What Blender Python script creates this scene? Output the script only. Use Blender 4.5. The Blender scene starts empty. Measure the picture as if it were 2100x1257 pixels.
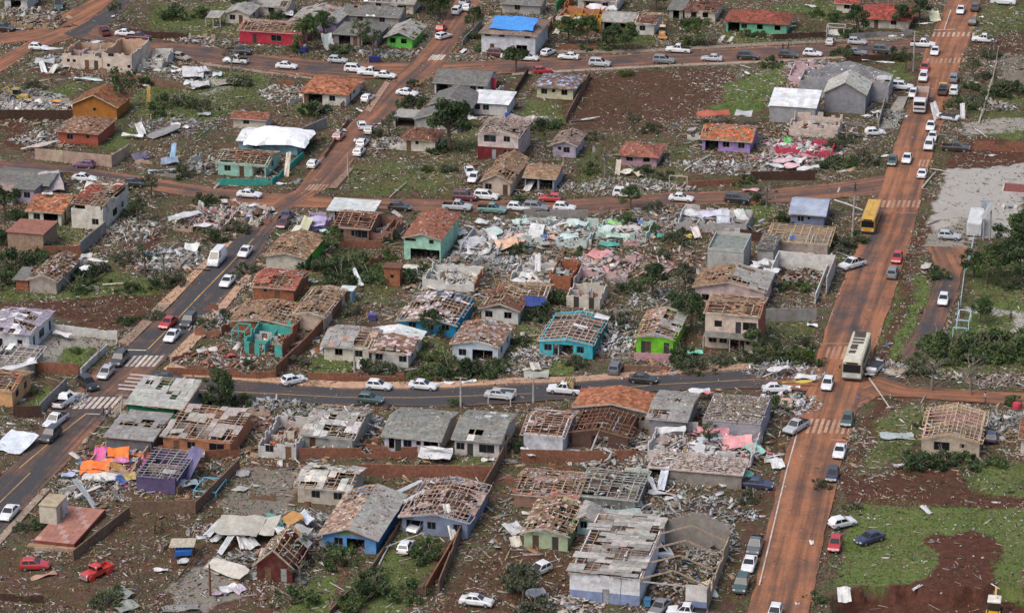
import bpy, math, random
import numpy as np
from mathutils import Matrix, Vector

S = bpy.context.scene
C = S.collection
R = random.Random(11)
NR = np.random.default_rng(5)

# ---------------------------------------------------------------- camera
F = 6500.0                                   # focal length in photo pixels (photo 2100 x 1257)
PITCH = math.atan(2408 / F)
CP, SP = math.cos(PITCH), math.sin(PITCH)
CAMH = CP / 0.005                            # helicopter height in metres
cd = bpy.data.cameras.new('camera')
cam = bpy.data.objects.new('camera', cd)
C.objects.link(cam)
cam.location = (0, 0, CAMH)
cam.rotation_euler = (math.pi / 2 - PITCH, 0, 0)
cd.sensor_width = 36.0
cd.lens = F / 2100 * 36
cd.clip_start, cd.clip_end = 5, 30000
S.camera = cam

# ---------------------------------------------------------------- light: bright overcast
SUN_EL, SUN_AZ = math.radians(56), math.radians(-130)   # azimuth measured from +Y towards +X
w = bpy.data.worlds.new('World')
S.world = w
w.use_nodes = True
nt = w.node_tree
sky = nt.nodes.new('ShaderNodeTexSky')
sky.sky_type = 'NISHITA'
sky.sun_disc = False
sky.sun_elevation = SUN_EL
sky.sun_rotation = SUN_AZ
sky.air_density, sky.dust_density, sky.ozone_density = 1.0, 4.0, 0.6
nt.links.new(sky.outputs[0], nt.nodes['Background'].inputs[0])
nt.nodes['Background'].inputs[1].default_value = 0.115
sd = bpy.data.lights.new('sun', 'SUN')
sd.energy, sd.angle, sd.color = 1.05, math.radians(40), (1.0, 0.95, 0.89)
sun = bpy.data.objects.new('sun', sd)
C.objects.link(sun)
sdir = Vector((math.sin(SUN_AZ) * math.cos(SUN_EL), math.cos(SUN_AZ) * math.cos(SUN_EL), math.sin(SUN_EL)))
sun.rotation_euler = sdir.to_track_quat('Z', 'Y').to_euler()
S.view_settings.view_transform = 'Standard'
S.view_settings.look = 'None'
S.view_settings.exposure = 0.76
S.view_settings.gamma = 1.0
try:
    S.cycles.max_bounces = 5
    S.cycles.diffuse_bounces = 3
    S.cycles.glossy_bounces = 2
    S.cycles.transparent_max_bounces = 4
except Exception:
    pass

# ---------------------------------------------------------------- photo pixel <-> ground
def G(px, py, z=0.0):
    x, y = (px - 1050) / F, -(py - 628.5) / F
    d = Vector((x, CP + y * SP, -SP + y * CP))
    t = (z - CAMH) / d.z
    return Vector((d.x * t, d.y * t, z))
def T(t, x, y, z=0.0):                        # a point given in one of the 16 enlarged tiles
    return G(*TP(t, x, y), z)
def TP(t, x, y):
    return 525 * (t % 4) + x / 4, (0, 314, 628, 942)[t // 4] + y / 4
def proj(X, Y, Z=0.0):
    dz = Z - CAMH
    zc = Y * CP - dz * SP
    yc = Y * SP + dz * CP
    return 1050 + F * X / zc, 628.5 - F * yc / zc
AZ = math.radians(12.6)                       # the street grid's heading
V0 = Vector((math.sin(AZ), math.cos(AZ), 0))
U0 = Vector((math.cos(AZ), -math.sin(AZ), 0))

def inpoly(px, py, poly):
    inside = np.zeros(px.shape, bool)
    n = len(poly)
    for i in range(n):
        x0, y0 = poly[i]
        x1, y1 = poly[(i + 1) % n]
        c = (y0 > py) != (y1 > py)
        if y1 != y0:
            inside ^= c & (px < (x1 - x0) * (py - y0) / (y1 - y0) + x0)
    return inside
_lat = NR.random((64, 64))
def vnoise(x, y, sc):
    x, y = np.asarray(x) / sc, np.asarray(y) / sc
    i, j = np.floor(x).astype(int), np.floor(y).astype(int)
    fx, fy = x - i, y - j
    fx, fy = fx * fx * (3 - 2 * fx), fy * fy * (3 - 2 * fy)
    a = lambda p, q: _lat[(i + p) % 64, (j + q) % 64]
    return (a(0, 0) * (1 - fx) + a(1, 0) * fx) * (1 - fy) + (a(0, 1) * (1 - fx) + a(1, 1) * fx) * fy

# ---------------------------------------------------------------- materials
def _mat(name):
    m = bpy.data.materials.new(name)
    m.use_nodes = True
    n = m.node_tree
    return m, n, n.nodes['Principled BSDF'], n.nodes.new, n.links.new
def _noise(n, new, link, vec, scale, detail=3, rough=.6):
    t = new('ShaderNodeTexNoise')
    t.inputs['Scale'].default_value = scale
    t.inputs['Detail'].default_value = detail
    t.inputs['Roughness'].default_value = rough
    link(vec, t.inputs['Vector'])
    return t.outputs['Fac']
def _ramp(new, link, fac, p0, p1, v0, v1):
    r = new('ShaderNodeMapRange')
    r.inputs[1].default_value, r.inputs[2].default_value = p0, p1
    r.inputs[3].default_value, r.inputs[4].default_value = v0, v1
    link(fac, r.inputs[0])
    return r.outputs[0]
def _mix(new, link, fac, a, b, mode='MIX'):
    m = new('ShaderNodeMix')
    m.data_type = 'RGBA'
    m.blend_type = mode
    for s, v in ((m.inputs[0], fac), (m.inputs[6], a), (m.inputs[7], b)):
        if hasattr(v, 'is_linked'):
            link(v, s)
        elif isinstance(v, (int, float)):
            s.default_value = v
        else:
            s.default_value = (*v, 1)
    return m.outputs[2]
def weathered(name, lo=.72, hi=1.1, sc=1.3, dirt=.25, rough=.9, spec=.15, dirtcol=(.10, .055, .035)):
    m, n, b, new, link = _mat(name)
    at = new('ShaderNodeAttribute'); at.attribute_name = 'Col'
    g = new('ShaderNodeNewGeometry').outputs['Position']
    f1 = _ramp(new, link, _noise(n, new, link, g, sc, 4), .3, .7, lo, hi)
    f2 = _ramp(new, link, _noise(n, new, link, g, sc * 7, 2), .3, .7, .86, 1.12)
    mm = new('ShaderNodeMath'); mm.operation = 'MULTIPLY'
    link(f1, mm.inputs[0]); link(f2, mm.inputs[1])
    cc = new('ShaderNodeCombineColor')
    for i in range(3): link(mm.outputs[0], cc.inputs[i])
    c = _mix(new, link, 1.0, at.outputs['Color'], cc.outputs[0], 'MULTIPLY')
    d = _ramp(new, link, _noise(n, new, link, g, .55, 5, .7), .5, .72, 0, dirt)
    c = _mix(new, link, d, c, dirtcol)
    link(c, b.inputs['Base Color'])
    b.inputs['Roughness'].default_value = rough
    b.inputs['Specular IOR Level'].default_value = spec
    return m
M = {}
M['plaster'] = weathered('painted_plaster', .72, 1.08, .9, .55, dirtcol=(.16, .11, .085))
M['brick'] = weathered('red_brick', .6, 1.2, 2.2, .35)
M['roof'] = weathered('roof_covering', .65, 1.25, 1.6, .3, .85)
M['sheet'] = weathered('sheet_metal', .75, 1.1, .8, .22, .5, .4)
M['wood'] = weathered('bare_timber', .6, 1.2, 3, .2)
M['scrap'] = weathered('mixed_scrap', .7, 1.2, 2, .3)
M['trim'] = weathered('vehicle_trim', .9, 1.05, 2, .1, .5, .4)
M['cloth'] = weathered('fabric', .85, 1.1, 1, .15)
M['skin'] = weathered('clothing_and_skin', .9, 1.05, 3, 0.0)
def leafmat():
    m, n, b, new, link = _mat('leaf')
    at = new('ShaderNodeAttribute'); at.attribute_name = 'Col'
    link(at.outputs['Color'], b.inputs['Base Color'])
    b.inputs['Roughness'].default_value = .7
    b.inputs['Specular IOR Level'].default_value = .2
    tr = new('ShaderNodeBsdfTranslucent'); link(at.outputs['Color'], tr.inputs[0])
    mx = new('ShaderNodeMixShader'); mx.inputs[0].default_value = .3
    link(b.outputs[0], mx.inputs[1]); link(tr.outputs[0], mx.inputs[2])
    link(mx.outputs[0], n.nodes['Material Output'].inputs[0])
    return m
M['leaf'] = leafmat()
def plain(name, col, rough, spec=.5, metal=0):
    m, n, b, new, link = _mat(name)
    b.inputs['Base Color'].default_value = (*col, 1)
    b.inputs['Roughness'].default_value = rough
    b.inputs['Specular IOR Level'].default_value = spec
    b.inputs['Metallic'].default_value = metal
    return m
M['glass'] = plain('dark_window_glass', (.012, .015, .018), .12)
M['tyre'] = plain('tyre_rubber', (.02, .02, .021), .85)
M['rim'] = plain('wheel_rim', (.35, .35, .36), .35, .5, .6)
M['head'] = plain('headlight_glass', (.6, .62, .65), .15)
M['tail'] = plain('tail_light_glass', (.35, .02, .02), .2)
_paint = {}
def paint(col):
    k = tuple(col)
    if k not in _paint:
        m, n, b, new, link = _mat('car_paint')
        g = new('ShaderNodeNewGeometry').outputs['Position']
        d = _ramp(new, link, _noise(n, new, link, g, 1.1, 4), .45, .75, 0.02, .32)
        link(_mix(new, link, d, k, (.22, .12, .075)), b.inputs['Base Color'])
        b.inputs['Roughness'].default_value = .32
        b.inputs['Coat Weight'].default_value = .5
        b.inputs['Coat Roughness'].default_value = .12
        _paint[k] = m
    return _paint[k]
def groundmat():
    m, n, b, new, link = _mat('littered_earth')
    g = new('ShaderNodeNewGeometry').outputs['Position']
    z = new('ShaderNodeAttribute'); z.attribute_name = 'zone'
    sep = new('ShaderNodeSeparateColor'); link(z.outputs['Color'], sep.inputs[0])
    nl = _noise(n, new, link, g, .12, 6, .65); nm = _noise(n, new, link, g, .9, 5, .7); nf = _noise(n, new, link, g, 3.5, 3, .6)
    base = _mix(new, link, _ramp(new, link, nm, .35, .65, 0, 1), (.055, .034, .024), (.145, .108, .082))
    base = _mix(new, link, _ramp(new, link, nl, .42, .6, 0, .85), base, (.105, .05, .031))
    base = _mix(new, link, _ramp(new, link, nf, .6, .72, 0, .55), base, (.24, .215, .19))
    weed = _mix(new, link, _ramp(new, link, nf, .35, .65, 0, 1), (.034, .05, .018), (.09, .108, .048))
    base = _mix(new, link, _ramp(new, link, _noise(n, new, link, g, .3, 5, .7), .455, .56, 0, .75), base, weed)
    grass = _mix(new, link, _ramp(new, link, nf, .3, .7, 0, 1), (.06, .1, .022), (.12, .17, .045))
    grass = _mix(new, link, _ramp(new, link, nm, .42, .68, 0, .8), grass, (.14, .14, .06))
    soil = _mix(new, link, _ramp(new, link, nm, .3, .7, 0, 1), (.045, .019, .014), (.11, .047, .032))
    soil = _mix(new, link, _ramp(new, link, nf, .62, .75, 0, .4), soil, (.2, .14, .11))
    conc = _mix(new, link, _ramp(new, link, nm, .2, .8, 0, 1), (.3, .285, .26), (.36, .345, .315))
    conc = _mix(new, link, _ramp(new, link, nl, .5, .75, 0, .35), conc, (.25, .18, .14))
    fine = _noise(n, new, link, g, 7, 3, .7)
    spk = _ramp(new, link, fine, .33, .68, .55, 1.5)
    cc = new('ShaderNodeCombineColor')
    for i_ in range(3): link(spk, cc.inputs[i_])
    base = _mix(new, link, 1.0, base, cc.outputs[0], 'MULTIPLY')
    c = _mix(new, link, sep.outputs[0], base, grass)
    c = _mix(new, link, sep.outputs[1], c, soil)
    c = _mix(new, link, sep.outputs[2], c, conc)
    link(c, b.inputs['Base Color'])
    b.inputs['Roughness'].default_value = .95
    b.inputs['Specular IOR Level'].default_value = .1
    bp = new('ShaderNodeBump'); bp.inputs['Strength'].default_value = .6; bp.inputs['Distance'].default_value = .25
    link(_ramp(new, link, sep.outputs[2], 0, 1, .6, .03), bp.inputs['Strength'])
    link(nf, bp.inputs['Height']); link(bp.outputs[0], b.inputs['Normal'])
    return m
M['ground'] = groundmat()
def roadmat():
    m, n, b, new, link = _mat('dusty_asphalt')
    g = new('ShaderNodeNewGeometry').outputs['Position']
    at = new('ShaderNodeAttribute'); at.attribute_name = 'dust'
    uv = new('ShaderNodeAttribute'); uv.attribute_name = 'lane'; uv.attribute_type = 'GEOMETRY'
    st = _noise(n, new, link, uv.outputs['Vector'], 1.0, 4, .6)
    bl = _noise(n, new, link, g, .16, 5, .65)
    fi = _noise(n, new, link, g, 2.5, 4, .65)
    a1 = new('ShaderNodeMath'); a1.operation = 'ADD'; link(st, a1.inputs[0]); link(bl, a1.inputs[1])
    a2 = new('ShaderNodeMath'); a2.operation = 'MULTIPLY_ADD'; link(a1.outputs[0], a2.inputs[0]); a2.inputs[1].default_value = 1.5; a2.inputs[2].default_value = -1.62
    a3 = new('ShaderNodeMath'); a3.operation = 'ADD'; a3.use_clamp = True; link(a2.outputs[0], a3.inputs[0]); link(at.outputs['Fac'], a3.inputs[1])
    asph = _mix(new, link, _ramp(new, link, fi, .3, .7, 0, 1), (.04, .039, .041), (.066, .063, .064))
    dust = _mix(new, link, _ramp(new, link, fi, .3, .7, 0, 1), (.215, .087, .043), (.315, .14, .075))
    dust = _mix(new, link, _ramp(new, link, bl, .35, .6, .55, 0), dust, (.15, .08, .05))
    tr = _ramp(new, link, st, .36, .62, .66, 1.2)
    cc = new('ShaderNodeCombineColor')
    for i_ in range(3): link(tr, cc.inputs[i_])
    dust = _mix(new, link, 1.0, dust, cc.outputs[0], 'MULTIPLY')
    link(_mix(new, link, a3.outputs[0], asph, dust), b.inputs['Base Color'])
    b.inputs['Roughness'].default_value = .85
    b.inputs['Specular IOR Level'].default_value = .25
    return m
M['road'] = roadmat()

# ---------------------------------------------------------------- mesh builder
BOXF = ((0, 3, 2, 1), (4, 5, 6, 7), (0, 1, 5, 4), (1, 2, 6, 5), (2, 3, 7, 6), (3, 0, 4, 7))
def jit(c, a=.12, r=R):
    k = 1 + r.uniform(-a, a)
    return tuple(max(0.0, min(.95, x * k * (1 + r.uniform(-a, a) * .3))) for x in c)
class MB:
    def __init__(s):
        s.v, s.f, s.c, s.m = [], [], [], []
    def add(s, vs, fs, col, mi=0):
        k = len(s.v)
        s.v.extend(vs)
        for f in fs:
            s.f.append([i + k for i in f]); s.c.append(col); s.m.append(mi)
    def box(s, x0, x1, y0, y1, z0, z1, col, mi=0):
        s.add([(x0, y0, z0), (x1, y0, z0), (x1, y1, z0), (x0, y1, z0), (x0, y0, z1), (x1, y0, z1), (x1, y1, z1), (x0, y1, z1)], BOXF, col, mi)
    def obox(s, c, a, b, n, col, mi=0):        # centre and three half vectors
        c, a, b, n = Vector(c), Vector(a), Vector(b), Vector(n)
        s.add([tuple(c + i * a + j * b + k * n) for i, j, k in ((-1, -1, -1), (1, -1, -1), (1, 1, -1), (-1, 1, -1), (-1, -1, 1), (1, -1, 1), (1, 1, 1), (-1, 1, 1))], BOXF, col, mi)
    def beam(s, p, q, wd, hg, col, mi=0):
        p, q = Vector(p), Vector(q)
        d = q - p
        if d.length < 1e-4: return
        a = d.normalized()
        up = Vector((0, 0, 1)) if abs(a.z) < .95 else Vector((0, 1, 0))
        b = a.cross(up).normalized()
        n = b.cross(a)
        s.obox((p + q) / 2, d / 2, b * wd / 2, n * hg / 2, col, mi)
    def tube(s, pts, rad, col, n=6, mi=0, cap=True):
        k = len(s.v)
        for i, p in enumerate(pts):
            p = Vector(p)
            d = (Vector(pts[min(i + 1, len(pts) - 1)]) - Vector(pts[max(i - 1, 0)])).normalized()
            up = Vector((0, 0, 1)) if abs(d.z) < .9 else Vector((1, 0, 0))
            a = d.cross(up).normalized(); b = d.cross(a)
            for j in range(n):
                t = 2 * math.pi * j / n
                s.v.append(tuple(p + (a * math.cos(t) + b * math.sin(t)) * rad[i]))
        for i in range(len(pts) - 1):
            for j in range(n):
                s.f.append([k + i * n + j, k + i * n + (j + 1) % n, k + (i + 1) * n + (j + 1) % n, k + (i + 1) * n + j]); s.c.append(col); s.m.append(mi)
        if cap:
            e = k + (len(pts) - 1) * n
            s.f.append([k + j for j in range(n)][::-1]); s.c.append(col); s.m.append(mi)
            s.f.append([e + j for j in range(n)]); s.c.append(col); s.m.append(mi)
    def prism(s, poly, z0, z1, col, mi=0):
        n = len(poly)
        vs = [(p[0], p[1], z0) for p in poly] + [(p[0], p[1], z1) for p in poly]
        fs = [list(range(n))[::-1], list(range(n, 2 * n))] + [[i, (i + 1) % n, n + (i + 1) % n, n + i] for i in range(n)]
        s.add(vs, fs, col, mi)
    def mesh(s, name, mats, smooth=False):
        me = bpy.data.meshes.new(name)
        me.from_pydata(s.v, [], s.f)
        for m in mats: me.materials.append(m)
        if s.f:
            me.polygons.foreach_set('material_index', s.m)
            a = me.attributes.new('Col', 'FLOAT_COLOR', 'FACE')
            a.data.foreach_set('color', np.c_[np.array(s.c, float).reshape(-1, 3), np.ones(len(s.c))].ravel())
            if smooth: me.polygons.foreach_set('use_smooth', [True] * len(s.f))
        me.update()
        return me
    def build(s, name, mats, parent=None, smooth=False):
        if not s.f: return None
        if not isinstance(mats, (list, tuple)): mats = [mats]
        return link(name, s.mesh(name, mats, smooth), parent)
def link(name, me, parent=None):
    o = bpy.data.objects.new(name, me)
    C.objects.link(o)
    if parent: o.parent = parent
    return o
def empty(name, loc, ang=0.0):
    o = bpy.data.objects.new(name, None)
    C.objects.link(o)
    o.empty_display_size = .3
    o.location = loc
    o.rotation_euler = (0, 0, ang)
    return o
def tag(o, label=None, cat=None, group=None, kind=None):
    for k, v in (('label', label), ('category', cat), ('group', group), ('kind', kind)):
        if v: o[k] = v
    return o
def copy_tree(o, parent=None):
    c = o.copy(); C.objects.link(c)
    if parent: c.parent = parent
    for ch in list(o.children): copy_tree(ch, c)
    return c
# many small boxes in one mesh, vectorised
def chips(name, P, size, col, tilt, mat, parent=None, bottom=False):
    n = len(P)
    if n == 0: return None
    size, col = np.asarray(size, float), np.asarray(col, float)
    yaw = NR.uniform(0, 2 * math.pi, n)
    tx, ty = NR.normal(0, 1, n) * tilt, NR.normal(0, 1, n) * tilt
    cy, sy = np.cos(yaw), np.sin(yaw)
    X = np.stack([cy, sy, tx], 1); X /= np.linalg.norm(X, axis=1)[:, None]
    Y = np.stack([-sy, cy, ty], 1); Y -= X * (X * Y).sum(1)[:, None]; Y /= np.linalg.norm(Y, axis=1)[:, None]
    Z = np.cross(X, Y)
    sg = np.array([(-1, -1, -1), (1, -1, -1), (1, 1, -1), (-1, 1, -1), (-1, -1, 1), (1, -1, 1), (1, 1, 1), (-1, 1, 1)], float)
    h = size[:, None, :] * .5 * sg[None]
    v = P[:, None, :] + h[..., 0:1] * X[:, None] + h[..., 1:2] * Y[:, None] + h[..., 2:3] * Z[:, None]
    fs = np.array(BOXF if bottom else BOXF[1:])
    f = (fs[None] + 8 * np.arange(n)[:, None, None]).reshape(-1, 4)
    return rawmesh(name, v.reshape(-1, 3), f, np.repeat(col, len(fs), 0), mat, parent)
def rawmesh(name, v, f, col, mat, parent=None):
    me = bpy.data.meshes.new(name)
    k = f.shape[1]
    me.vertices.add(len(v)); me.vertices.foreach_set('co', np.asarray(v, np.float32).ravel())
    me.loops.add(f.size); me.loops.foreach_set('vertex_index', f.astype(np.int32).ravel())
    me.polygons.add(len(f)); me.polygons.foreach_set('loop_start', np.arange(0, f.size, k, dtype=np.int32))
    me.materials.append(mat)
    if col is not None:
        a = me.attributes.new('Col', 'FLOAT_COLOR', 'FACE')
        a.data.foreach_set('color', np.c_[col, np.ones(len(col))].astype(np.float32).ravel())
    me.update(calc_edges=True)
    return link(name, me, parent)
def pal(n, items):                            # n colours from ((colour, weight), ...)
    cs = np.array([c for c, _ in items], float); p = np.array([q for _, q in items], float)
    c = cs[NR.choice(len(cs), n, p=p / p.sum())]
    return np.clip(c * NR.uniform(.72, 1.2, (n, 1)) * NR.uniform(.94, 1.06, (n, 3)), 0, .9)
WHT, LGY, GRY, TAN, BRN, BRK, DRK, PNK, MNT, BLU, CRM = (.53, .52, .5), (.36, .345, .325), (.22, .21, .2), (.32, .24, .16), (.12, .075, .05), (.3, .115, .065), (.035, .033, .032), (.5, .32, .31), (.38, .5, .45), (.08, .22, .5), (.55, .5, .4)
P_MIX = (((.5, .49, .47), 1.3), (LGY, 2), ((.25, .225, .2), 3), (TAN, 2.8), (BRN, 4.2), ((.2, .085, .055), 1.5), (DRK, 2.6), ((.38, .34, .28), 1.4), (PNK, .12), (MNT, .08), (BLU, .06))

# ---------------------------------------------------------------- labels that single out
MARKS = []                                    # (short name, centre)
USED = {}
def mark(short, p): MARKS.append((short, Vector((p[0], p[1], 0))))
def say_where(p, what, extra='', rank=0):
    p = Vector((p[0], p[1], 0))
    near = sorted(MARKS, key=lambda m: (m[1] - p).length)
    for prep in (0, 1):
        for s, q in near[:9]:
            d = p - q
            a, b = d.dot(U0), d.dot(V0)
            rel = 'behind' if b > abs(a) * .8 else 'in front of' if b < -abs(a) * .8 else 'beside'
            art = '' if s.startswith(('the ', 'a ')) else 'the '
            l = f'{what}{" " + extra if extra else ""} {rel} {art}{s}'
            if prep: l = f'{what} further {rel} {art}{s}' if rel != 'in front of' else f'{what} some way before {art}{s}'
            if len(l.split()) <= 16 and l not in USED:
                USED[l] = 1
                return l
    l = f'{what} {extra}'.strip()
    return l

# ================================================================ THE SETTING
ROADS = {   # name: (one edge, other edge) in photo pixels, height, dust, dusty stretches [(polygon, amount)]
 'red_dirt_avenue': ([(1505, 1330), (1535, 1257), (1565, 1120), (1602, 960), (1650, 810), (1697, 660), (1742, 540), (1788, 440), (1815, 360), (1850, 250), (1875, 190), (1893, 120), (1912, 70), (1945, 0), (1990, -120)],
                     [(1640, 1330), (1660, 1257), (1690, 1100), (1715, 1000), (1752, 860), (1793, 720), (1835, 600), (1872, 480), (1890, 400), (1915, 310), (1945, 220), (1968, 140), (1990, 75), (2012, 0), (2055, -120)], .075, 1.0, [([(1690, 700), (1770, 700), (1830, 400), (1770, 440)], .55)]),
 'steep_asphalt_road': ([(-90, 1060), (0, 982), (45, 938), (105, 845), (150, 803), (225, 733), (262, 712), (350, 628), (425, 549), (475, 499), (525, 454), (560, 415), (612, 387), (662, 314), (680, 292), (737, 237), (800, 167), (842, 130), (887, 80), (915, 37), (945, -20), (990, -110)],
                        [(-90, 1190), (0, 1097), (87, 1002), (150, 938), (220, 853), (252, 818), (305, 770), (345, 735), (425, 653), (492, 574), (525, 540), (550, 489), (600, 425), (670, 389), (712, 346), (775, 270), (837, 200), (872, 165), (915, 130), (945, 75), (975, 25), (995, -20), (1040, -110)], .07, .06,
                        [([(215, 735), (345, 745), (290, 820), (130, 830)], .45), ([(60, 860), (230, 870), (120, 960), (0, 990), (-60, 1000)], .32), ([(520, 460), (700, 460), (760, 300), (600, 300)], .8), ([(600, 420), (1020, 30), (1000, -120), (880, -60), (560, 420)], .7)]),
 'upper_street': ([(200, 52), (260, 70), (310, 85), (435, 97), (525, 112), (650, 125), (730, 130), (842, 128), (915, 130), (1050, 122), (1225, 115), (1325, 110), (1425, 105), (1575, 96), (1725, 92), (1850, 82), (1910, 77), (1990, 80)],
                  [(170, 80), (250, 92), (327, 108), (410, 127), (525, 143), (640, 158), (720, 161), (800, 162), (857, 161), (950, 158), (1050, 151), (1200, 142), (1400, 132), (1575, 125), (1750, 115), (1875, 110), (1920, 108), (1985, 112)], .055, .5, [([(310, 80), (720, 130), (720, 165), (300, 110)], .42), ([(760, 110), (1000, 110), (1000, 170), (760, 170)], .95)]),
 'muddy_middle_street': ([(-80, 322), (0, 329), (150, 341), (300, 364), (425, 384), (510, 393), (610, 400), (700, 406), (862, 409), (925, 410), (1150, 411), (1262, 404), (1375, 396), (1550, 392), (1725, 375), (1815, 360), (1900, 352)],
                         [(-80, 343), (0, 349), (140, 354), (250, 379), (337, 396), (450, 411), (525, 424), (610, 426), (700, 427), (900, 434), (1050, 437), (1200, 441), (1300, 428), (1375, 420), (1550, 420), (1650, 412), (1785, 402), (1890, 402)], .05, .6, [([(0, 320), (250, 350), (250, 380), (0, 350)], .45), ([(520, 380), (760, 390), (760, 440), (520, 440)], 1)]),
 'lower_asphalt_street': ([(285, 752), (332, 760), (380, 773), (525, 784), (700, 798), (900, 798), (1050, 788), (1175, 786), (1350, 772), (1550, 757), (1660, 752), (1720, 760)],
                          [(245, 822), (280, 815), (400, 813), (525, 824), (725, 831), (925, 834), (1050, 828), (1175, 818), (1350, 802), (1525, 797), (1640, 800), (1720, 812)], .06, .04, [([(1600, 740), (1740, 740), (1740, 830), (1600, 830)], .9)]),
 'dirt_side_road': ([(1745, 790), (1800, 772), (1870, 792), (1960, 798), (2100, 806), (2200, 812)], [(1730, 860), (1800, 812), (1870, 815), (1960, 822), (2100, 832), (2200, 838)], .045, 1.0, []),
 'paved_lane': ([(1900, 505), (1925, 560), (1912, 600), (1888, 660), (1850, 725), (1780, 800)], [(1985, 508), (1972, 560), (1962, 610), (1940, 660), (1905, 715), (1830, 800)], .04, .22, [([(1890, 490), (2000, 490), (1990, 560), (1900, 560)], .75)]),
 'dirt_crossroad': ([(-60, 75), (60, 60), (130, 30), (205, -10), (300, -90)], [(-60, 95), (0, 92), (110, 80), (180, 45), (235, 0), (330, -90)], .045, 1.0, []),
 'dirt_back_road': ([(-60, 160), (0, 118), (60, 85), (110, 62)], [(-60, 190), (0, 150), (66, 106), (150, 78)], .043, 1.0, []),
 'asphalt_back_road': ([(120, 70), (190, 35), (240, 0), (300, -70)], [(185, 85), (232, 45), (275, 0), (340, -70)], .04, .1, []),
}
def resample(pts, n):
    p = np.array(pts, float)
    s = np.r_[0, np.cumsum(np.hypot(*np.diff(p, axis=0).T))]
    t = np.linspace(0, s[-1], n)
    return np.c_[np.interp(t, s, p[:, 0]), np.interp(t, s, p[:, 1])]
def strip(name, e0, e1, z, mat, n=90, m=8, dust=None, patches=(), thick=0, col=None):
    A = [G(*p) for p in e0]; B = [G(*p) for p in e1]
    a, b = resample([(p.x, p.y) for p in A], n), resample([(p.x, p.y) for p in B], n)
    vs, du, ln = [], [], []
    al = np.r_[0, np.cumsum(np.hypot(*np.diff((a + b) / 2, axis=0).T))]
    wd = np.hypot(*(a - b).T)
    for i in range(n):
        wob = (vnoise(al[i], 3.1, 2.2) - .5) * .7, (vnoise(al[i], 40.7, 2.2) - .5) * .7
        for j in range(m + 1):
            k = j / m
            p = a[i] * (1 - k) + b[i] * k
            if dust is not None and j in (0, m):          # ragged dirt edge
                q = (a[i] - b[i]) / max(wd[i], .1)
                p = p + q * (wob[0] if j == 0 else -wob[1])
            vs.append((p[0], p[1], z)); ln.append((k * wd[i] * .8, al[i] * .03, z * 90))
            if dust is not None:
                px, py = proj(p[0], p[1]); d = dust
                for poly, am in patches:
                    if inpoly(np.array([px]), np.array([py]), poly)[0]: d = am
                d += .35 * max(0, abs(k - .5) * 2 - .72) / .28 * (1 if d < .9 else 0)
                du.append(d)
    fs = [(i * (m + 1) + j, i * (m + 1) + j + 1, (i + 1) * (m + 1) + j + 1, (i + 1) * (m + 1) + j) for i in range(n - 1) for j in range(m)]
    c0 = (Vector(vs[fs[0][1]]) - Vector(vs[fs[0][0]])).cross(Vector(vs[fs[0][2]]) - Vector(vs[fs[0][1]]))
    if c0.z < 0: fs = [f[::-1] for f in fs]
    if thick:                                              # a raised slab with kerb faces
        mb = MB(); mb.add(vs, fs, col)
        for j in (0, m):
            for i in range(n - 1):
                p, q = vs[i * (m + 1) + j], vs[(i + 1) * (m + 1) + j]
                mb.add([p, q, (q[0], q[1], -.1), (p[0], p[1], -.1)], [(0, 1, 2, 3)], col)
        return tag(mb.build(name, M['plaster']), kind='structure')
    me = bpy.data.meshes.new(name); me.from_pydata(vs, [], fs); me.materials.append(mat)
    if dust is not None:
        # a patch's edge is softened along the road
        D = np.array(du).reshape(n, m + 1)
        for _ in range(4): D[1:-1] = (D[:-2] + D[1:-1] * 2 + D[2:]) / 4
        at = me.attributes.new('dust', 'FLOAT', 'POINT'); at.data.foreach_set('value', D.ravel())
        at = me.attributes.new('lane', 'FLOAT_VECTOR', 'POINT'); at.data.foreach_set('vector', np.array(ln).ravel())
    return tag(link(name, me), kind='structure')
ROADPOLY = {}
for nm, (e0, e1, z, du, pt) in ROADS.items():
    strip(nm, e0, e1, z, M['road'], 140 if len(e0) > 12 else 50, 10, du, pt)
    ROADPOLY[nm] = list(e0) + list(e1)[::-1]
PAV = (.48, .3, .2)
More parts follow.
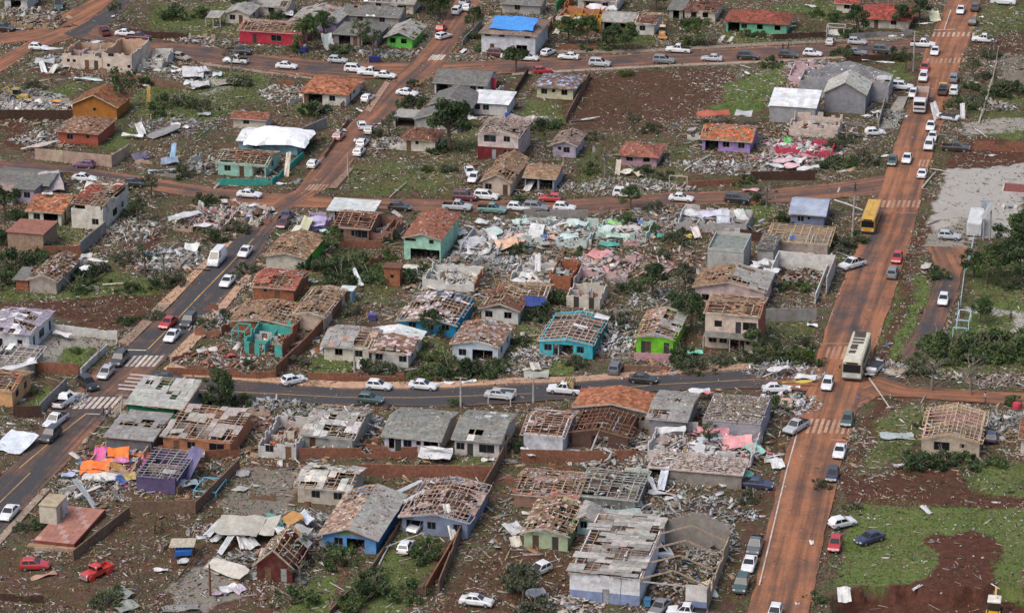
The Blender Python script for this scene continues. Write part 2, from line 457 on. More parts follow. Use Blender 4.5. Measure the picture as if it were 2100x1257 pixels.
WALKS = [   # pavements: slabs with kerb faces
 ([(345, 733), (425, 655), (492, 576), (528, 541)], [(372, 738), (448, 655), (508, 576), (540, 541)], PAV),
 ([(350, 626), (425, 547), (478, 497)], [(322, 626), (408, 547), (462, 497)], PAV),
 ([(262, 711), (300, 674), (350, 626)], [(240, 703), (276, 674), (322, 626)], (.28, .2, .15)),
 ([(335, 757), (380, 772), (525, 783), (700, 797), (900, 797), (1050, 787)], [(352, 744), (392, 760), (525, 772), (700, 784), (900, 785), (1050, 776)], PAV),
 ([(1050, 787), (1175, 785), (1350, 771), (1555, 755)], [(1050, 776), (1175, 774), (1350, 760), (1555, 745)], (.4, .26, .18)),
 ([(0, 1098), (88, 1003)], [(18, 1098), (104, 1003)], (.34, .26, .2)),
 ([(-60, 1160), (0, 1098)], [(-40, 1160), (18, 1098)], (.34, .26, .2)),
 ([(220, 854), (252, 820)], [(236, 858), (268, 822)], (.3, .25, .21)),
 ([(1120, 111), (1325, 109), (1575, 95), (1850, 81)], [(1120, 105), (1325, 103), (1575, 89), (1850, 76)], (.26, .2, .16)),
 ([(1050, 152), (1200, 143), (1400, 133), (1575, 126), (1750, 116)], [(1050, 156), (1200, 147), (1400, 137), (1575, 130), (1750, 120)], (.34, .27, .22)),
 ([(640, 160), (525, 145), (410, 129)], [(640, 164), (525, 149), (410, 133)], (.3, .22, .18)),
 ([(672, 388), (713, 346)], [(690, 388), (726, 346)], (.25, .16, .12)),
 ([(1842, 200), (1862, 200)], [(1800, 265), (1836, 265)], (.3, .28, .25)),
 ([(760, 232), (800, 172)], [(748, 228), (790, 168)], (.34, .22, .16)),
]
for i, (a, b, c) in enumerate(WALKS):
    strip('pavement', a, b, .16 + .002 * i, None, 24, 3, thick=1, col=c)
# ---- painted markings: thin sheets a few millimetres above the road
YEL, OFFW = (.42, .26, .1), (.52, .46, .4)
def marking(name, quads, z, col):
    mb = MB()
    for q in quads: mb.add([(p[0], p[1], z) for p in q], [tuple(range(len(q)))], jit(col, .18))
    tag(mb.build(name, M['plaster']), kind='structure')
def crosswalk(p0, p1, n, ln, wd, z, col, along=None):
    a, b = G(*p0), G(*p1)
    d = along or V0
    x = (b - a).normalized()
    q = []
    for i in range(n):
        c = a.lerp(b, i / (n - 1))
        h, k = x * wd / 2, d * ln / 2 * R.uniform(.85, 1.05)
        q.append([c - h - k, c + h - k, c + h + k, c - h + k])
    marking('crosswalk_marking', q, z, col)
def line(pts, wd, z, col, name='painted_line', gap=0):
    P = [G(*p) for p in pts]; q = []
    for a, b in zip(P, P[1:]):
        n = max(1, int((b - a).length / 3)); d = (b - a).normalized(); s = Vector((-d.y, d.x, 0)) * wd / 2
        for i in range(n):
            if R.random() < gap: continue
            u, v = a.lerp(b, i / n), a.lerp(b, (i + 1) / n)
            q.append([u - s, v - s, v + s, u + s])
    marking(name, q, z, col)
DUSTW = (.4, .24, .16)
crosswalk((268, 741), (324, 741), 6, 5.2, .55, .079, OFFW)
crosswalk((163, 827), (237, 826), 7, 5.2, .6, .079, OFFW)
crosswalk((312, 772), (289, 801), 5, 8.5, .6, .083, OFFW, U0)
crosswalk((1812, 419), (1884, 419), 8, 4.6, .5, .083, DUSTW)
crosswalk((1697, 724), (1742, 724), 5, 6, .5, .083, DUSTW)
crosswalk((1660, 874), (1744, 876), 8, 6, .5, .083, DUSTW)
crosswalk((1915, 72), (1996, 72), 9, 4, .5, .083, (.47, .36, .28))
crosswalk((1902, 127), (1976, 125), 9, 4.2, .5, .083, DUSTW)
crosswalk((1886, 336), (1910, 336), 4, 4.5, .45, .083, DUSTW)
crosswalk((884, 119), (908, 119), 5, 4.5, .5, .079, OFFW)
crosswalk((520, 452), (548, 448), 5, 5, .45, .079, DUSTW)
crosswalk((632, 385), (668, 385), 6, 4, .45, .079, DUSTW)
line([(303, 717), (345, 675), (410, 606), (470, 545), (520, 490)], .22, .0785, YEL, gap=.06)
line([(40, 960), (120, 893), (178, 848)], .22, .0785, YEL, gap=.1); line([(-10, 1040), (62, 970)], .22, .0785, YEL, gap=.1)
line([(262, 718), (300, 719)], .35, .0786, OFFW); line([(178, 849), (205, 850)], .35, .0786, OFFW); line([(360, 793), (380, 773)], .4, .0706, OFFW)
line([(400, 800), (525, 806), (700, 815), (850, 816), (1000, 811), (1180, 804), (1350, 789), (1560, 778)], .2, .0705, YEL, gap=.05)
line([(1575, 1125), (1613, 965), (1642, 862)], .2, .0805, OFFW, gap=.1); line([(1557, 1200), (1575, 1125)], .2, .0805, OFFW, gap=.3)
line([(1700, 660), (1720, 605), (1738, 560), (1760, 520)], .18, .0805, DUSTW, gap=.3); line([(1936, 62), (1950, 22)], .2, .0805, OFFW)
line([(1690, 705), (1745, 705)], .3, .0806, DUSTW); line([(1705, 902), (1742, 903)], .3, .0806, DUSTW); line([(1840, 437), (1880, 438)], .3, .0806, DUSTW); line([(1915, 63), (1960, 61)], .3, .0806, OFFW)
line([(1718, 395), (1722, 385)], .35, .0606, OFFW); line([(640, 352), (700, 275), (740, 235)], .18, .0785, DUSTW, gap=.35)

# ---- the ground: one sheet to the horizon
GRASS = [([(2030, 1090), (2110, 1100), (2110, 1220), (2035, 1195)], .8), ([(560, 470), (705, 478), (690, 560), (560, 560)], .4), ([(1180, 300), (1420, 300), (1400, 395), (1180, 400)], .35), ([(1470, 640), (1660, 640), (1660, 700), (1470, 720)], .5), ([(930, 255), (1000, 250), (960, 330), (900, 330)], .4), ([(1480, 190), (1530, 150), (1600, 133), (1612, 190), (1530, 232), (1468, 230)], 1), ([(1740, 1045), (1800, 1022), (2110, 1042), (2110, 1120), (1990, 1085), (1900, 1100), (1925, 1170), (1830, 1208), (1722, 1205)], .95), ([(1985, 980), (2030, 955), (2110, 950), (2110, 1022), (1990, 1005)], .85),
 ([(1885, 560), (1912, 570), (1895, 640), (1862, 705), (1835, 735), (1848, 680), (1872, 610)], 1), ([(1832, 560), (1868, 545), (1838, 640), (1818, 725), (1795, 725), (1822, 620)], .6), ([(112, 745), (140, 712), (206, 711), (172, 746)], 1), ([(36, 832), (60, 800), (102, 798), (90, 834)], 1),
 ([(640, 768), (660, 738), (742, 740), (728, 772)], .9), ([(1100, 768), (1110, 735), (1190, 735), (1178, 768)], 1), ([(575, 1257), (600, 1220), (640, 1178), (694, 1175), (672, 1270), (575, 1290)], .95), ([(785, 1125), (830, 1090), (900, 1080), (890, 1170), (800, 1260), (765, 1260), (770, 1200)], .75),
 ([(870, 690), (925, 700), (935, 760), (850, 770)], .75), ([(1060, 665), (1100, 660), (1080, 760), (1030, 752)], .7), ([(1785, 860), (1880, 825), (1905, 850), (1870, 930), (1785, 965)], .65), ([(700, 345), (800, 330), (945, 325), (935, 398), (720, 402)], .45), ([(20, 200), (140, 170), (200, 178), (150, 195), (30, 230)], .6),
 ([(262, 190), (390, 150), (525, 150), (560, 200), (380, 262), (260, 232)], .7), ([(1530, 420), (1605, 408), (1565, 472), (1520, 470)], .9), ([(1580, 8), (1760, 0), (1745, 42), (1600, 32)], .8), ([(20, 565), (330, 560), (312, 612), (0, 612), (0, 580)], .7), ([(1985, 615), (2110, 600), (2110, 692), (1958, 692)], .9),
 ([(1980, 520), (2110, 500), (2110, 600), (1985, 600)], .7), ([(1080, 205), (1170, 215), (1140, 272), (1065, 242)], .6), ([(2000, 20), (2110, 0), (2110, 62), (2000, 70)], .55), ([(1985, 210), (2110, 190), (2110, 250), (2000, 250)], .45), ([(2020, 270), (2110, 262), (2110, 282), (2000, 282)], .8), ([(1260, 60), (1345, 62), (1340, 100), (1240, 105)], .5),
 ([(330, 10), (520, 0), (525, 70), (420, 75), (310, 60)], .6), ([(1880, 700), (2110, 700), (2110, 762), (1900, 770), (1845, 745)], .5), ([(560, 470), (700, 480), (830, 560), (800, 610), (560, 640)], .45), ([(600, 205), (690, 214), (705, 225), (660, 228), (600, 222)], .8), ([(205, 270), (300, 255), (262, 300), (180, 300)], .7), ([(940, 940), (1010, 935), (1020, 962), (930, 962)], .7), ([(1490, 100), (1580, 92), (1560, 70), (1470, 60)], .6), ([(1800, 140), (1870, 135), (1868, 165), (1790, 170)], .8), ([(120, 470), (185, 462), (170, 492), (118, 492)], .7), ([(1380, 715), (1480, 735), (1620, 720), (1660, 690), (1660, 745), (1400, 755)], .4)]
SOIL = [([(1880, 440), (1902, 440), (1800, 870), (1752, 1010), (1722, 1010), (1768, 870)], .75), ([(1165, 150), (1480, 137), (1500, 160), (1440, 235), (1300, 272), (1140, 270)], .72), ([(0, 622), (150, 612), (330, 608), (292, 662), (200, 685), (120, 655), (0, 640)], .85), ([(0, 245), (62, 240), (75, 300), (0, 306)], .9), ([(1730, 985), (1850, 965), (1960, 960), (2000, 1000), (2110, 1022), (2110, 1042), (1730, 1036)], .9),
 ([(1900, 1100), (1995, 1085), (2050, 1112), (2040, 1190), (2110, 1215), (2110, 1300), (1700, 1300), (1722, 1210), (1830, 1210), (1925, 1172)], 1), ([(-50, 1120), (120, 1125), (300, 1060), (380, 1000), (520, 1010), (600, 1110), (560, 1300), (-50, 1300)], .35), ([(1050, 1110), (1180, 1140), (1165, 1300), (860, 1300), (950, 1170)], .6), ([(308, 452), (350, 470), (295, 520), (280, 500)], .8),
 ([(1960, 285), (2110, 288), (2110, 342), (1945, 348), (1955, 320)], .85), ([(1990, 72), (2110, 68), (2110, 110), (1975, 118)], .7), ([(1500, 1000), (1600, 960), (1535, 1257), (1480, 1257)], .45), ([(860, 405), (960, 330), (990, 400), (800, 410), (700, 405)], .25), ([(1670, 1010), (1720, 1000), (1705, 1110), (1660, 1257), (1630, 1257)], .5), ([(880, 1010), (990, 990), (900, 1230), (820, 1257)], .3), ([(560, 965), (590, 1055), (440, 1070), (480, 960)], 0), ([(500, 960), (620, 930), (620, 965), (480, 985)], .4), ([(80, 138), (250, 142), (240, 160), (70, 160)], .7)]
CONC = [([(1935, 348), (2110, 336), (2110, 492), (1990, 492), (1985, 440), (1905, 470), (1900, 420)], .95), ([(440, 1065), (488, 958), (622, 965), (590, 1052)], .35), ([(30, 690), (110, 680), (262, 700), (200, 712), (140, 712), (110, 748), (20, 745)], .6), ([(1980, 628), (2110, 640), (2110, 688), (2075, 688), (2075, 655), (1970, 640)], 1), ([(1900, 440), (1990, 430), (1980, 520), (1885, 510)], .55), ([(1990, 248), (2110, 245), (2110, 268), (1975, 280)], .7), ([(340, 1245), (390, 1160), (500, 1150), (500, 1225), (380, 1257)], .45), ([(400, 190), (480, 160), (470, 170), (430, 195)], .6), ([(1240, 690), (1300, 680), (1290, 740), (1250, 745)], .35), ([(2040, 120), (2110, 125), (2110, 175), (2050, 170)], .3), ([(860, 88), (905, 60), (950, 70), (930, 128)], .2)]
PIT = [(1712, 1222), (1780, 1202), (1860, 1204), (1955, 1212), (2040, 1200), (2130, 1196), (2140, 1330), (1690, 1330)]
def rel_height(X, Y):
    px, py = proj(X, Y)
    z = -.03 + .26 * (vnoise(X, Y, 4.5) - .45) + .12 * (vnoise(X, Y, 1.6) - .5)
    road = np.zeros(np.shape(X), bool)
    for p in ROADPOLY.values(): road |= inpoly(px, py, p)
    z = np.where(road, -.12, z)
    far = np.maximum(np.abs(X) - 150, 0) + np.maximum(np.abs(Y - 540) - 220, 0)
    z = np.where(far > 0, -.12, z)
    pit = (Y > 340) & (Y < 800) & (np.abs(X) < 150) & inpoly(px + 10 * (vnoise(X, Y, 3) - .5), py + 12 * (vnoise(X, Y, 1.5) - .5), PIT)
    return np.where(pit, -2.3 + .9 * (vnoise(X, Y, 2.2) - .5), z), road
def axis(lo, hi, st, far):
    a = list(np.arange(lo, hi + st / 2, st)); k = st
    while a[-1] < far: k *= 1.7; a.append(a[-1] + k)
    k = st
    while a[0] > -far: k *= 1.7; a.insert(0, a[0] - k)
    return np.array(a)
gx, gy = axis(-135, 135, .6, 9000), axis(362, 760, .6, 9000)
X, Y = np.meshgrid(gx, gy)
Z, ROADM = rel_height(X, Y)
px, py = proj(X, Y)
wx, wy = px + 34 * (vnoise(X, Y, 5) - .5) + 16 * (vnoise(X, Y, 1.7) - .5), py + 16 * (vnoise(X + 90, Y, 5) - .5) + 8 * (vnoise(X + 50, Y, 1.7) - .5)
zone = np.zeros((X.size, 4)); zone[:, 3] = 1
seen = ((np.abs(X) < 150) & (Y > 340) & (Y < 800)).ravel()
for ch, lst in ((0, GRASS), (1, SOIL), (2, CONC)):
    for poly, am in lst:
        k = inpoly(wx, wy, poly).ravel() & seen
        zone[k, ch] = np.maximum(zone[k, ch], am)
nx, ny = len(gx), len(gy)
i = np.arange(nx * ny).reshape(ny, nx)
fc = np.stack([i[:-1, :-1], i[:-1, 1:], i[1:, 1:], i[1:, :-1]], -1).reshape(-1, 4)
gr = rawmesh('ground', np.stack([X, Y, Z], -1).reshape(-1, 3), fc, None, M['ground'])
at = gr.data.attributes.new('zone', 'FLOAT_COLOR', 'POINT'); at.data.foreach_set('color', zone.astype(np.float32).ravel())
gr.data.polygons.foreach_set('use_smooth', [True] * len(fc))
tag(gr, kind='structure')
def zone_at(x, y):
    a = np.clip(np.searchsorted(gx, x), 0, nx - 1); b = np.clip(np.searchsorted(gy, y), 0, ny - 1)
    return zone[b * nx + a], ROADM[b, a], Z[b, a]

# ================================================================ HOUSES
RC = dict(BR=(.15, .072, .05), OR=(.32, .135, .075), RD=(.25, .062, .048), TN=(.25, .16, .1), PK=(.27, .2, .17), GF=(.15, .147, .137), LG=(.3, .288, .265), WH=(.62, .63, .62), DK=(.085, .08, .075), LI=(.3, .27, .32), RB=(.2, .08, .052), BG=(.25, .27, .32), MX=(.21, .155, .125))
TIMB = (.42, .3, .2)
CELL = dict(T=(.62, .5), F=(1.05, 1.5), M=(1.0, 2.4))
def smooth_field(sd):
    a, b, c, d = [random.Random(sd + k).uniform(0, 60) for k in range(4)]
    return lambda x, y: .62 * float(vnoise(x + a, y + b, 2.6)) + .38 * float(vnoise(x + c, y + d, 1.0))
OPEN = dict(w=(1.3, 1.15, .95), s=(.7, .7, 1.4), d=(.95, 2.1, 0), b=(2.6, 2.15, 0), p=(3.4, 2.2, 0), t=(.9, 1.7, .5), g=(2.4, 1.4, .75), n=(1.3, 1.15, .95))
def parse(op, L, H):
    out = []
    for s in op.split():
        k = s[0]; lv = 0
        if '^' in s: s, e = s.split('^'); lv = int(e)
        wd, hg, z = OPEN[k]
        wd = min(wd, L * .45); c = float(s[1:]) * L
        x0, x1 = max(.2, c - wd / 2), min(L - .2, c + wd / 2)
        z0 = z + lv * 2.75
        z1 = min(z0 + hg, H - .15)
        if z1 > z0 + .2: out.append((x0, x1, z0, z1, k))
    return out
def wall_rects(L, H, ops, cols):
    """rectangles left of a wall after its openings; cols = height of the broken top over x"""
    xs = sorted({0.0, L, *[v for o in ops for v in o[:2]], *[c[0] for c in cols]})
    for a, b in zip(xs, xs[1:]):
        if b - a < .02: continue
        m = (a + b) / 2
        top = H
        for c0, hh in cols:
            if m >= c0: top = hh
        cuts = sorted((o[2], o[3]) for o in ops if o[0] <= m <= o[1])
        z = 0
        for c0, c1 in cuts:
            if min(c0, top) > z + .01: yield a, b, z, min(c0, top)
            z = c1
        if top > z + .01: yield a, b, z, top
def jagged(L, H, j, r):
    if j <= 0: return [(0, H)]
    out, x = [], 0
    while x < L:
        out.append((x, H * (1 - j * r.random() ** 1.3))); x += r.uniform(.5, 1.5)
    return out
def slope(cov_mb, lat_mb, O, s, t, Ls, Lt, cut0, cut1, cover, cov, col, fld, r, lattice=True, wood=TIMB, alt=None):
    """one roof plane: O its eave corner, unit vectors s along the eave and t up the slope; cut0/cut1 = hip insets per metre of slope"""
    n = s.cross(t).normalized()
    wv = max(0.0, min(.32, (1 - cov) * .5)) if cov < .96 else .04
    sag = lambda x, y: n * (wv * (float(vnoise(O.x * 7 + x, O.y * 5 + y + s.x * 31, 2.3)) - .6)) if wv else n * 0
    cs, ct = CELL[cover]
    lo = lambda y: cut0 * y
    hi = lambda y: Ls - cut1 * y
    if lattice:
        k = int(max(2, round(Ls / 1.5)))
        for i in range(k + 1):
            x = Ls * i / k
            y1 = Lt
            if cut0 > 0: y1 = min(y1, x / cut0)
            if cut1 > 0: y1 = min(y1, (Ls - x) / cut1)
            if y1 > .3 and r.random() < .94:
                y0 = 0 if r.random() < .9 else r.uniform(0, y1 * .5)
                a = O + s * x + t * y0 - n * .1 + sag(x, y0); b = O + s * (x + r.uniform(-.1, .1)) + t * y1 - n * (.1 if r.random() < .9 else .5) + sag(x, y1)
                lat_mb.beam(a, b, .13, .13, jit(wood, .25, r))
        st = .85 if cover != 'T' else .66
        k = int(Lt / st)
        for i in range(k + 1):
            y = Lt * i / max(1, k)
            a, b = lo(y), hi(y)
            if b - a < .4: continue
            x = a
            while x < b - .1:
                e = min(b, x + r.uniform(1.5, 4))
                if r.random() < .84:
                    lat_mb.beam(O + s * x + t * y - n * .01 + sag(x, y), O + s * e + t * (y + r.uniform(-.09, .09)) - n * (.01 if r.random() < .9 else .2) + sag(e, y), .1, .06, jit(wood, .3, r))
                x = e
    ns, nt_ = max(1, round(Ls / cs)), max(1, round(Lt / ct))
    cs, ct = Ls / ns, Lt / nt_
    for j in range(nt_):
        for i in range(ns):
            x0, y0 = i * cs, j * ct
            x1, y1 = x0 + cs, y0 + ct
            f = fld(O.x * 3.1 + O.y + x0, O.z + y0 + s.x * 9) * .9 + r.random() * .16 - .03
            if f > .06 + cov * .8 and cov < .93: continue
            if f > .06 + cov * .86 and cov < .96: continue
            if f > .12 + cov * .84 and cov < .995: continue
            bl, br, tr, tl = max(x0, lo(y0)), min(x1, hi(y0)), min(x1, hi(y1)), max(x0, lo(y1))
            if br - bl < .05 and tr - tl < .05: continue
            br, tr = max(br, bl), max(tr, tl)
            edge = cov < .96 and f > .06 + cov * .8 - .1
            dz = [(.03 if cover == 'T' else .05) + (r.uniform(-.02, .10) if edge else r.uniform(-.008, .02)) for _ in range(4)]
            sh = r.uniform(-.12, .12) if edge else 0
            P = [O + s * (bl + sh) + t * (y0 - .02) + n * dz[0] + sag(bl, y0), O + s * (br + sh) + t * (y0 - .02) + n * dz[1] + sag(br, y0), O + s * (tr + sh) + t * y1 + n * dz[2] + sag(tr, y1), O + s * (tl + sh) + t * y1 + n * dz[3] + sag(tl, y1)]
            c = col if not alt or r.random() > alt[1] else alt[0]
            c = jit(c, .34 if cover == 'T' else .14, r)
            q = [p - n * .035 for p in P]
            cov_mb.add([tuple(p) for p in q + P], BOXF, c)
HN = [0]
HOUSES = []
def house(label, t, x, y, xr, d, h, form='gw', rise=1.0, cover='T', cov=.8, wc=CRM, rc='BR', op='', az=0.0, jag=0.0, mess=.7, side=None, brick=False, oh=.45, ceil=None, base=None, frame=(.15, .13, .115), pal_=None, porch=None, alt=None, wood=TIMB, parts=1, floor=(.2, .15, .12), gcol=None, name='house', cat='house', z0=0.0, parapet=0, inner=None, nowall='', lat=None, right=None):
    HN[0] += 1
    r = random.Random(100 + HN[0] * 7)
    short, tail = label.split('|')
    px, py = TP(t, x, y)
    A = G(px, py, 0)
    a = AZ + math.radians(az)
    u, v = Vector((math.cos(a), -math.sin(a), 0)), Vector((math.sin(a), math.cos(a), 0))
    qx = (TP(t, xr, y)[0] - 1050) / F
    L = (qx * (A.y * CP + CAMH * SP) - A.x) / (u.x - qx * u.y * CP)
    L = max(1.2, L)
    root = empty(name, (A.x, A.y, z0), -a)
    tag(root, (short + ' ' + tail).strip(), cat)
    cen = A + u * L / 2 + v * d / 2
    mark(short, cen)
    HOUSES.append((A.copy(), u, v, L, d, mess, pal_ or P_MIX))
    th = .18
    wm = M['brick'] if brick else M['plaster']
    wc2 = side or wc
    fr, rt = (op.split('|') + [''])[:2]
    fops, rops = parse(fr, L, h), parse(rt, d, h)
    jf, jr, jb, jl = [jagged(l, h, jag, r) for l in (L, d, L, d)]
    wl = MB()
    if 'f' not in nowall:
        for p, q, z, e in wall_rects(L, h, fops, jf): wl.box(p, q, 0, th, z, e, wc)
    if 'r' not in nowall:
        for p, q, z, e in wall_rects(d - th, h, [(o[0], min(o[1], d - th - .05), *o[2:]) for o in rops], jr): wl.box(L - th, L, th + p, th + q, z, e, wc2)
    if 'b' not in nowall:
        for p, q, z, e in wall_rects(L - th, h, [], jb): wl.box(p, q, d - th, d, z, e, inner or wc)
    if 'l' not in nowall:
        for p, q, z, e in wall_rects(d - 2 * th, h, [], jl): wl.box(0, th, th + p, th + q, z, e, inner or wc)
    if base:
        bc, bh = base
        e = .012
        if 'f' not in nowall:
            for p, q, z, q2 in wall_rects(L, bh, [o for o in fops if o[2] < bh], [(0, bh)]): wl.box(p, q, -e, 0, z, q2, bc)
    gc = gcol or wc
    def gable(y0, ):
        if form == 'gd': wl.add([(0, y0, h), (L, y0, h), (L / 2, y0, h + rise), (0, y0 + th, h), (L, y0 + th, h), (L / 2, y0 + th, h + rise)], [(0, 1, 2), (5, 4, 3), (0, 3, 4, 1), (1, 4, 5, 2), (2, 5, 3, 0)], gc if y0 == 0 else wc)
    if rise > 0 and jag == 0:
        if form == 'gd' and cover != 'N': gable(0); gable(d - th)
        if form == 'gw':
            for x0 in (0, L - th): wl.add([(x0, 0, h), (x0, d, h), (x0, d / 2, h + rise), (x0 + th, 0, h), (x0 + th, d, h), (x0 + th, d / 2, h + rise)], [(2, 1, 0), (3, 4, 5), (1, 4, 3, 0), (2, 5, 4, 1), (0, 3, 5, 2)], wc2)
        if form in ('sf', 'sb'):
            yh = d if form == 'sf' else 0
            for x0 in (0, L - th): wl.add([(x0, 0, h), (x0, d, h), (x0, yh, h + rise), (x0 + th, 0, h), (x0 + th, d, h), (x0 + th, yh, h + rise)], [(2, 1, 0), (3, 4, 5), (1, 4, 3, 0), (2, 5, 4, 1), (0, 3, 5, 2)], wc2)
            wl.box(0, L, d - th if form == 'sf' else 0, d if form == 'sf' else th, h, h + rise, inner or wc)
    if parapet:
        for b in ((0, L, 0, .15), (0, L, d - .15, d), (0, .15, .15, d - .15), (L - .15, L, .15, d - .15)): wl.box(*b, h + .16, h + parapet, wc)
    wl.build('wall', wm, root)
    # windows and doors in the openings
    for ops, isf in ((fops, 1), (rops, 0)):
        for x0, x1, za, zb, k in ops:
            if k in 'wstgd' and jag < .5 and (isf and 'f' not in nowall or not isf and 'r' not in nowall):
                fm, gl = MB(), MB()
                def put(mb, a0, a1, c0, c1, n0, n1, col):
                    if isf: mb.box(a0, a1, n0, n1, c0, c1, col)
                    else: mb.box(L - n1, L - n0, a0 + th, a1 + th, c0, c1, col)
                fc = jit(frame, .2, r)
                b = .07
                put(fm, x0, x1, za, za + b, .05, .12, fc); put(fm, x0, x1, zb - b, zb, .05, .12, fc)
                put(fm, x0, x0 + b, za + b, zb - b, .05, .12, fc); put(fm, x1 - b, x1, za + b, zb - b, .05, .12, fc)
                if k == 'd':
                    put(fm, x0 + b, x1 - b, za + b, zb - b, .07, .11, r.choice([(.1, .06, .04), (.05, .05, .05), (.16, .09, .05), (.3, .3, .3)]))
                    fm.build('door', M['wood'], root)
                else:
                    if k in 'wg': put(fm, (x0 + x1) / 2 - .035, (x0 + x1) / 2 + .035, za + b, zb - b, .05, .12, fc)
                    wn = fm.build('window', M['trim'], root)
                    if r.random() < .8:
                        put(gl, x0 + b, x1 - b, za + b, zb - b, .08, .095, (0, 0, 0))
                        gl.build('pane', M['glass'], wn)
    fl = MB(); fl.box(th, L - th, th, d - th, -.3, .06, floor); fl.build('floor_tile', M['scrap'], root)
    if parts and (form in ('open',) or cov < .7):           # rooms seen from above
        iw = MB(); ic = [jit(r.choice([wc, CRM, (.45, .5, .48), (.5, .4, .38), LGY]), .15, r) for _ in range(3)]
        hh = h * (1 - jag * .5)
        for k in range(max(1, int(L / 4))):
            xx = L * (k + 1) / (int(L / 4) + 1) + r.uniform(-.5, .5)
            for p, q, z, e in wall_rects(d * .8, hh, [(d * .3, d * .3 + .9, 0, 2.1)], jagged(d * .8, hh, max(jag, .12), r)): iw.box(xx, xx + .15, th + p, th + q, z, e, ic[k % 3])
        for p, q, z, e in wall_rects(L - .6, hh, [(L * .2, L * .2 + .9, 0, 2.1), (L * .62, L * .62 + .9, 0, 2.1)], jagged(L - .6, hh, max(jag, .12), r)): iw.box(.3 + p, .3 + q, d * .52, d * .52 + .15, z, e, ic[2])
        iw.build('partition_frame', wm, root)
    # roof
    cvm, ltm = MB(), MB()
    fld = smooth_field(HN[0] * 13)
    col = RC[rc] if isinstance(rc, str) else rc
    mat = M['sheet'] if cover == 'M' or rc == 'WH' else M['roof']
    lat = (cov < .96) if lat is None else lat
    if cov < .62 and form != 'slab': cvm = ltm
    kw = dict(cover=cover, cov=cov, col=col, fld=fld, r=r, lattice=lat, wood=wood, alt=alt)
    X_, Y_, Z_ = Vector((1, 0, 0)), Vector((0, 1, 0)), Vector((0, 0, 1))
    if form == 'gd':
        sl = rise / (L / 2); k = math.hypot(1, sl); Lt = (L / 2 + oh) * k
        tv = Vector((1, 0, sl)).normalized()
        slope(cvm, ltm, Vector((-oh, d + oh, h - oh * sl + .06)), -Y_, tv, d + 2 * oh, Lt, 0, 0, **kw)
        if right: kw.update(cover=right[0], cov=right[1], col=RC[right[2]], alt=None)
        slope(cvm, ltm, Vector((L + oh, -oh, h - oh * sl + .06)), Y_, Vector((-1, 0, sl)).normalized(), d + 2 * oh, Lt, 0, 0, **kw)
    elif form == 'gw':
        sl = rise / (d / 2); k = math.hypot(1, sl); Lt = (d / 2 + oh) * k
        slope(cvm, ltm, Vector((-oh, -oh, h - oh * sl + .06)), X_, Vector((0, 1, sl)).normalized(), L + 2 * oh, Lt, 0, 0, **kw)
        slope(cvm, ltm, Vector((L + oh, d + oh, h - oh * sl + .06)), -X_, Vector((0, -1, sl)).normalized(), L + 2 * oh, Lt, 0, 0, **kw)
    elif form == 'hip':
        m = min(L, d) / 2 + oh
        sl = rise / (m - oh); k = math.hypot(1, sl); Lt = m * k
        z = h - oh * sl + .06
        cx, cy = (m / Lt,) * 2
        for O, s, tt, ln in ((Vector((-oh, -oh, z)), X_, Y_, L), (Vector((L + oh, -oh, z)), Y_, -X_, d), (Vector((L + oh, d + oh, z)), -X_, -Y_, L), (Vector((-oh, d + oh, z)), -Y_, X_, d)):
            slope(cvm, ltm, O, s, (tt + Z_ * sl).normalized(), ln + 2 * oh, Lt, m / Lt, m / Lt, **kw)
    elif form in ('sf', 'sb'):
        sl = rise / d; k = math.hypot(1, sl); Lt = (d + 2 * oh) * k
        if form == 'sf': slope(cvm, ltm, Vector((-oh, -oh, h - oh * sl + .06)), X_, Vector((0, 1, sl)).normalized(), L + 2 * oh, Lt, 0, 0, **kw)
        else: slope(cvm, ltm, Vector((L + oh, d + oh, h - oh * sl + .06)), -X_, Vector((0, -1, sl)).normalized(), L + 2 * oh, Lt, 0, 0, **kw)
    elif form == 'slab':
        o2 = 0 if parapet else .25
        cvm.box(-o2, L + o2, -o2, d + o2, h + .005, h + .16, col)
    if form in ('gd', 'gw', 'sf', 'sb') and cov > .2 and jag == 0 and oh > .2:          # barge boards
        bc = (.42, .38, .33)
        if form == 'gd':
            for y0 in (-oh,):
                for x0 in (-oh, L + oh): ltm.beam((x0, y0 - .03, h - oh * sl), (L / 2, y0 - .03, h + rise), .06, .2, bc)
        if form == 'gw': ltm.beam((-oh, -oh - .03, h - oh * sl), (L + oh, -oh - .03, h - oh * sl), .06, .16, bc)
    if cvm is not ltm: cvm.build('roof_cladding' if form != 'slab' else 'roof_slab', mat, root)
    ltm.build('roof_lattice', M['wood'], root)
    if form in ('gd', 'gw', 'hip') and cov < .86 if ceil is None else ceil:
        ce = MB(); cc = r.choice([(.06, .036, .028), (.085, .05, .036), (.11, .07, .052), (.14, .1, .08)])
        nx_, ny_ = max(1, int(L / 1.3)), max(1, int(d / 1.3))
        for i in range(nx_):
            for j in range(ny_):
                if fld(i * .9 + 7, j * .9 + 3) < .55:
                    ce.box(i * L / nx_ + .02, (i + 1) * L / nx_, j * d / ny_ + .02, (j + 1) * d / ny_, h - .1, h - .06, jit(cc, .25, r))
        if ce.f:
            for j in range(ny_ + 1): ce.box(th, L - th, j * (d - .3) / ny_ + .1, j * (d - .3) / ny_ + .18, h - .2, h - .1, jit(cc, .2, r))
        ce.build('ceiling_panel_cladding', M['scrap'], root)
    # rubble in the rooms and on the roof
    n = int(L * d * mess * (9 if form == 'open' or cov < .35 else 4))
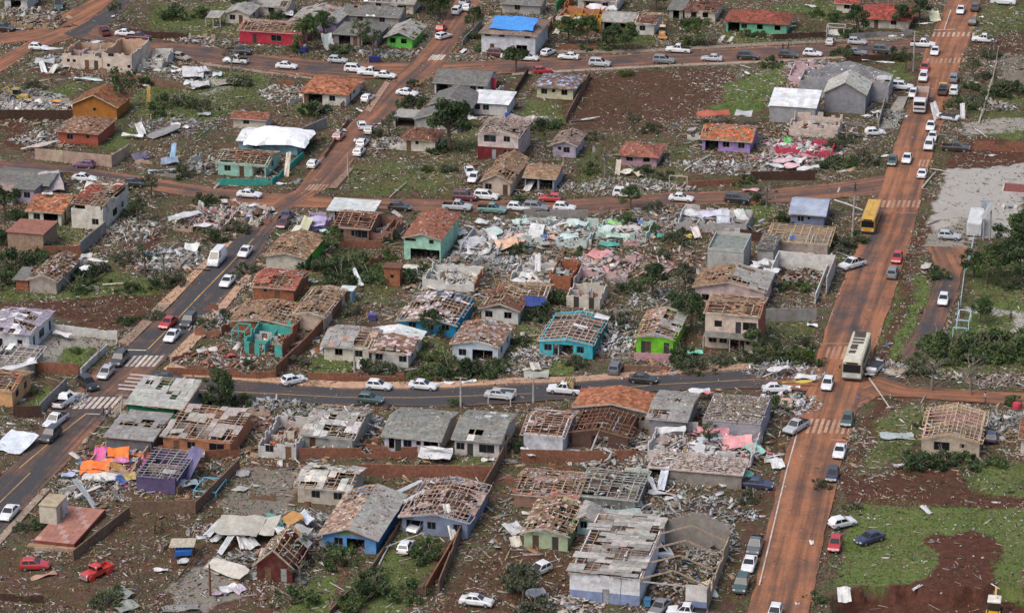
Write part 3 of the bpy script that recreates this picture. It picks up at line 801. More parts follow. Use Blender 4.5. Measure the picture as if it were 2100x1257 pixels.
    if n and form != 'slab':
        P = np.c_[NR.uniform(.25, L - .25, n), NR.uniform(.25, d - .25, n), np.zeros(n)]
        rr = np.hypot((P[:, 0] - L / 2) / L, (P[:, 1] - d / 2) / d) * 2
        top = (h * .35 if form == 'open' else .5)
        P[:, 2] = .08 + NR.random(n) ** 2 * top * np.clip(1.25 - rr, .15, 1)
        k = NR.random(n)
        big = 1.5 if form == 'open' else 1
        sz = np.c_[.15 + 1.3 * big * k ** 4 + .3 * k, .1 + .5 * big * NR.random(n) ** 2, .04 + .22 * NR.random(n) ** 3]
        tag(chips('rubble', P, sz, pal(n, pal_ or P_MIX), .4, M['scrap'], root), kind='stuff')
    if form == 'open' and jag > .4:                         # bigger broken pieces of wall and ceiling
        n = int(L * d * mess * .55)
        P = np.c_[NR.normal(L / 2, L * .34, n), NR.normal(d / 2, d * .34, n), NR.uniform(.25, .4 + h * .4, n)]
        P[:, 2] *= np.clip(1.3 - np.hypot((P[:, 0] - L / 2) / L, (P[:, 1] - d / 2) / d) * 1.6, .15, 1)
        sz = np.c_[NR.uniform(.7, 2.8, n), NR.uniform(.4, 1.3, n), NR.uniform(.05, .14, n)]
        tag(chips('wreckage', P, sz, pal(n, tuple(pal_ or P_MIX) + ((wc, 5),)), .38, M['scrap'], root, True), kind='stuff')
    if form in ('gd', 'gw', 'hip', 'slab') and mess > .3:
        n = int(L * d * mess * (.35 + 1.1 * cov)) * (4 if form == 'slab' else 1)
        P = np.c_[NR.uniform(.1, L - .1, n), NR.uniform(.1, d - .1, n), np.zeros(n)]
        if form == 'slab': P[:, 2] = h + .08 + .3 * NR.random(n) ** 3
        elif form == 'gd': P[:, 2] = h + rise * (1 - np.abs(P[:, 0] - L / 2) / (L / 2))
        elif form == 'gw': P[:, 2] = h + rise * (1 - np.abs(P[:, 1] - d / 2) / (d / 2))
        else: P[:, 2] = h + rise * np.clip(np.minimum(np.minimum(P[:, 0], L - P[:, 0]), np.minimum(P[:, 1], d - P[:, 1])) / (min(L, d) / 2), 0, 1)
        P[:, 2] += .14
        k = NR.random(n)
        sz = np.c_[.2 + 1.3 * k ** 4, .08 + .3 * NR.random(n) ** 2, np.full(n, .05)]
        tag(chips('roof_debris', P, sz, pal(n, ((col, 3), (WHT, 1), (LGY, 1), (TAN, 1.5), (BRN, 1))), .18, M['scrap'], root), kind='stuff')
    if porch:                                               # a lean-to roof on posts before the front wall
        x0, x1, dp, hp, pc, pcov = porch
        cv, lt = MB(), MB()
        slope(cv, lt, Vector((x0 * L, -dp, hp)), X_, Vector((0, 1, .16)).normalized(), (x1 - x0) * L, dp * 1.02, 0, 0, 'F', pcov, RC[pc], fld, r)
        cv.build('porch_cladding', M['roof'], root); lt.build('porch_lattice', M['wood'], root)
        for k in (x0, (x0 + x1) / 2, x1):
            p = MB(); p.box(k * L - .08, k * L + .08, -dp + .1, -dp + .26, 0, hp - .02, (.45, .42, .4)); p.build('porch_post', M['plaster'], root)
    return root, L

# ---------------------------------------------------------------- every house of the photo, by rows from the far side
def ruin(label, t, x, y, xr, d, h=1.5, jag=.8, mess=1.6, **k):
    k.setdefault('name', 'ruined_house'); k.setdefault('cat', 'ruined house')
    return house(label, t, x, y, xr, d, h, 'open', 0, 'T', 0, jag=jag, mess=mess, **k)
WP = ((WHT, 6), (LGY, 4), (CRM, 2), (GRY, 1.5), (TAN, 1.5), (BRN, 1), (PNK, .4))
PP = ((PNK, 2.2), (WHT, 4), (LGY, 3.5), ((.4, .13, .14), .8), (BRN, 1), (TAN, 1))
MP = ((MNT, 1.6), (WHT, 5), (LGY, 4), (GRY, 2.5), (TAN, 3), ((.5, .34, .25), 1), (BRN, 1), (BLU, .3))
BP = ((BRK, 5), (TAN, 3), (LGY, 2), (BRN, 2), (CRM, 1.5), (DRK, .6))
CP_ = (((.7, .16, .03), 2), ((.6, .12, .28), 2), (WHT, 3), (LGY, 3), (BLU, 1), ((.5, .33, .06), 1), (TAN, 2), (BRN, 1))
CRW, LIL = (.56, .5, .42), (.34, .28, .4)
# --- tile 0 / 1 : far row
house('white shed|at the far edge with a pale flat roof', 0, 40, 75, 225, 7, 2.4, 'sf', .7, 'M', .98, WHT, 'WH', 'b.5', mess=.2)
house('cream gabled house|with a bleached grey roof above a green yard', 0, 1850, 195, 2045, 9, 2.5, 'gd', 1.0, 'F', .86, CRW, 'LG', 'w.3 d.65|w.4', porch=(-.6, 0, 4, 2.2, 'LG', .8))
house('crimson house|with pink side wall and a stripped tile roof', 0, 1965, 350, 2470, 9, 2.9, 'gw', .9, 'T', .35, (.42, .035, .06), 'PK', 'd.25 g.6|', side=(.55, .14, .2))
house('grey roofed shack|with its sheets half gone by the crimson house', 1, 0, 130, 250, 7, 2.4, 'gw', .9, 'F', .6, CRW, 'LG', 'w.5|')
house('lilac gabled house|with a weathered grey cement sheet roof', 1, 290, 255, 660, 11, 2.4, 'gd', 1.3, 'F', .85, LIL, 'LG', 'p.3 w.75|', alt=((.2, .08, .05), .12))
house('mauve house|under a dark grey hipped roof', 1, 640, 370, 990, 10, 2.5, 'hip', 1.4, 'F', .97, (.3, .24, .28), 'GF', 'b.25 d.5 b.8|', mess=.3)
house('long grey roofed house|behind the mauve house', 1, 720, 200, 1170, 7, 2.4, 'gw', 1.1, 'F', .92, LGY, 'GF', 'w.3 w.7|')
house('bleached skeleton house|with a bare white roof frame at the far edge', 1, 900, 95, 1110, 7, 2.5, 'gw', 1, 'F', .4, LGY, 'WH', 'w.5|', wood=(.5, .48, .46))
house('brown patched house|at the far edge beside the bare white frame', 1, 1130, 110, 1290, 7, 2.4, 'gw', .9, 'F', .8, CRW, 'LG', 'b.4|')
house('lime green gabled house|with grey sheets over two dark windows', 1, 1078, 388, 1282, 10, 2.5, 'gd', 1.15, 'F', .8, (.12, .42, .08), 'LG', 'n.22 n.66|w.5', gcol=(.04, .16, .09), oh=.7)
house('tall white house|two storeys high with a roof under blue plastic', 1, 1850, 432, 2290, 13, 4.5, 'hip', 1.7, 'F', .93, (.56, .57, .6), 'MX', 'w.38^1 w.12^1 d.2 g.75 w.85^1|', oh=.6, mess=.4)
house('tiny grey house|at the far edge behind the blue plastic', 2, -80, 110, 230, 6, 2.4, 'gw', .8, 'F', .9, LGY, 'GF', 'w.4|')
house('orange and yellow townhouse|roofless between bright party walls', 2, 375, 235, 730, 9, 2.9, 'open', 0, 'T', 0, (.55, .3, .05), jag=.25, side=(.6, .36, .02), mess=1.1, inner=(.45, .2, .1))
house('white gutted shop|at the far edge with a collapsed pale roof', 2, 540, 85, 860, 8, 2.6, 'gw', .8, 'F', .5, WHT, 'PK', 'b.3 w.7|')
house('dark carport|under a long grey sheet roof', 2, 735, 250, 1000, 8, 2.2, 'gw', .8, 'F', .94, LGY, 'LG', 'b.25 b.75|', mess=.2)
house('white end house|with tiles torn from half its roof', 2, 1005, 285, 1165, 9, 2.7, 'gw', .8, 'T', .45, (.58, .55, .52), 'BR', 'w.4|', mess=.5)
house('pale pink hipped house|with a dark tile roof and two square windows', 2, 1415, 172, 1665, 10, 2.5, 'hip', 1.1, 'T', .7, (.6, .48, .42), 'BR', 'n.3 n.68|', alt=((.05, .03, .025), .3))
house('grey annex|beside the pale pink hipped house', 2, 1290, 160, 1400, 7, 2.3, 'sf', .6, 'F', .95, LGY, 'GF', 'b.5|', mess=.2)
house('mint bungalow|under an intact red brown tile roof with an arched porch', 2, 1755, 262, 2250, 9, 2.6, 'hip', 1.5, 'T', .97, (.16, .45, .28), (.2, .065, .045), 'b.13 w.3 n.56 n.85|', oh=.6, mess=.3)
house('red roofed villa|with a bright red hipped roof behind trees', 3, 745, 225, 1150, 10, 2.4, 'hip', 2.0, 'T', .97, CRW, 'RD', 'd.35 w.7|', oh=.8, mess=.2)
house('brown roofed cottage|at the far edge behind the red roofed villa', 3, 560, 105, 730, 7, 2.3, 'gw', 1, 'T', .95, CRW, 'RD', 'w.5|')
# --- tile 0 / 1 : second block
house('tall cream ruin|two storeys of bare wall with no roof', 0, 845, 600, 1085, 12, 4.6, 'open', 0, 'T', 0, (.6, .5, .42), jag=.12, op='w.3^1 s.85^1 s.9 s.2|', mess=1.3, pal_=BP, inner=(.5, .34, .24), parts=0)
house('low cream ruin|open to the sky and full of broken tiles', 0, 515, 560, 840, 11, 3.5, 'open', 0, 'T', 0, (.6, .5, .42), jag=.25, op='s.15^0 s.3 d.62 d.85|', mess=1.8, pal_=BP, inner=(.5, .34, .24))
ruin('white rubble wing|joined to the tall cream ruin', 0, 1110, 560, 1330, 8, 2.6, .9, 2.2, wc=WHT, pal_=WP)
house('orange gabled house|with a brown tile roof and plain end wall', 0, 598, 955, 960, 8, 2.7, 'gd', 2.2, 'T', .93, (.38, .15, .035), (.19, .09, .045), 's.5|', oh=.5, mess=.3, alt=((.26, .1, .05), .3))
house('brick red house|with worn tile roof in a walled garden', 0, 480, 1178, 805, 10, 2.6, 'hip', 1.0, 'T', .88, (.36, .09, .06), (.19, .1, .065), 's.75 w.3|', mess=.9, alt=((.28, .2, .14), .3))
ruin('grey crushed yard|heaped with broken concrete at the frame edge', 0, -40, 930, 500, 9, 1.4, .9, 2.2, wc=LGY, pal_=WP)
ruin('brown scattered ruin|beside the far dirt crossing', 0, 90, 225, 440, 8, 1.2, .9, 1.8, wc=TAN)
house('white tile roofed villa|with an orange hipped roof at the crossroads', 1, 385, 852, 740, 11, 2.7, 'hip', 1.25, 'T', .985, (.6, .56, .5), 'OR', 'd.08 p.27 w.68|d.3 w.55', oh=.7, mess=.15, alt=((.2, .06, .03), .18))
house('white long house|under a dark grey cement roof with a red disc', 1, 1465, 770, 1885, 10, 2.6, 'gw', 1.25, 'F', .97, (.56, .56, .56), 'GF', 'b.15 d.3 w.75 w.9|s.4', mess=.3)
house('grey gabled wing|below the white long house', 1, 1425, 955, 1765, 9, 2.6, 'gd', 1.6, 'F', .96, (.3, .31, .31), 'GF', '|', gcol=(.42, .43, .43), mess=.3)
house('white flat roofed block|with strip windows beside the grey gabled wing', 1, 1770, 935, 2060, 7, 2.4, 'sf', .5, 'M', .98, WHT, 'WH', 'w.15 w.4|', mess=.2)
house('pale blank gable house|with one bare end wall facing the street', 1, 1315, 1075, 1650, 6, 2.7, 'gd', 1.3, 'F', .97, (.36, .35, .33), 'GF', '|', mess=.3)
house('low white carport|with an open dark bay', 1, 1130, 1045, 1310, 5, 2.2, 'slab', 0, 'F', 1, LGY, 'LG', 'b.3 b.75|', mess=.3)
house('brown tiled cottage|half collapsed beside a round dark tree', 1, 1200, 1235, 1470, 7, 2.5, 'hip', 1.2, 'T', .75, (.55, .5, .42), 'BR', 'd.2 s.45|w.5', mess=1.2)
house('pink and maroon house|two storeys with white upper walls', 1, 1820, 1300, 2150, 11, 5.0, 'gd', 1.0, 'T', .5, (.6, .5, .47), 'PK', 'g.3^1 w.72^1 d.4 d.55 b.8|w.3^1 w.6^1', side=(.52, .4, .38), base=((.15, .02, .025), 2.5), wood=(.45, .38, .33), mess=.6)
house('pale yellow bungalow|with blue grey plastic over its roof', 2, 205, 805, 500, 9, 2.7, 'hip', 1.2, 'T', .9, (.56, .53, .36), (.16, .11, .09), 'w.2 s.46 w.76|', oh=.7, mess=.4, alt=((.28, .33, .45), .25))
house('small lilac cottage|with a worn roof beside the brown field', 2, 335, 1285, 522, 8, 2.6, 'gd', .8, 'T', .7, (.42, .36, .46), 'MX', 's.3 w.6|')
house('pink brick bungalow|with a rust red tile roof', 6, 890, 100, 1185, 8, 2.3, 'hip', 1.0, 'T', .88, (.42, .26, .3), (.26, .1, .07), 'w.25 w.72|', mess=.7, oh=.6)
house('violet house|with orange ridge tiles and a battered roof', 2, 1560, 1235, 1950, 10, 2.5, 'gw', 1.2, 'T', .82, (.32, .22, .46), (.28, .14, .08), 'b.2 w.5 w.82|', mess=1.2, alt=((.5, .1, .03), .25))
house('beige gabled house|with pale brown tiles and a wooden door', 5, 1862, 335, 2085, 15, 2.8, 'gd', 1.3, 'T', .72, (.5, .4, .32), 'TN', 'w.2 d.82|', alt=((.2, .12, .08), .3))
house('tan tiled porch house|with wide open bays', 6, 105, 300, 345, 8, 2.6, 'gw', .9, 'T', .85, (.3, .33, .38), 'TN', 'b.2 p.72|', mess=.8)
house('grey gabled chapel|with a speckled tile roof', 3, 460, 920, 795, 9, 4.3, 'gd', 2.3, 'F', .97, (.24, .24, .26), (.4, .4, .36), '|', oh=.3, mess=.6)
house('grey gutted hall|with a wide roofless gable behind the chapel', 3, 250, 800, 985, 9, 3.5, 'gd', 2.4, 'F', .04, (.3, .3, .32), 'WH', '|b.5', lat=False, mess=1.4, pal_=PP, ceil=False)
ruin('pink roofless shop|behind the grey gutted hall', 3, 170, 690, 660, 9, 2.6, .45, 1.6, wc=(.58, .42, .44), pal_=PP)
house('grey workshop|with a white sloping metal roof', 3, 10, 1000, 385, 8, 3.4, 'sf', 1.3, 'M', .985, (.3, .3, .31), 'WH', '|', mess=.1, oh=.25)
ruin('pink and cream ruin|with bare room walls and a red frame', 3, 175, 1115, 570, 8, 2.9, .5, 1.5, wc=(.56, .46, .4), pal_=PP)
ruin('crimson collapsed house|reduced to pink and white rubble', 3, 60, 1275, 520, 7, 1.8, .75, 2.6, wc=(.45, .06, .1), pal_=PP)
house('mint and teal house|stripped to brown roof battens', 4, 1790, 180, 2180, 9, 2.6, 'gw', 1.0, 'T', .42, (.3, .52, .42), 'BR', 'w.2 d.5 b.85|w.5', mess=1.2)
house('white topped house|with a huge white sheet stretched over its roof', 0, 1960, 1245, 2440, 8, 2.4, 'gw', .9, 'F', .9, (.2, .35, .42), 'WH', 'w.3|', mess=.4)
house('red shed|with a small rust tile roof behind the white sheet', 0, 1915, 1050, 2180, 4, 2.2, 'gw', .7, 'T', .95, CRW, 'RB', 'w.4|')
# --- tile 4 : west block
house('long grey shed|with a slack cement roof at the frame edge', 4, -60, 330, 400, 8, 2.5, 'gw', .8, 'F', .96, GRY, 'GF', 'w.4|', mess=.3)
house('small lilac house|with a dark window facing the gardens', 4, 112, 400, 285, 5, 2.5, 'slab', 0, 'F', 1, (.36, .3, .36), 'GF', 's.2 w.65|', mess=.2)
house('grey block house|at the frame edge beside the small lilac house', 4, -90, 415, 105, 5, 2.2, 'slab', 0, 'F', 1, (.33, .32, .34), 'PK', 'w.3|', mess=.2)
house('cream orange roofed house|with a bright tile roof and grey porch', 4, 238, 580, 505, 10, 2.7, 'gw', 1.3, 'T', .93, (.56, .54, .44), 'OR', 'w.25 p.68|d.2 w.5', oh=.5, mess=.5, alt=((.2, .08, .04), .2))
house('tall cream walled house|with broken parapets and no roof', 4, 590, 615, 850, 14, 4.6, 'gw', .6, 'T', .45, (.6, .57, .5), (.26, .07, .05), 'w.75|g.45 w.75', jag=.22, mess=1.5, oh=0, inner=(.5, .46, .4))
house('brick annex|of rough tan blocks with a red floor on top', 4, 68, 795, 360, 7, 3.4, 'slab', 0, 'F', 1, (.3, .21, .15), (.26, .12, .09), '|', brick=True, mess=.2)
house('collapsed cottage|with twisted roof poles and a grey end wall', 4, 245, 1140, 465, 12, 2.5, 'gd', 1.0, 'T', .5, (.36, .31, .27), 'BR', '|', mess=2, alt=((.4, .38, .36), .3))
house('brick lean-to|beside the collapsed cottage', 4, 135, 1120, 235, 4, 2, 'sf', .5, 'F', .9, BRK, 'GF', '|', brick=True)
ruin('pink floored ruin|swept bare with rubble along one side', 4, 1550, 610, 1960, 9, 1.0, .92, 1.4, wc=(.4, .2, .22), floor=(.3, .14, .15))
ruin('rubble strewn bend plot|of white and tan fragments by the crossing', 4, 1870, 590, 2120, 9, 1.3, .9, 2.3, wc=CRW)
ruin('lilac floored ruin|with blue plastic and a bare floor', 4, 1190, 930, 1480, 8, .8, .95, 1.2, wc=LGY, floor=(.36, .3, .31), pal_=WP)
# --- tiles 5 - 7 : central block
ruin('lilac broken shed|beside the muddy crossing', 5, 395, 640, 570, 5, 2.2, .5, 1.2, wc=(.42, .36, .5))
house('white ribbed roof shed|low beside the muddy street', 5, 600, 560, 950, 5, 2.2, 'sf', .5, 'M', .93, LGY, (.52, .54, .52), 'b.3 b.7|')
house('brown brick house|with a lattice of empty roof battens', 5, 635, 712, 925, 9, 2.7, 'gw', 1.2, 'T', .25, (.22, .13, .1), 'RB', 's.25 w.6 g.8|', brick=True, mess=1.2, wood=(.4, .22, .15))
ruin('brick shell|next to the brown brick house', 5, 925, 720, 1120, 8, 2.4, .5, 1.3, wc=(.26, .14, .11), brick=True)
house('mint green house|with a rust brown roof and tall side wall', 5, 1215, 872, 1515, 14, 4.2, 'gd', .9, 'T', .9, (.34, .58, .44), (.24, .1, .065), 'g.15^1 t.75^1 p.4 b.8|w.15^1 w.4^1 w.65^1 w.88^1', mess=.7, oh=.3)
house('lime sided house|with a mossy brown tile roof', 5, 85, 955, 405, 12, 2.7, 'gd', .7, 'T', .82, (.5, .46, .38), (.2, .12, .075), '|w.3', side=(.12, .42, .06), mess=.8, alt=((.3, .2, .12), .3))
house('red brick hovel|with heaps of red tiles on its roof', 5, -20, 1195, 310, 9, 2.4, 'gw', .8, 'T', .6, BRK, (.3, .1, .07), 's.3 d.6|', brick=True, mess=1.6, pal_=BP)
house('brick water tower|square and narrow above the shrubs', 5, 1055, 1085, 1180, 2.2, 3.3, 'slab', 0, 'F', 1, BRK, 'BR', 's.5|', brick=True, mess=0, name='water_tower', cat='tower')
ruin('white plaster ruin|with one brick bay', 5, 1365, 1115, 1790, 8, 2.3, .55, 1.7, wc=(.56, .55, .5), pal_=WP, side=BRK)
house('tan battened house|stripped of tiles behind the bright blue house', 9, 300, 180, 560, 13, 2.6, 'gd', .6, 'T', .35, (.5, .4, .32), 'TN', '|', mess=1.2)
house('blue kiosk|small and white topped in the shrubs', 5, 695, 1225, 790, 2, 2.2, 'slab', 0, 'F', 1, (.15, .32, .42), 'WH', 'd.6|', mess=0)
ruin('mint and white wreck|flattened across the plot by the muddy street', 6, -20, 740, 610, 12, 1.8, .85, 2.4, wc=(.46, .54, .5), pal_=MP)
ruin('pale grey wreck|beside the mint green house', 5, 1650, 860, 1960, 13, 1.6, .8, 1.6, wc=(.5, .5, .52), pal_=MP)
ruin('mint flattened house|with one panel still standing', 6, 690, 700, 1100, 8, 1.5, .85, 2, wc=(.4, .54, .47), pal_=MP)
ruin('grey walled ruin|with white rooms and a doorway', 6, 1350, 640, 1920, 9, 2.3, .45, 1.3, wc=(.34, .32, .31), inner=WHT, pal_=WP)
ruin('pink rubble house|spread in a low heap', 6, 500, 1010, 940, 9, 1.6, .85, 2.3, wc=(.52, .36, .34), pal_=PP)
ruin('white rubble house|against a brick side wall', 6, -30, 1100, 310, 10, 1.9, .8, 2.2, wc=(.56, .54, .5), pal_=WP)
ruin('brick roofless box|beside the white rubble house', 6, 300, 1110, 480, 9, 2.6, .3, 1.0, wc=BRK, brick=True)
house('concrete box house|with a raised parapet and green grey flat roof', 6, 1600, 1010, 1895, 9, 4.6, 'slab', 0, 'F', 1, (.4, .4, .37), (.2, .22, .2), '|', parapet=.7, mess=0)
house('pale pink gable house|with a half stripped tan roof', 6, 1500, 1245, 2065, 9, 3.4, 'gd', 1.3, 'T', .6, (.55, .42, .4), 'TN', 'w.15 w.7|', right=('F', .75, 'LG'), mess=.6)
house('white littered flat roof|strewn with white sheets behind the pink gable', 7, -90, 930, 40, 8, 3.2, 'slab', 0, 'F', 1, LGY, 'GF', '|', mess=1.2, pal_=WP)
house('slate blue house|with a blue grey roof at the corner', 7, 185, 600, 455, 9, 2.6, 'gw', 1.3, 'M', .93, (.16, .19, .28), (.3, .34, .42), 's.55 w.3|', mess=.3, frame=(.3, .3, .32))
house('open rafter house|with only pale rafters left of its roof', 7, -10, 815, 485, 8, 2.3, 'sf', .4, 'T', .03, (.4, .33, .28), 'TN', '|', mess=1.0, wood=(.5, .34, .19))
house('white walled yard house|roofless with tall blank white walls', 7, 0, 1130, 480, 12, 3.3, 'open', 0, 'T', 0, (.4, .38, .34), jag=.08, parts=0, inner=(.6, .58, .54), side=(.45, .42, .4), mess=.5, nowall='f')
ruin('cream low ruin|with brown doors above the turquoise house', 6, 445, 1265, 720, 7, 2.4, .3, 1.2, wc=(.54, .5, .42), op='d.3 d.75|', pal_=BP)
house('white cottage|with a shingled gable behind the bright blue house', 9, 1850, 128, 2150, 9, 2.6, 'gd', 1.0, 'T', .5, (.55, .54, .5), 'BR', 'w.2 w.72|', gcol=(.2, .17, .14), mess=.7)
house('rust battened house|with blue plastic beside bare battens', 6, -120, 1290, 250, 8, 2.5, 'gw', 1.0, 'T', .35, CRW, 'RB', '|', mess=1)
# --- tile 8 / 9 / 10 : along the lower street, far side
house('white villa|with lilac grey roof sheets over torn battens', 8, -140, 352, 245, 11, 3.3, 'hip', .9, 'F', .68, (.6, .6, .62), 'LI', 't.38 t.8|t.18 g.5 t.85', mess=.8, alt=((.6, .58, .6), .25), frame=(.12, .12, .12))
house('peach house|with orange side wall and a splintered roof', 8, -210, 800, 105, 8, 2.9, 'gw', 1.0, 'T', .35, (.62, .36, .18), (.25, .09, .06), '|w.7 w.25', mess=1.3)
house('white framed shed|with bare white roof battens behind the peach house', 8, -60, 560, 250, 6, 2.4, 'sf', .5, 'M', .5, LGY, 'WH', '|', wood=(.5, .45, .42))
house('brick and teal house|gutted with brick side wall', 9, -95, 395, 215, 9, 3.0, 'open', 0, 'T', 0, (.08, .38, .33), jag=.35, side=BRK, mess=1.5, pal_=BP, op='d.2 b.6|')
house('tan sagging house|with a tile roof sunk over its rooms', 8, 1900, 215, 2400, 9, 2.2, 'gd', .8, 'T', .6, BRK, 'TN', '|', brick=True, mess=1.4)
house('cream house|with half a grey roof and two dark windows', 9, 560, 437, 925, 9, 2.6, 'gw', 1.0, 'F', .66, (.56, .52, .42), (.28, .27, .26), 'w.33 w.78|', mess=.9, alt=((.36, .24, .19), .25), oh=.5)
house('white pointed roof house|with a white metal gable', 9, 950, 345, 1330, 2.6, 2.5, 'gd', .8, 'M', .93, (.5, .49, .47), 'WH', '|', mess=.4, oh=.7)
house('brown porch house|with patched tiles before the white gable', 9, 950, 482, 1250, 5, 2.4, 'sf', .9, 'T', .75, (.46, .45, .42), (.2, .12, .085), 'w.2 w.85|w.5', mess=.8, alt=((.42, .36, .36), .35))
house('bright blue house|with a low blue gable and white roof panels', 9, 1165, 218, 1640, 13, 2.3, 'gd', 1.0, 'T', .48, (.015, .2, .36), 'PK', 'w.25 w.55 w.82|', mess=.9, alt=((.55, .5, .5), .4))
house('pale blue white house|with an open porch and ragged brown roof', 9, 1612, 442, 1985, 10, 3.0, 'gd', .75, 'T', .72, (.56, .62, .68), (.21, .125, .085), 'w.22 p.66|w.25 w.7', side=(.6, .6, .58), mess=.9, alt=((.36, .3, .28), .3))
house('turquoise house|with bare rafters and white panels on its roof', 10, 225, 402, 660, 13, 2.7, 'gd', .75, 'M', .07, (.06, .42, .5), 'WH', 'w.16 p.45 w.77|w.5', side=(.03, .2, .22), right=('M', .4, 'WH'), mess=.35, oh=.35, wood=(.48, .36, .3), ceil=True)  # right side's darker turquoise has its shade painted into the wall colour
house('lime green house|with a white gable above a pink porch wall', 10, 1020, 378, 1320, 12, 2.9, 'gd', .8, 'T', .72, (.17, .5, .035), (.28, .17, .11), 'd.2 d.32 d.82|', gcol=(.45, .47, .55), right=('F', .55, 'LG'), mess=.9, alt=((.4, .38, .37), .25))
house('beige two storey house|with a grey porch roof and red side', 10, 1580, 335, 2012, 9, 6.1, 'gw', .6, 'T', .4, (.58, .46, .38), (.27, .16, .1), 'n.25^1 d.63^1 g.85^1 w.15 w.35 b.6 w.85|', side=(.36, .12, .09), mess=.8, oh=.3, porch=(0, 1, 1.8, 2.55, 'GF', .96))
# --- tiles 8 - 11 : near side of the lower street
house('green fronted shop|under pale cement sheets at the corner', 8, 1050, 920, 1490, 9, 2.5, 'sf', .9, 'F', .76, (.02, .15, .07), (.36, .36, .33), 's.9|', side=(.42, .42, .41), mess=.5)
house('flat grey house|with two gaping holes in its roof', 8, 880, 1185, 1245, 9, 2.4, 'sf', .5, 'F', .66, (.16, .16, .17), (.25, .24, .23), '|', mess=.8)
house('brick house|with orange walls under a debris strewn roof', 8, 1342, 1195, 1890, 11, 2.7, 'sf', .6, 'F', .45, (.4, .17, .09), (.36, .32, .28), 'd.2 w.42 g.8|', mess=1.6, wood=(.4, .33, .27))
ruin('white gutted row house|with a red brown tangle of rafters', 9, 20, 1235, 330, 11, 2.7, .4, 2, wc=(.5, .48, .46), pal_=BP, op='w.3 d.8|')
house('slumped sheet house|with tilted grey roof panels', 9, 385, 1170, 790, 12, 2.5, 'gw', 1.1, 'F', .58, (.33, .34, .32), 'LG', 'd.2|', mess=1.8, alt=((.5, .48, .45), .3))
house('white row house|with mossy grey roof and three doors', 9, 1055, 1185, 1505, 11, 2.6, 'gw', 1.1, 'F', .95, (.58, .56, .6), (.2, .2, .18), 't.13 d.25 w.42 s.62 g.85|', mess=.6, side=(.5, .45, .4), frame=(.08, .08, .1))
house('grey roofed white house|with a green door and pale side wall', 9, 1630, 1218, 1995, 11, 2.8, 'gw', 1.1, 'F', .9, (.52, .49, .47), (.2, .2, .18), 'w.13 d.35 g.72|w.4', mess=.6, side=(.5, .48, .48), alt=((.55, .53, .5), .12))
house('white painted wall house|with a lattice roof and blue smears', 10, 95, 1190, 415, 10, 3.0, 'gw', 1.0, 'T', .32, (.62, .63, .67), 'PK', '|', mess=.9, alt=((.5, .46, .44), .4), wood=(.42, .27, .19))
house('orange tiled house|with one wide bright tile roof', 10, 520, 960, 1130, 7, 2.9, 'gd', 1.0, 'T', .97, (.4, .37, .32), 'OR', 's.9|', oh=.5, mess=.3, alt=((.28, .09, .04), .2))
house('dark rafter house|with a burnt brown lattice roof', 10, 490, 1150, 950, 9, 2.6, 'gd', .9, 'T', .06, (.12, .07, .055), 'BR', 'b.5|', mess=.9, wood=(.22, .115, .075), oh=.6, ceil=False)
house('grey debris roof house|with litter baked over grey sheets', 10, 1125, 1065, 1420, 11, 3.1, 'gw', .7, 'F', .74, (.26, .25, .28), (.25, .24, .22), 's.75|', mess=1.4)
house('long lilac grey house|with a rubble covered roof at the avenue', 10, 1560, 1090, 2035, 11, 3.0, 'slab', 0, 'F', 1, (.33, .31, .35), (.24, .2, .165), '|', mess=1.5, parapet=.3)
ruin('pink and turquoise ruin|with broken coloured wall panels on a raised slab', 10, 1110, 1255, 1960, 11, 2.3, .7, 1.7, wc=(.56, .52, .5), pal_=PP, z0=.2)
house('rafter topped house|with exposed pink rooms beside a dark car', 11, 1255, 1205, 1730, 12, 2.7, 'gd', 1.0, 'T', .04, (.46, .38, .29), 'TN', 'g.35 s.7|', mess=.9, inner=(.5, .32, .33), wood=(.52, .36, .23), ceil=False, nowall='')
house('white cornered house|cut by the frame edge beyond the dark car', 11, 2070, 1210, 2300, 8, 2.7, 'gw', .7, 'T', .8, (.52, .47, .42), 'RB', '|')
# --- bottom rows
ruin('colourful ruin|hung with orange and pink cloth', 8, 690, 1375, 1060, 10, 1.5, .85, 1.9, wc=(.5, .36, .3), pal_=CP_)
house('purple ruin|with a grey lattice over purple painted walls', 12, 1120, 255, 1440, 9, 2.5, 'sf', .4, 'F', .3, (.11, .085, .17), (.3, .29, .28), '|', mess=1.6, pal_=CP_, wood=(.3, .28, .27))
house('patched panel house|with pale and grey roof squares', 13, 345, 350, 765, 8, 2.7, 'gw', .8, 'F', .62, (.46, .4, .33), (.36, .35, .33), 'w.35 w.78|', mess=.8, alt=((.55, .5, .44), .45), oh=.5)
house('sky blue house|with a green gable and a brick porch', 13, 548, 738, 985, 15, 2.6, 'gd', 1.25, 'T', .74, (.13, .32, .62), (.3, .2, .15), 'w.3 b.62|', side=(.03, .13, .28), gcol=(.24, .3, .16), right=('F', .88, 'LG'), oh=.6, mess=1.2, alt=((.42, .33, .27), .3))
house('blue grey battened house|with pink brown battens and a white ridge', 13, 1200, 600, 1735, 13, 2.7, 'gd', .9, 'T', .48, (.2, .24, .34), (.36, .26, .22), 'b.2 w.45 w.85|', mess=1.2, wood=(.42, .3, .24), oh=.5)
house('dark red chalet|with a steep broken gable', 13, 10, 985, 300, 8, 2.7, 'gd', 2.3, 'M', .35, (.1, .025, .022), (.42, .4, .38), 'd.3 d.75|', mess=2.2, pal_=WP, alt=((.45, .28, .12), .2))
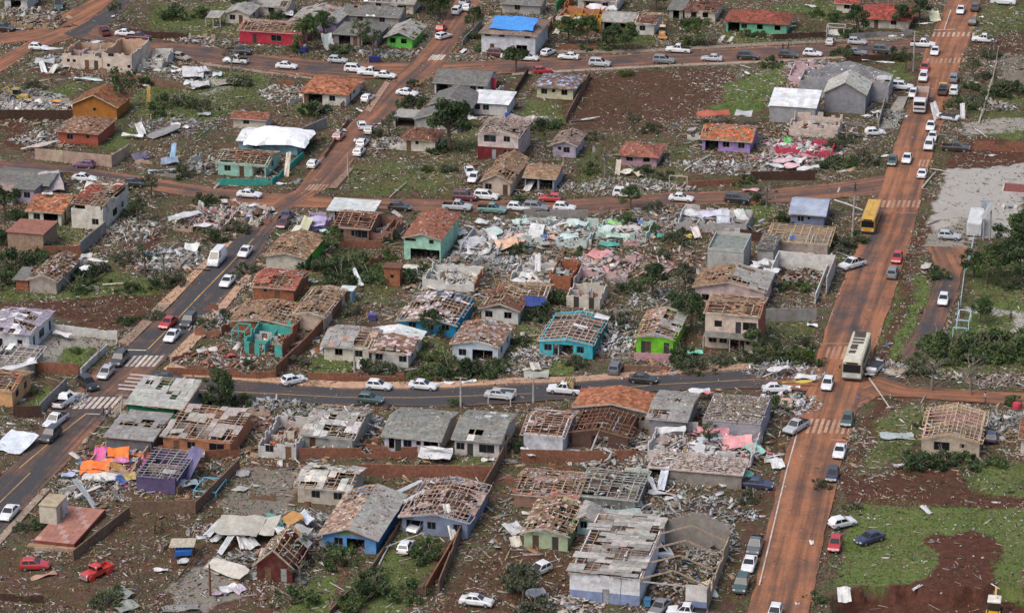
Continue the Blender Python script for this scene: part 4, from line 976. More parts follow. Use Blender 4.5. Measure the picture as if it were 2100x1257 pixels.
house('pale green cottage|of painted boards with a white gable', 14, 98, 722, 455, 11, 2.6, 'gd', .85, 'T', .66, (.36, .43, .28), (.2, .12, .08), 'd.27 d.72|d.6', side=(.16, .27, .13), gcol=(.5, .52, .48), mess=1.3, oh=.5, alt=((.42, .33, .26), .3))
house('light blue hut|between the pale green cottage and the warehouse', 14, 535, 610, 665, 4, 2.6, 'gd', .6, 'F', .9, (.25, .4, .44), 'LG', 'w.4|', mess=.2)
house('wrecked pink roof house|spread in broken battens and lilac tiles', 14, 20, 385, 520, 9, 2.2, 'gw', .7, 'T', .5, (.3, .17, .13), 'PK', '|', mess=2, alt=((.3, .13, .09), .3))
house('crushed green grey house|under a tangle of thin poles', 14, 540, 400, 1010, 10, 2.2, 'gw', .5, 'F', .22, (.24, .26, .24), (.3, .33, .3), 'd.3|', mess=2, wood=(.36, .36, .33))
house('raised slab house|with pale floor over a low grey wall', 14, 1120, 180, 1880, 6, 2.2, 'slab', 0, 'F', 1, (.26, .23, .2), (.42, .34, .3), 'b.1|', mess=1.2, pal_=PP)
# the roofless warehouse by the avenue: a sheeted bay and an open bay under bare trusses
def warehouse():
    root, L = house('blue and white warehouse|half roofed with sheets and half open under bare trusses', 14, 472, 1150, 1045, 20, 4.1, 'sf', .1, 'F', .1, (.66, .67, .69), 'LG', 'd.52|', base=((.22, .27, .42), 1.6), mess=.4, wood=(.4, .25, .17), inner=(.5, .49, .46), ceil=False, name='warehouse', cat='warehouse', oh=.2, nowall='')
    r = random.Random(3)
    W = 9.2                                                  # the open bay's width
    wl = MB()
    x0, x1, D, h = L, L + W, 20, 4.1
    for p, q in ((x1 - 2.9, x1),):
        wl.box(p, q, 0, .2, 1.6, h - .2, (.58, .55, .52)); wl.box(p, q, -.012, .2, 0, 1.6, (.2, .25, .4))
    y = 0.2
    while y < D - .2:
        e = min(D - .2, y + r.uniform(1.2, 2.4)); wl.box(x1 - .2, x1, y, e, 0, h * r.uniform(.35, .7) + (1.0 if y < 3 or y > 17.5 else 0), (.34, .26, .19)); y = e
    n = 10
    for i in range(n):
        a, b = x0 + W * i / n, x0 + W * (i + 1) / n
        f = 1 - abs((i + .5) / n - .5) * 2
        wl.box(a, b, D - .2, D, 0, h + 1.7 * f, jit((.25, .225, .2), .1, r))
    wl.build('bay_wall', M['plaster'], root)
    for k in range(4):
        y = D * k / 4 + .1
        tr = MB(); c = (.33, .25, .19)
        m = (x0 + W / 2, y, h + 1.7)
        tr.beam((x0, y, h), m, .16, .2, c); tr.beam(m, (x1, y, h - .1), .16, .2, c)
        if k == 0: tr.beam((x0, y, h - .35), (x1, y, h - .5), .14, .18, (.4, .36, .33))
        tr.build('truss', M['wood'], root)
    # sheets over the west bay, laid in strips with gaps
    sh = MB(); yy = -.2
    while yy < D:
        x_ = -.5
        while x_ < L + .1:
            wd = r.choice([1.1, 2.2, 2.2, 3.3])
            g_ = float(vnoise(x_ * .9 + 5, yy * .8 + 2, 1.5)) + .1 * r.random()
            wd = min(wd, L + .35 - x_)
            if g_ > .5 and wd > .3:
                sk = r.uniform(-.05, .05) if g_ > .56 else r.uniform(-.22, .22)
                sh.obox((x_ + wd / 2, yy + .48 + r.uniform(-.08, .08), h + .2 + .16 * (x_ / L) + r.uniform(0, .07)), (wd / 2 + .05, sk, .02), (-sk * .3, .52, r.uniform(-.05, .05)), (0, 0, .02), jit(r.choice([(.3, .29, .26), (.36, .35, .32), (.25, .235, .21), (.4, .38, .35)]), .12, r))
            x_ += max(wd, .3)
        yy += .96
    sh.build('roof_cladding', M['roof'], root)
    cr = MB(); cr.beam((L * .72, -.02, .1), (L * .74, -.02, 4.0), .05, .03, (.12, .1, .1)); cr.build('wall_crack', M['scrap'], root)
    n = 700
    P = np.c_[NR.uniform(x0 + .4, x1 - .4, n), NR.uniform(.5, D - .4, n), NR.random(n) ** 2 * .7 + .05]
    k = NR.random(n)
    tag(chips('rubble', P, np.c_[.2 + 1.6 * k ** 4, .1 + .5 * NR.random(n) ** 2, .05 + .3 * NR.random(n) ** 3], pal(n, P_MIX), .3, M['scrap'], root), kind='stuff')
warehouse()

# ================================================================ VEHICLES
# local frame: x forward, y to the side, z up, origin on the ground at the centre
TYPES = dict(  # length, width, height, belt, body top profile, cabin base, cabin top
 hatchback=(3.95, 1.72, 1.5, .93, ((0, .62), (.03, .93), (.63, .95), (.8, .86), (.95, .74), (1, .52)), (.015, .70), (.12, .50)),
 sedan=(4.4, 1.75, 1.46, .95, ((0, .66), (.03, .95), (.2, .98), (.66, .95), (.82, .86), (.96, .74), (1, .52)), (.12, .72), (.28, .54)),
 suv=(4.45, 1.82, 1.72, 1.06, ((0, .7), (.02, 1.05), (.68, 1.07), (.82, .99), (.97, .88), (1, .6)), (.01, .73), (.07, .56)),
 pickup=(5.2, 1.85, 1.78, 1.06, ((0, .62), (.02, 1.02), (.4, 1.05), (.7, 1.06), (.84, 1.0), (.97, .9), (1, .6)), (.36, .75), (.41, .60)),
 van=(5.4, 2.0, 2.45, 1.25, ((0, .5), (.005, 1.25), (.84, 1.25), (.92, 1.12), (.985, .92), (1, .6)), (.0, .90), (.015, .70)))
ZL = .27
def car_meshes(ty):
    L, W, H, B, prof, cb, ct = TYPES[ty]
    X = lambda f: (f - .5) * L
    mb = MB(); hw = W / 2
    st = []
    for f, z in prof:
        k = .9 if f in (0, 1) else .96 if f < .05 or f > .94 else 1
        h = hw * k
        zl = ZL + (.12 if f in (0, 1) else 0)
        st.append([(X(f), -h * .93, zl), (X(f), -h, zl + .16), (X(f), -h * .985, z - .16 if z - .16 > zl + .2 else zl + .2), (X(f), -h * .9, z), (X(f), h * .9, z), (X(f), h * .985, z - .16 if z - .16 > zl + .2 else zl + .2), (X(f), h, zl + .16), (X(f), h * .93, zl)])
    n = 8
    vs = [p for s in st for p in s]
    fs = [(i * n + j, i * n + (j + 1) % n, (i + 1) * n + (j + 1) % n, (i + 1) * n + j)[::-1] for i in range(len(st) - 1) for j in range(n)]
    fs += [tuple(range(n)), tuple(range(n * (len(st) - 1), n * len(st)))[::-1]]
    if ty == 'pickup':                                       # leave the top of the bed open
        drop = {(1 * n + 3, 1 * n + 4, 2 * n + 4, 2 * n + 3)[::-1]}
        fs = [f for f in fs if f not in drop]
        x0, x1, w2 = X(.03), X(.385), hw * .86
        mb.add([(x0, -w2, .7), (x1, -w2, .7), (x1, w2, .7), (x0, w2, .7), (x0, -w2, 1.02), (x1, -w2, 1.02), (x1, w2, 1.02), (x0, w2, 1.02)], [(0, 1, 2, 3), (0, 4, 5, 1), (1, 5, 6, 2), (2, 6, 7, 3), (3, 7, 4, 0)], (.03, .03, .03), 1)
    mb.add(vs, fs, (0, 0, 0), 0)
    # cabin: a frustum with rounded shoulders
    wb, wt = hw * .93, hw * .74
    b0, b1, t0, t1 = X(cb[0]), X(cb[1]), X(ct[0]), X(ct[1])
    zb, zt, zr = B - .06, H - .07, H
    ring = lambda x0, x1, w_, z: [(x0, -w_, z), (x1, -w_ * .97, z), (x1, w_ * .97, z), (x0, w_, z)]
    vv = ring(b0, b1, wb, zb) + ring(t0, t1, wt, zt) + ring(t0 + .12, t1 - .16, wt * .86, zr)
    ff = [(0, 1, 5, 4), (1, 2, 6, 5), (2, 3, 7, 6), (3, 0, 4, 7), (4, 5, 9, 8), (5, 6, 10, 9), (6, 7, 11, 10), (7, 4, 8, 11), (8, 9, 10, 11)]
    mb.add(vv, ff, (0, 0, 0), 0)
    # dark sills and bumpers
    mb.box(X(.16), X(.84), -hw * .985, hw * .985, ZL - .06, ZL + .05, (.03, .03, .03), 1)
    body = mb.mesh(ty + '_body', [paint((.6, .6, .6)), M['trim']])
    V = [Vector(p) for p in vv]
    def pane(i, j, k, l, u0, u1, w0, w1, name):
        P = lambda u, w_: V[i].lerp(V[j], u).lerp(V[l].lerp(V[k], u), w_)
        q = [P(u0, w0), P(u1, w0), P(u1, w1), P(u0, w1)]
        nrm = (q[1] - q[0]).cross(q[2] - q[0]).normalized()
        g = MB(); g.add([tuple(p + nrm * .012) for p in q] + [tuple(p - nrm * .01) for p in q], [(0, 1, 2, 3), (7, 6, 5, 4), (0, 4, 5, 1), (1, 5, 6, 2), (2, 6, 7, 3), (3, 7, 4, 0)], (0, 0, 0))
        return (name, g.mesh(name, [M['glass']]))
    out = [pane(1, 2, 6, 5, .05, .95, .1, .95, 'windscreen'), ]
    if ty != 'van': out.append(pane(3, 0, 4, 7, .08, .92, .22, .92, 'rear_window'))
    segs = {'van': ((.70, .93),), 'pickup': ((.08, .47), (.53, .93))}.get(ty, ((.07, .45), (.51, .93)))
    for a, b in segs:
        out.append(pane(0, 1, 5, 4, a, b, .2, .92, 'side_window')); out.append(pane(2, 3, 7, 6, 1 - b, 1 - a, .2, .92, 'side_window'))
    r = .34 if ty in ('suv', 'pickup', 'van') else .3
    ty_ = MB(); ty_.tube([(0, -.1, 0), (0, .1, 0)], [r, r], (0, 0, 0), 14)
    rm = MB(); rm.tube([(0, -.112, 0), (0, .112, 0)], [r * .6] * 2, (0, 0, 0), 12)
    wheel = (ty_.mesh('tyre', [M['tyre']]), rm.mesh('rim', [M['rim']]))
    wpos = [(X(.19), s * (hw - .1), r) for s in (-1, 1)] + [(X(.81), s * (hw - .1), r) for s in (-1, 1)]
    zf = prof[-2][1] - .1
    def lamp(name, x, y0, y1, z0, z1, m):
        g = MB(); g.box(x - .05, x + .05, min(y0, y1), max(y0, y1), z0, z1, (0, 0, 0)); return (name, g.mesh(name, [m]))
    for s in (-1, 1):
        out.append(lamp('headlight', X(.985), s * hw * .55, s * hw * .9, zf - .12, zf + .05, M['head']))
        out.append(lamp('tail_light', X(.004), s * hw * .68, s * hw * .9, B - .3, B - .1, M['tail']))
    pl = MB(); pl.box(X(1) - .02, X(1) + .02, -.2, .2, .42, .54, (.5, .5, .5)); out.append(('number_plate', pl.mesh('number_plate', [M['trim']])))
    if ty in ('pickup', 'suv'):
        bp = MB(); bp.box(X(1) - .06, X(1) + .05, -hw * .85, hw * .85, .36, .56, (.06, .06, .065)); out.append(('bumper', bp.mesh('bumper', [M['trim']])))
    return body, out, wheel, wpos
_cm = {}
COLN = dict(white=(.66, .67, .68), silver=(.4, .42, .44), grey=(.17, .18, .19), dark=(.045, .05, .055), black=(.018, .019, .021), red=(.42, .025, .03), maroon=(.1, .02, .03), blue=(.02, .035, .1), navy=(.025, .035, .075), green=(.04, .09, .085), teal=(.12, .25, .22), tan=(.32, .28, .23), purple=(.12, .05, .12), rose=(.42, .2, .18), slate=(.1, .115, .135), yellow=(.5, .3, .03))
CW = dict(grey='dark grey', dark='charcoal', green='dark green', teal='pale teal', tan='dusty tan', rose='dusty red', slate='slate grey', blue='dark blue')
ROADN = dict(red_dirt_avenue='on the red dirt avenue', steep_asphalt_road='on the steep asphalt road', upper_street='on the upper street', muddy_middle_street='on the muddy middle street', lower_asphalt_street='on the dark lower street', dirt_side_road='on the dirt side road', paved_lane='on the side lane', dirt_crossroad='on the far dirt road', dirt_back_road='on the far dirt road', asphalt_back_road='on the far asphalt road')
def road_of(p):
    px, py = proj(p.x, p.y)
    for k, poly in ROADPOLY.items():
        if inpoly(np.array([px]), np.array([py]), poly)[0]: return ROADN[k]
    return 'off the road'
HD = dict(R=0, U=90, L=180, D=270)
def ground_z(p):
    zz = zone_at(np.array([p.x]), np.array([p.y]))
    return .07 if zz[1][0] else max(0.0, float(zz[2][0]))
def heading(hd):
    k, off = hd[0], float(hd[1:] or 0)
    return -AZ + math.radians(HD[k] + off)
ACT = dict(hatchback='hatchback', sedan='sedan', suv='SUV', pickup='pickup truck', van='panel van')
def car(t, x, y, ty, colr, hd, note='', roll=0, lift=0):
    if ty not in _cm: _cm[ty] = car_meshes(ty)
    body, parts, (tm, rm), wpos = _cm[ty]
    p = T(t, x, y, .6)
    p.z = 0
    a = heading(hd)
    nm = {'suv': 'parked_suv', 'hatchback': 'parked_hatchback', 'sedan': 'parked_sedan', 'pickup': 'pickup_truck', 'van': 'panel_van'}[ty]
    root = empty(nm, (p.x, p.y, ground_z(p) + lift), a)
    root.scale = (1.06,) * 3
    if roll:
        root.rotation_euler = (math.radians(roll), 0, a)
        if abs(roll) > 120: root.location.z += TYPES[ty][2]
        elif abs(roll) > 40: root.location.z += .85
    cw = CW.get(colr, colr)
    tag(root, say_where(p, f'{note + " " if note else ""}{cw} {ACT[ty]}', road_of(p)), 'car' if ty not in ('pickup', 'van') else ACT[ty].split()[-1] if ty == 'van' else 'pickup', 'cars along the streets and yards')
    b = link('body', body, root)
    b.material_slots[0].link = 'OBJECT'; b.material_slots[0].material = paint(COLN[colr])
    broken = note in ('wrecked', 'crushed', 'overturned')
    for n, m in parts:
        if broken and n in ('headlight', 'rear_window', 'number_plate'): continue
        link(n, m, root)
    for w_ in wpos:
        e = link('wheel', tm, root); e.location = w_
        q = link('rim', rm, e)
    return root
CARS = '''0 30 235 suv black R;0 1030 278 sedan white R;0 1135 312 pickup maroon R;0 1487 470 hatchback tan R-20 wrecked;0 1960 425 pickup black R;0 1935 500 pickup white L
0 315 392 hatchback white R;0 860 262 pickup maroon U30 wrecked;0 480 50 van green D20
1 250 545 sedan white R;1 670 497 hatchback silver R;1 815 573 suv white R;1 940 600 pickup white L;1 1060 622 sedan white R;1 918 805 hatchback white U-8;1 1240 765 sedan white R-12
1 868 1032 hatchback white U20;1 935 1070 hatchback silver U;1 678 1120 hatchback rose U;1 872 1175 hatchback white U;1 845 1245 hatchback white U;1 1540 300 hatchback white U-30;1 1520 235 hatchback red U
1 1650 92 suv white U;1 1732 65 hatchback white U;1 1705 18 sedan silver U;1 1985 445 suv maroon R;2 -5 462 sedan white R
2 130 478 sedan white R;2 298 432 hatchback white U-20;2 465 468 sedan white L;2 720 525 suv silver R;2 252 582 hatchback red R25;2 1245 500 suv grey R;2 1365 412 pickup white L;2 1640 482 sedan silver L;2 1935 468 suv black R
3 730 347 hatchback silver R;3 510 345 hatchback silver U;3 165 455 hatchback black R;3 365 442 hatchback white R;3 945 418 suv dark R;3 722 432 sedan grey R;3 1272 368 pickup white R;3 1370 425 sedan white D;3 1285 560 hatchback red D;3 1275 640 suv white D
3 1580 88 sedan white D;3 1700 65 suv dark U;3 1680 180 hatchback dark U;3 1775 328 pickup white L;3 1930 18 van white R;3 1525 645 suv grey U;3 1435 745 pickup black U;3 1528 748 suv white U;3 1100 712 suv white R;3 1192 772 hatchback white D
3 1335 1038 sedan white D;3 1350 1125 sedan white D;3 1320 1198 suv white D;3 1540 1215 pickup black R;3 1478 970 sedan white L-15 overturned;3 880 1085 hatchback white R20 wrecked
4 690 95 hatchback purple L;4 690 208 sedan white R;4 1110 248 hatchback black R;4 1780 878 van white D;4 2012 812 sedan white D;4 1865 1055 sedan white D;4 2045 340 sedan white R
5 470 88 hatchback white U;5 245 525 pickup blue U;5 225 578 hatchback maroon D;5 1178 445 hatchback black R;5 1650 442 pickup silver R;5 1712 362 suv maroon R;5 1890 357 suv white R;5 1935 465 pickup teal R;5 1755 155 sedan white D20;5 1785 205 hatchback white D
6 50 448 hatchback white R;6 195 452 suv grey R;6 430 448 hatchback white R;6 315 372 hatchback red L;6 930 337 suv white R;6 1388 372 sedan white R;6 1845 383 suv black R
7 1020 70 hatchback green D;7 1140 48 sedan white D;7 1265 168 sedan white U;7 1485 678 hatchback silver R;7 692 915 pickup white D-38;7 1058 862 hatchback red D;7 1022 985 suv grey U;7 1438 1205 hatchback white D
8 1380 138 sedan red D-5;8 1548 125 suv dark D;8 1412 245 sedan white D;8 978 440 suv dark D;8 866 550 hatchback silver D;8 722 640 suv black D45;8 1368 598 sedan black R wrecked;8 540 775 pickup white U-10 wrecked;8 458 940 pickup white D-8;8 415 1060 suv dark D-5
9 312 605 hatchback white U-45;9 1008 650 hatchback white R;9 1370 648 sedan white R;9 938 762 hatchback green R;9 1995 730 sedan silver R wrecked
10 850 508 suv slate U;10 1075 598 sedan black R;10 430 685 pickup white L
11 488 640 hatchback white D;11 232 990 pickup silver D-22;11 650 935 hatchback green D;11 588 1190 sedan white D;11 1835 1065 hatchback navy U;11 70 675 sedan white R15 wrecked;11 885 500 sedan white U-15 overturned
12 75 440 sedan white D;12 285 862 hatchback red R15 crushed
13 1315 540 hatchback white D-10 wrecked;13 1228 712 hatchback white U;13 1808 1160 sedan white R wrecked
14 215 902 hatchback white D-30 wrecked;14 1995 705 pickup slate D;14 1945 855 sedan white D;14 1882 1025 suv green D;14 1212 1210 sedan grey D-12;14 1435 1255 pickup white L;14 1155 785 van white R25 wrecked;14 2015 200 sedan navy R
15 528 128 hatchback navy D;15 612 512 hatchback white R40 wrecked;15 550 692 hatchback red D;15 832 645 sedan navy D-42;15 55 1262 hatchback white D'''
CARROOT = {}
for ln in CARS.replace('\n', ';').split(';'):
    q = ln.split()
    CARROOT[(int(q[0]), int(q[1]))] = car(int(q[0]), float(q[1]), float(q[2]), q[3], q[4], q[5], q[6] if len(q) > 6 else '', roll=178 if 'overturned' in q else R.choice([4, -5]) if 'wrecked' in q else 0)

# ---- buses, trucks and machines, each built part by part
def wheels(root, xs, hw, r):
    tb = MB(); tb.tube([(0, -.16, 0), (0, .16, 0)], [r, r], (0, 0, 0), 14); tm = tb.mesh('tyre', [M['tyre']])
    rb = MB(); rb.tube([(0, -.172, 0), (0, .172, 0)], [r * .55] * 2, (0, 0, 0), 12); rm = rb.mesh('rim', [M['rim']])
    for x in xs:
        for s in (-1, 1):
            e = link('wheel', tm, root); e.location = (x, s * (hw - .18), r); link('rim', rm, e)
def shell(mb, x0, x1, hw, z0, z1, col, r=.18, mi=0, taper=0):
    """a long body with rounded roof edges: 8-point section swept along x"""
    sec = lambda h, z: [(-h, z0), (-h, z - r * 1.6), (-h + r * .35, z - r * .5), (-h + r * 1.3, z), (h - r * 1.3, z), (h - r * .35, z - r * .5), (h, z - r * 1.6), (h, z0)]
    st = [(x0, .97, z1 - .08), (x0 + .15, 1, z1), (x1 - .2, 1, z1), (x1, .96, z1 - .12 - taper)]
    vs = [(x, y, z) for x, k, zz in st for y, z in sec(hw * k, zz)]
    n = 8
    fs = [(i * n + j, (i + 1) * n + j, (i + 1) * n + (j + 1) % n, i * n + (j + 1) % n)[::-1] for i in range(3) for j in range(n)]
    fs += [tuple(range(n)), tuple(range(3 * n, 4 * n))[::-1]]
    mb.add(vs, fs, col, mi)
def bus(t, x, y, hd, L, col, label, cat, roofcol, damaged=False, front=None):
    p = T(t, x, y, 1.4); p.z = 0
    root = tag(empty('bus', (p.x, p.y, .07), heading(hd)), label, cat)
    h, H = 1.25, 3.05
    b = MB(); shell(b, -L / 2, L / 2, h, .42, H, col)
    body = b.build('body', paint(col) if not damaged else M['sheet'], root)
    if roofcol:
        rf = MB(); rf.box(-L / 2 + .25, L / 2 - .35, -h + .3, h - .3, H + .004, H + .03, roofcol)
        rf.build('roof_panel', M['sheet'], root)
    n = int(L / 1.45)
    for s in (-1, 1):
        for i in range(n):
            a = -L / 2 + .5 + i * (L - 1.7) / n
            g = MB(); g.box(a + .05, a + (L - 1.7) / n - .05, s * h - .012, s * h + .012, 1.55, 2.4, (0, 0, 0)); g.build('side_window', M['glass'], root)
        st = MB(); st.box(-L / 2 + .3, L / 2 - .3, s * h - .008, s * h + .008, 1.05, 1.25, (.03, .03, .03) if not damaged else (.4, .3, .02)); st.build('side_stripe', M['trim'], root)
    fx = L / 2
    def face(name, x_, y0, y1, z0, z1, m, col=(0, 0, 0), parent=None):
        g = MB(); g.box(x_ - .03, x_ + .03, y0, y1, z0, z1, col); return g.build(name, m, parent or root)
    face('windscreen', fx - .0, -h * .9, h * .9, 1.35, 2.55, M['glass'])
    face('rear_window', -fx, -h * .75, h * .75, 1.6, 2.4, M['glass'])
    face('destination_sign', fx, -h * .6, h * .6, 2.6, 2.85, M['trim'], (.02, .02, .02))
    face('front_panel', fx + .012, -h * .93, h * .93, .5, 1.3, M['sheet'], front or col)
    face('bumper', fx + .05, -h * .95, h * .95, .36, .58, M['trim'], (.05, .05, .05))
    for s in (-1, 1):
        face('headlight', fx + .05, s * h * .72 - .16, s * h * .72 + .16, .72, .92, M['head'])
        face('tail_light', -fx, s * h * .8 - .12, s * h * .8 + .12, .8, 1.2, M['tail'])
        m = MB(); m.beam((fx, s * h, 2.5), (fx + .3, s * (h + .28), 2.4), .05, .05, (.03, .03, .03)); m.box(fx + .22, fx + .34, s * (h + .28) - .1, s * (h + .28) + .1, 1.95, 2.4, (.03, .03, .03)); m.build('mirror', M['trim'], root)
    wheels(root, (-L * .27, L * .33), h, .5)
    return root
yb = bus(7, 846, 530, 'D', 11.4, (.55, .3, .035), 'yellow school bus parked at the crossing beside a power pole', 'bus', (.56, .33, .06))
mk = MB()                                                   # the dark roof lettering and hatch, too worn to read
for x_, y_, a_, b_ in ((-3.6, 0, .7, .16), (-2.9, .22, .16, .5), (-2.2, -.05, .5, .14), (-1.5, .1, .14, .42), (.2, 0, .55, .12), (1.2, -.1, .6, .14), (1.9, -.12, .16, .45), (2.7, -.1, .6, .14)):
    mk.box(x_ - a_ / 2, x_ + a_ / 2, y_ - b_ / 2, y_ + b_ / 2, 3.082, 3.088, (.25, .13, .02))
mk.build('roof_lettering', M['trim'], yb)
hv = MB(); hv.box(3.2, 3.9, -.4, .4, 3.08, 3.2, (.5, .28, .04)); hv.build('roof_hatch', M['sheet'], yb)
wb_ = bus(11, 728, 432, 'D', 12, (.5, .47, .34), 'cream and yellow city bus with its roof skin torn into dark panels', 'bus', (.58, .55, .44), True, (.46, .47, .42))
wb_.scale = (1.14, 1.24, 1.16)
dk = MB()
for i in range(22):
    x_ = -5.6 + i * .4
    if R.random() < .82: dk.obox((x_, -.1 + R.uniform(-.06, .06) - (.25 if i > 12 else 0), 3.1 + R.uniform(0, .04)), (.16, 0, R.uniform(-.02, .02)), (0, .75 - (.3 if i > 12 else 0), 0), (0, 0, .012), jit((.085, .075, .065), .3))
dk.build('torn_roof_lattice', M['scrap'], wb_)
def dump_truck():
    p = T(3, 1255, 830, 1.2); p.z = 0
    root = tag(empty('dump_truck', (p.x, p.y, .07), heading('D2')), 'white dump truck with a long empty open bed on the red dirt avenue', 'truck')
    b = MB(); shell(b, 2.6, 4.6, 1.2, .55, 2.75, (.6, .6, .6), .14); b.build('cab', paint((.62, .63, .63)), root)
    f = MB(); f.box(-4.6, 4.3, -.45, .45, .55, .85, (.06, .06, .06)); f.build('chassis', M['trim'], root)
    d = MB(); c = (.5, .42, .38)
    d.box(-4.7, 2.4, -1.25, 1.25, 1.0, 1.1, (.22, .1, .07)); d.box(-4.7, 2.4, -1.25, -1.17, 1.1, 2.3, c); d.box(-4.7, 2.4, 1.17, 1.25, 1.1, 2.3, c); d.box(2.32, 2.4, -1.17, 1.17, 1.1, 2.5, c); d.box(-4.7, -4.62, -1.17, 1.17, 1.1, 2.3, c)
    bed = d.build('dump_bed', M['sheet'], root)
    for k in range(6):
        rb = MB(); x_ = -4.3 + k * 1.25
        for s in (-1, 1): rb.box(x_, x_ + .1, s * 1.25 - (.06 if s < 0 else 0), s * 1.25 + (.06 if s > 0 else 0), 1.0, 2.3, (.4, .33, .3))
        rb.build('side_rib', M['sheet'], bed)
    for n, z0, z1, m, cc in (('windscreen', 1.75, 2.45, 'glass', (0, 0, 0)), ('grille', .95, 1.3, 'trim', (.05, .05, .05)), ('bumper', .5, .75, 'trim', (.45, .45, .45))):
        g = MB(); g.box(4.57, 4.64, -1.05, 1.05, z0, z1, cc); g.build(n, M[m], root)
    for s in (-1, 1):
        g = MB(); g.box(4.58, 4.66, s * .85 - .18, s * .85 + .18, .78, .93, (0, 0, 0)); g.build('headlight', M['head'], root)
        g = MB(); g.box(3.1, 4.1, s * 1.2 - .012, s * 1.2 + .012, 1.75, 2.4, (0, 0, 0)); g.build('side_window', M['glass'], root)
    wheels(root, (-3.6, -2.4, 3.4), 1.2, .5)
    root.scale = (1.3, 1.05, 1.08)
dump_truck()
def old_pickup():
    p = T(12, 795, 925, .6); p.z = 0
    root = tag(empty('old_pickup', (p.x, p.y, max(0, ground_z(p))), heading('D-28')), 'old red pickup with rounded cab and open bed in the muddy yard', 'pickup')
    c = (.5, .035, .03); pm = paint(c)
    b = MB(); shell(b, .7, 2.5, .82, .5, 1.22, c, .16); shell(b, -.35, .85, .85, .5, 1.9, c, .2); b.build('body', pm, root)
    d = MB(); d.box(-2.5, -.35, -.85, .85, .62, .72, (.3, .03, .03))
    for y_ in (-.85, .77): d.box(-2.5, -.35, y_, y_ + .08, .72, 1.2, c)
    d.box(-2.5, -2.42, -.77, .77, .72, 1.2, c); d.box(-.43, -.35, -.77, .77, .72, 1.2, c); d.build('cargo_bed', pm, root)
    for x_ in (1.7, -1.5):
        for s in (-1, 1):
            g = MB(); g.tube([(x_, s * .72, .46), (x_, s * .98, .46)], [.5, .5], c, 14); o = g.build('fender', pm, root)
    for n, a, m in (('windscreen', (.86, .9, -.68, .68, 1.3, 1.75), 'glass'), ('rear_window', (-.39, -.35, -.6, .6, 1.35, 1.72), 'glass'), ('side_window', (-.2, .65, -.865, -.84, 1.3, 1.7), 'glass'), ('side_window', (-.2, .65, .84, .865, 1.3, 1.7), 'glass'), ('grille', (2.49, 2.54, -.6, .6, .7, 1.05), 'rim'), ('bumper', (2.5, 2.66, -.85, .85, .42, .58), 'rim'), ('headlight', (2.48, 2.56, -.8, -.6, .85, 1.05), 'head'), ('headlight', (2.48, 2.56, .6, .8, .85, 1.05), 'head')):
        g = MB(); g.box(*a, (0, 0, 0)); g.build(n, M[m], root)
    hd_ = MB(); hd_.obox((-.75, -.2, 1.55), (.35, 0, .35), (0, .55, 0), (-.02, 0, .02), c); hd_.build('raised_flap', pm, root)
    wheels(root, (1.7, -1.5), .92, .4)
old_pickup()
def backhoe(t, x, y, hd, label, col, canopy, z=0, s=1.0):
    p = T(t, x, y, z + 1); 
    root = tag(empty('backhoe_loader', (p.x, p.y, z), heading(hd)), label, 'excavator')
    root.scale = (s,) * 3
    b = MB(); shell(b, .3, 2.2, .55, .7, 1.5, col, .1); b.box(-1.2, .4, -.6, .6, .7, 1.25, col); b.build('body', paint(col), root)
    cb = MB()
    for x_ in (-1.0, .25):
        for y_ in (-.62, .56): cb.box(x_, x_ + .08, y_, y_ + .08, 1.25, 2.55, (.04, .04, .04))
    cb.build('cab_frame', M['trim'], root)
    g = MB(); g.box(-.92, .25, -.6, .6, 1.5, 2.5, (0, 0, 0)); g.build('cab_window', M['glass'], root)
    rf = MB(); shell(rf, -1.2, .5, .75, 2.5, 2.72, canopy, .1); rf.build('cab_roof', M['sheet'], root)
    am = MB()
    for y_ in (-.75, .65): am.beam((.2, y_, 1.4), (2.6, y_, .8), .12, .2, col)
    am.build('loader_arm', paint(col), root)
    bk = MB(); bk.obox((3.0, 0, .55), (.3, 0, .1), (0, 1.15, 0), (-.05, 0, .3), jit(col, .1)); bk.build('loader_bucket', paint(col), root)
    bm = MB(); bm.beam((-1.3, 0, 1.1), (-2.3, 0, 3.0), .22, .3, col); bm.beam((-2.3, 0, 3.0), (-3.6, 0, 2.0), .18, .22, col); bm.build('digger_boom', paint(col), root)
    db = MB(); db.obox((-3.7, 0, 1.6), (.25, 0, .2), (0, .35, 0), (-.15, 0, .2), (.06, .06, .06)); db.build('digger_bucket', M['trim'], root)
    lt = MB(); lt.tube([(-.3, .3, 2.72), (-.3, .3, 2.95)], [.08, .07], (.6, .25, .02), 8); lt.build('beacon', M['trim'], root)
    wheels(root, (-.9,), .95, .7); wheels(root, (1.6,), .85, .45)
    return root
backhoe(15, 1850, 1275, 'D', 'yellow backhoe loader with white cab roof digging the dark earth', (.55, .3, .02), (.62, .6, .52), -2.1, 1.25)
backhoe(0, 150, 790, 'R', 'muddy yellow loader clearing concrete at the frame edge beside grey rubble', (.42, .3, .05), (.3, .25, .1), 0, 1.0)
backhoe(2, 1235, 265, 'D10', 'small orange loader in the muddy gap between white and pink houses', (.6, .3, .12), (.55, .45, .35), 0, .9)
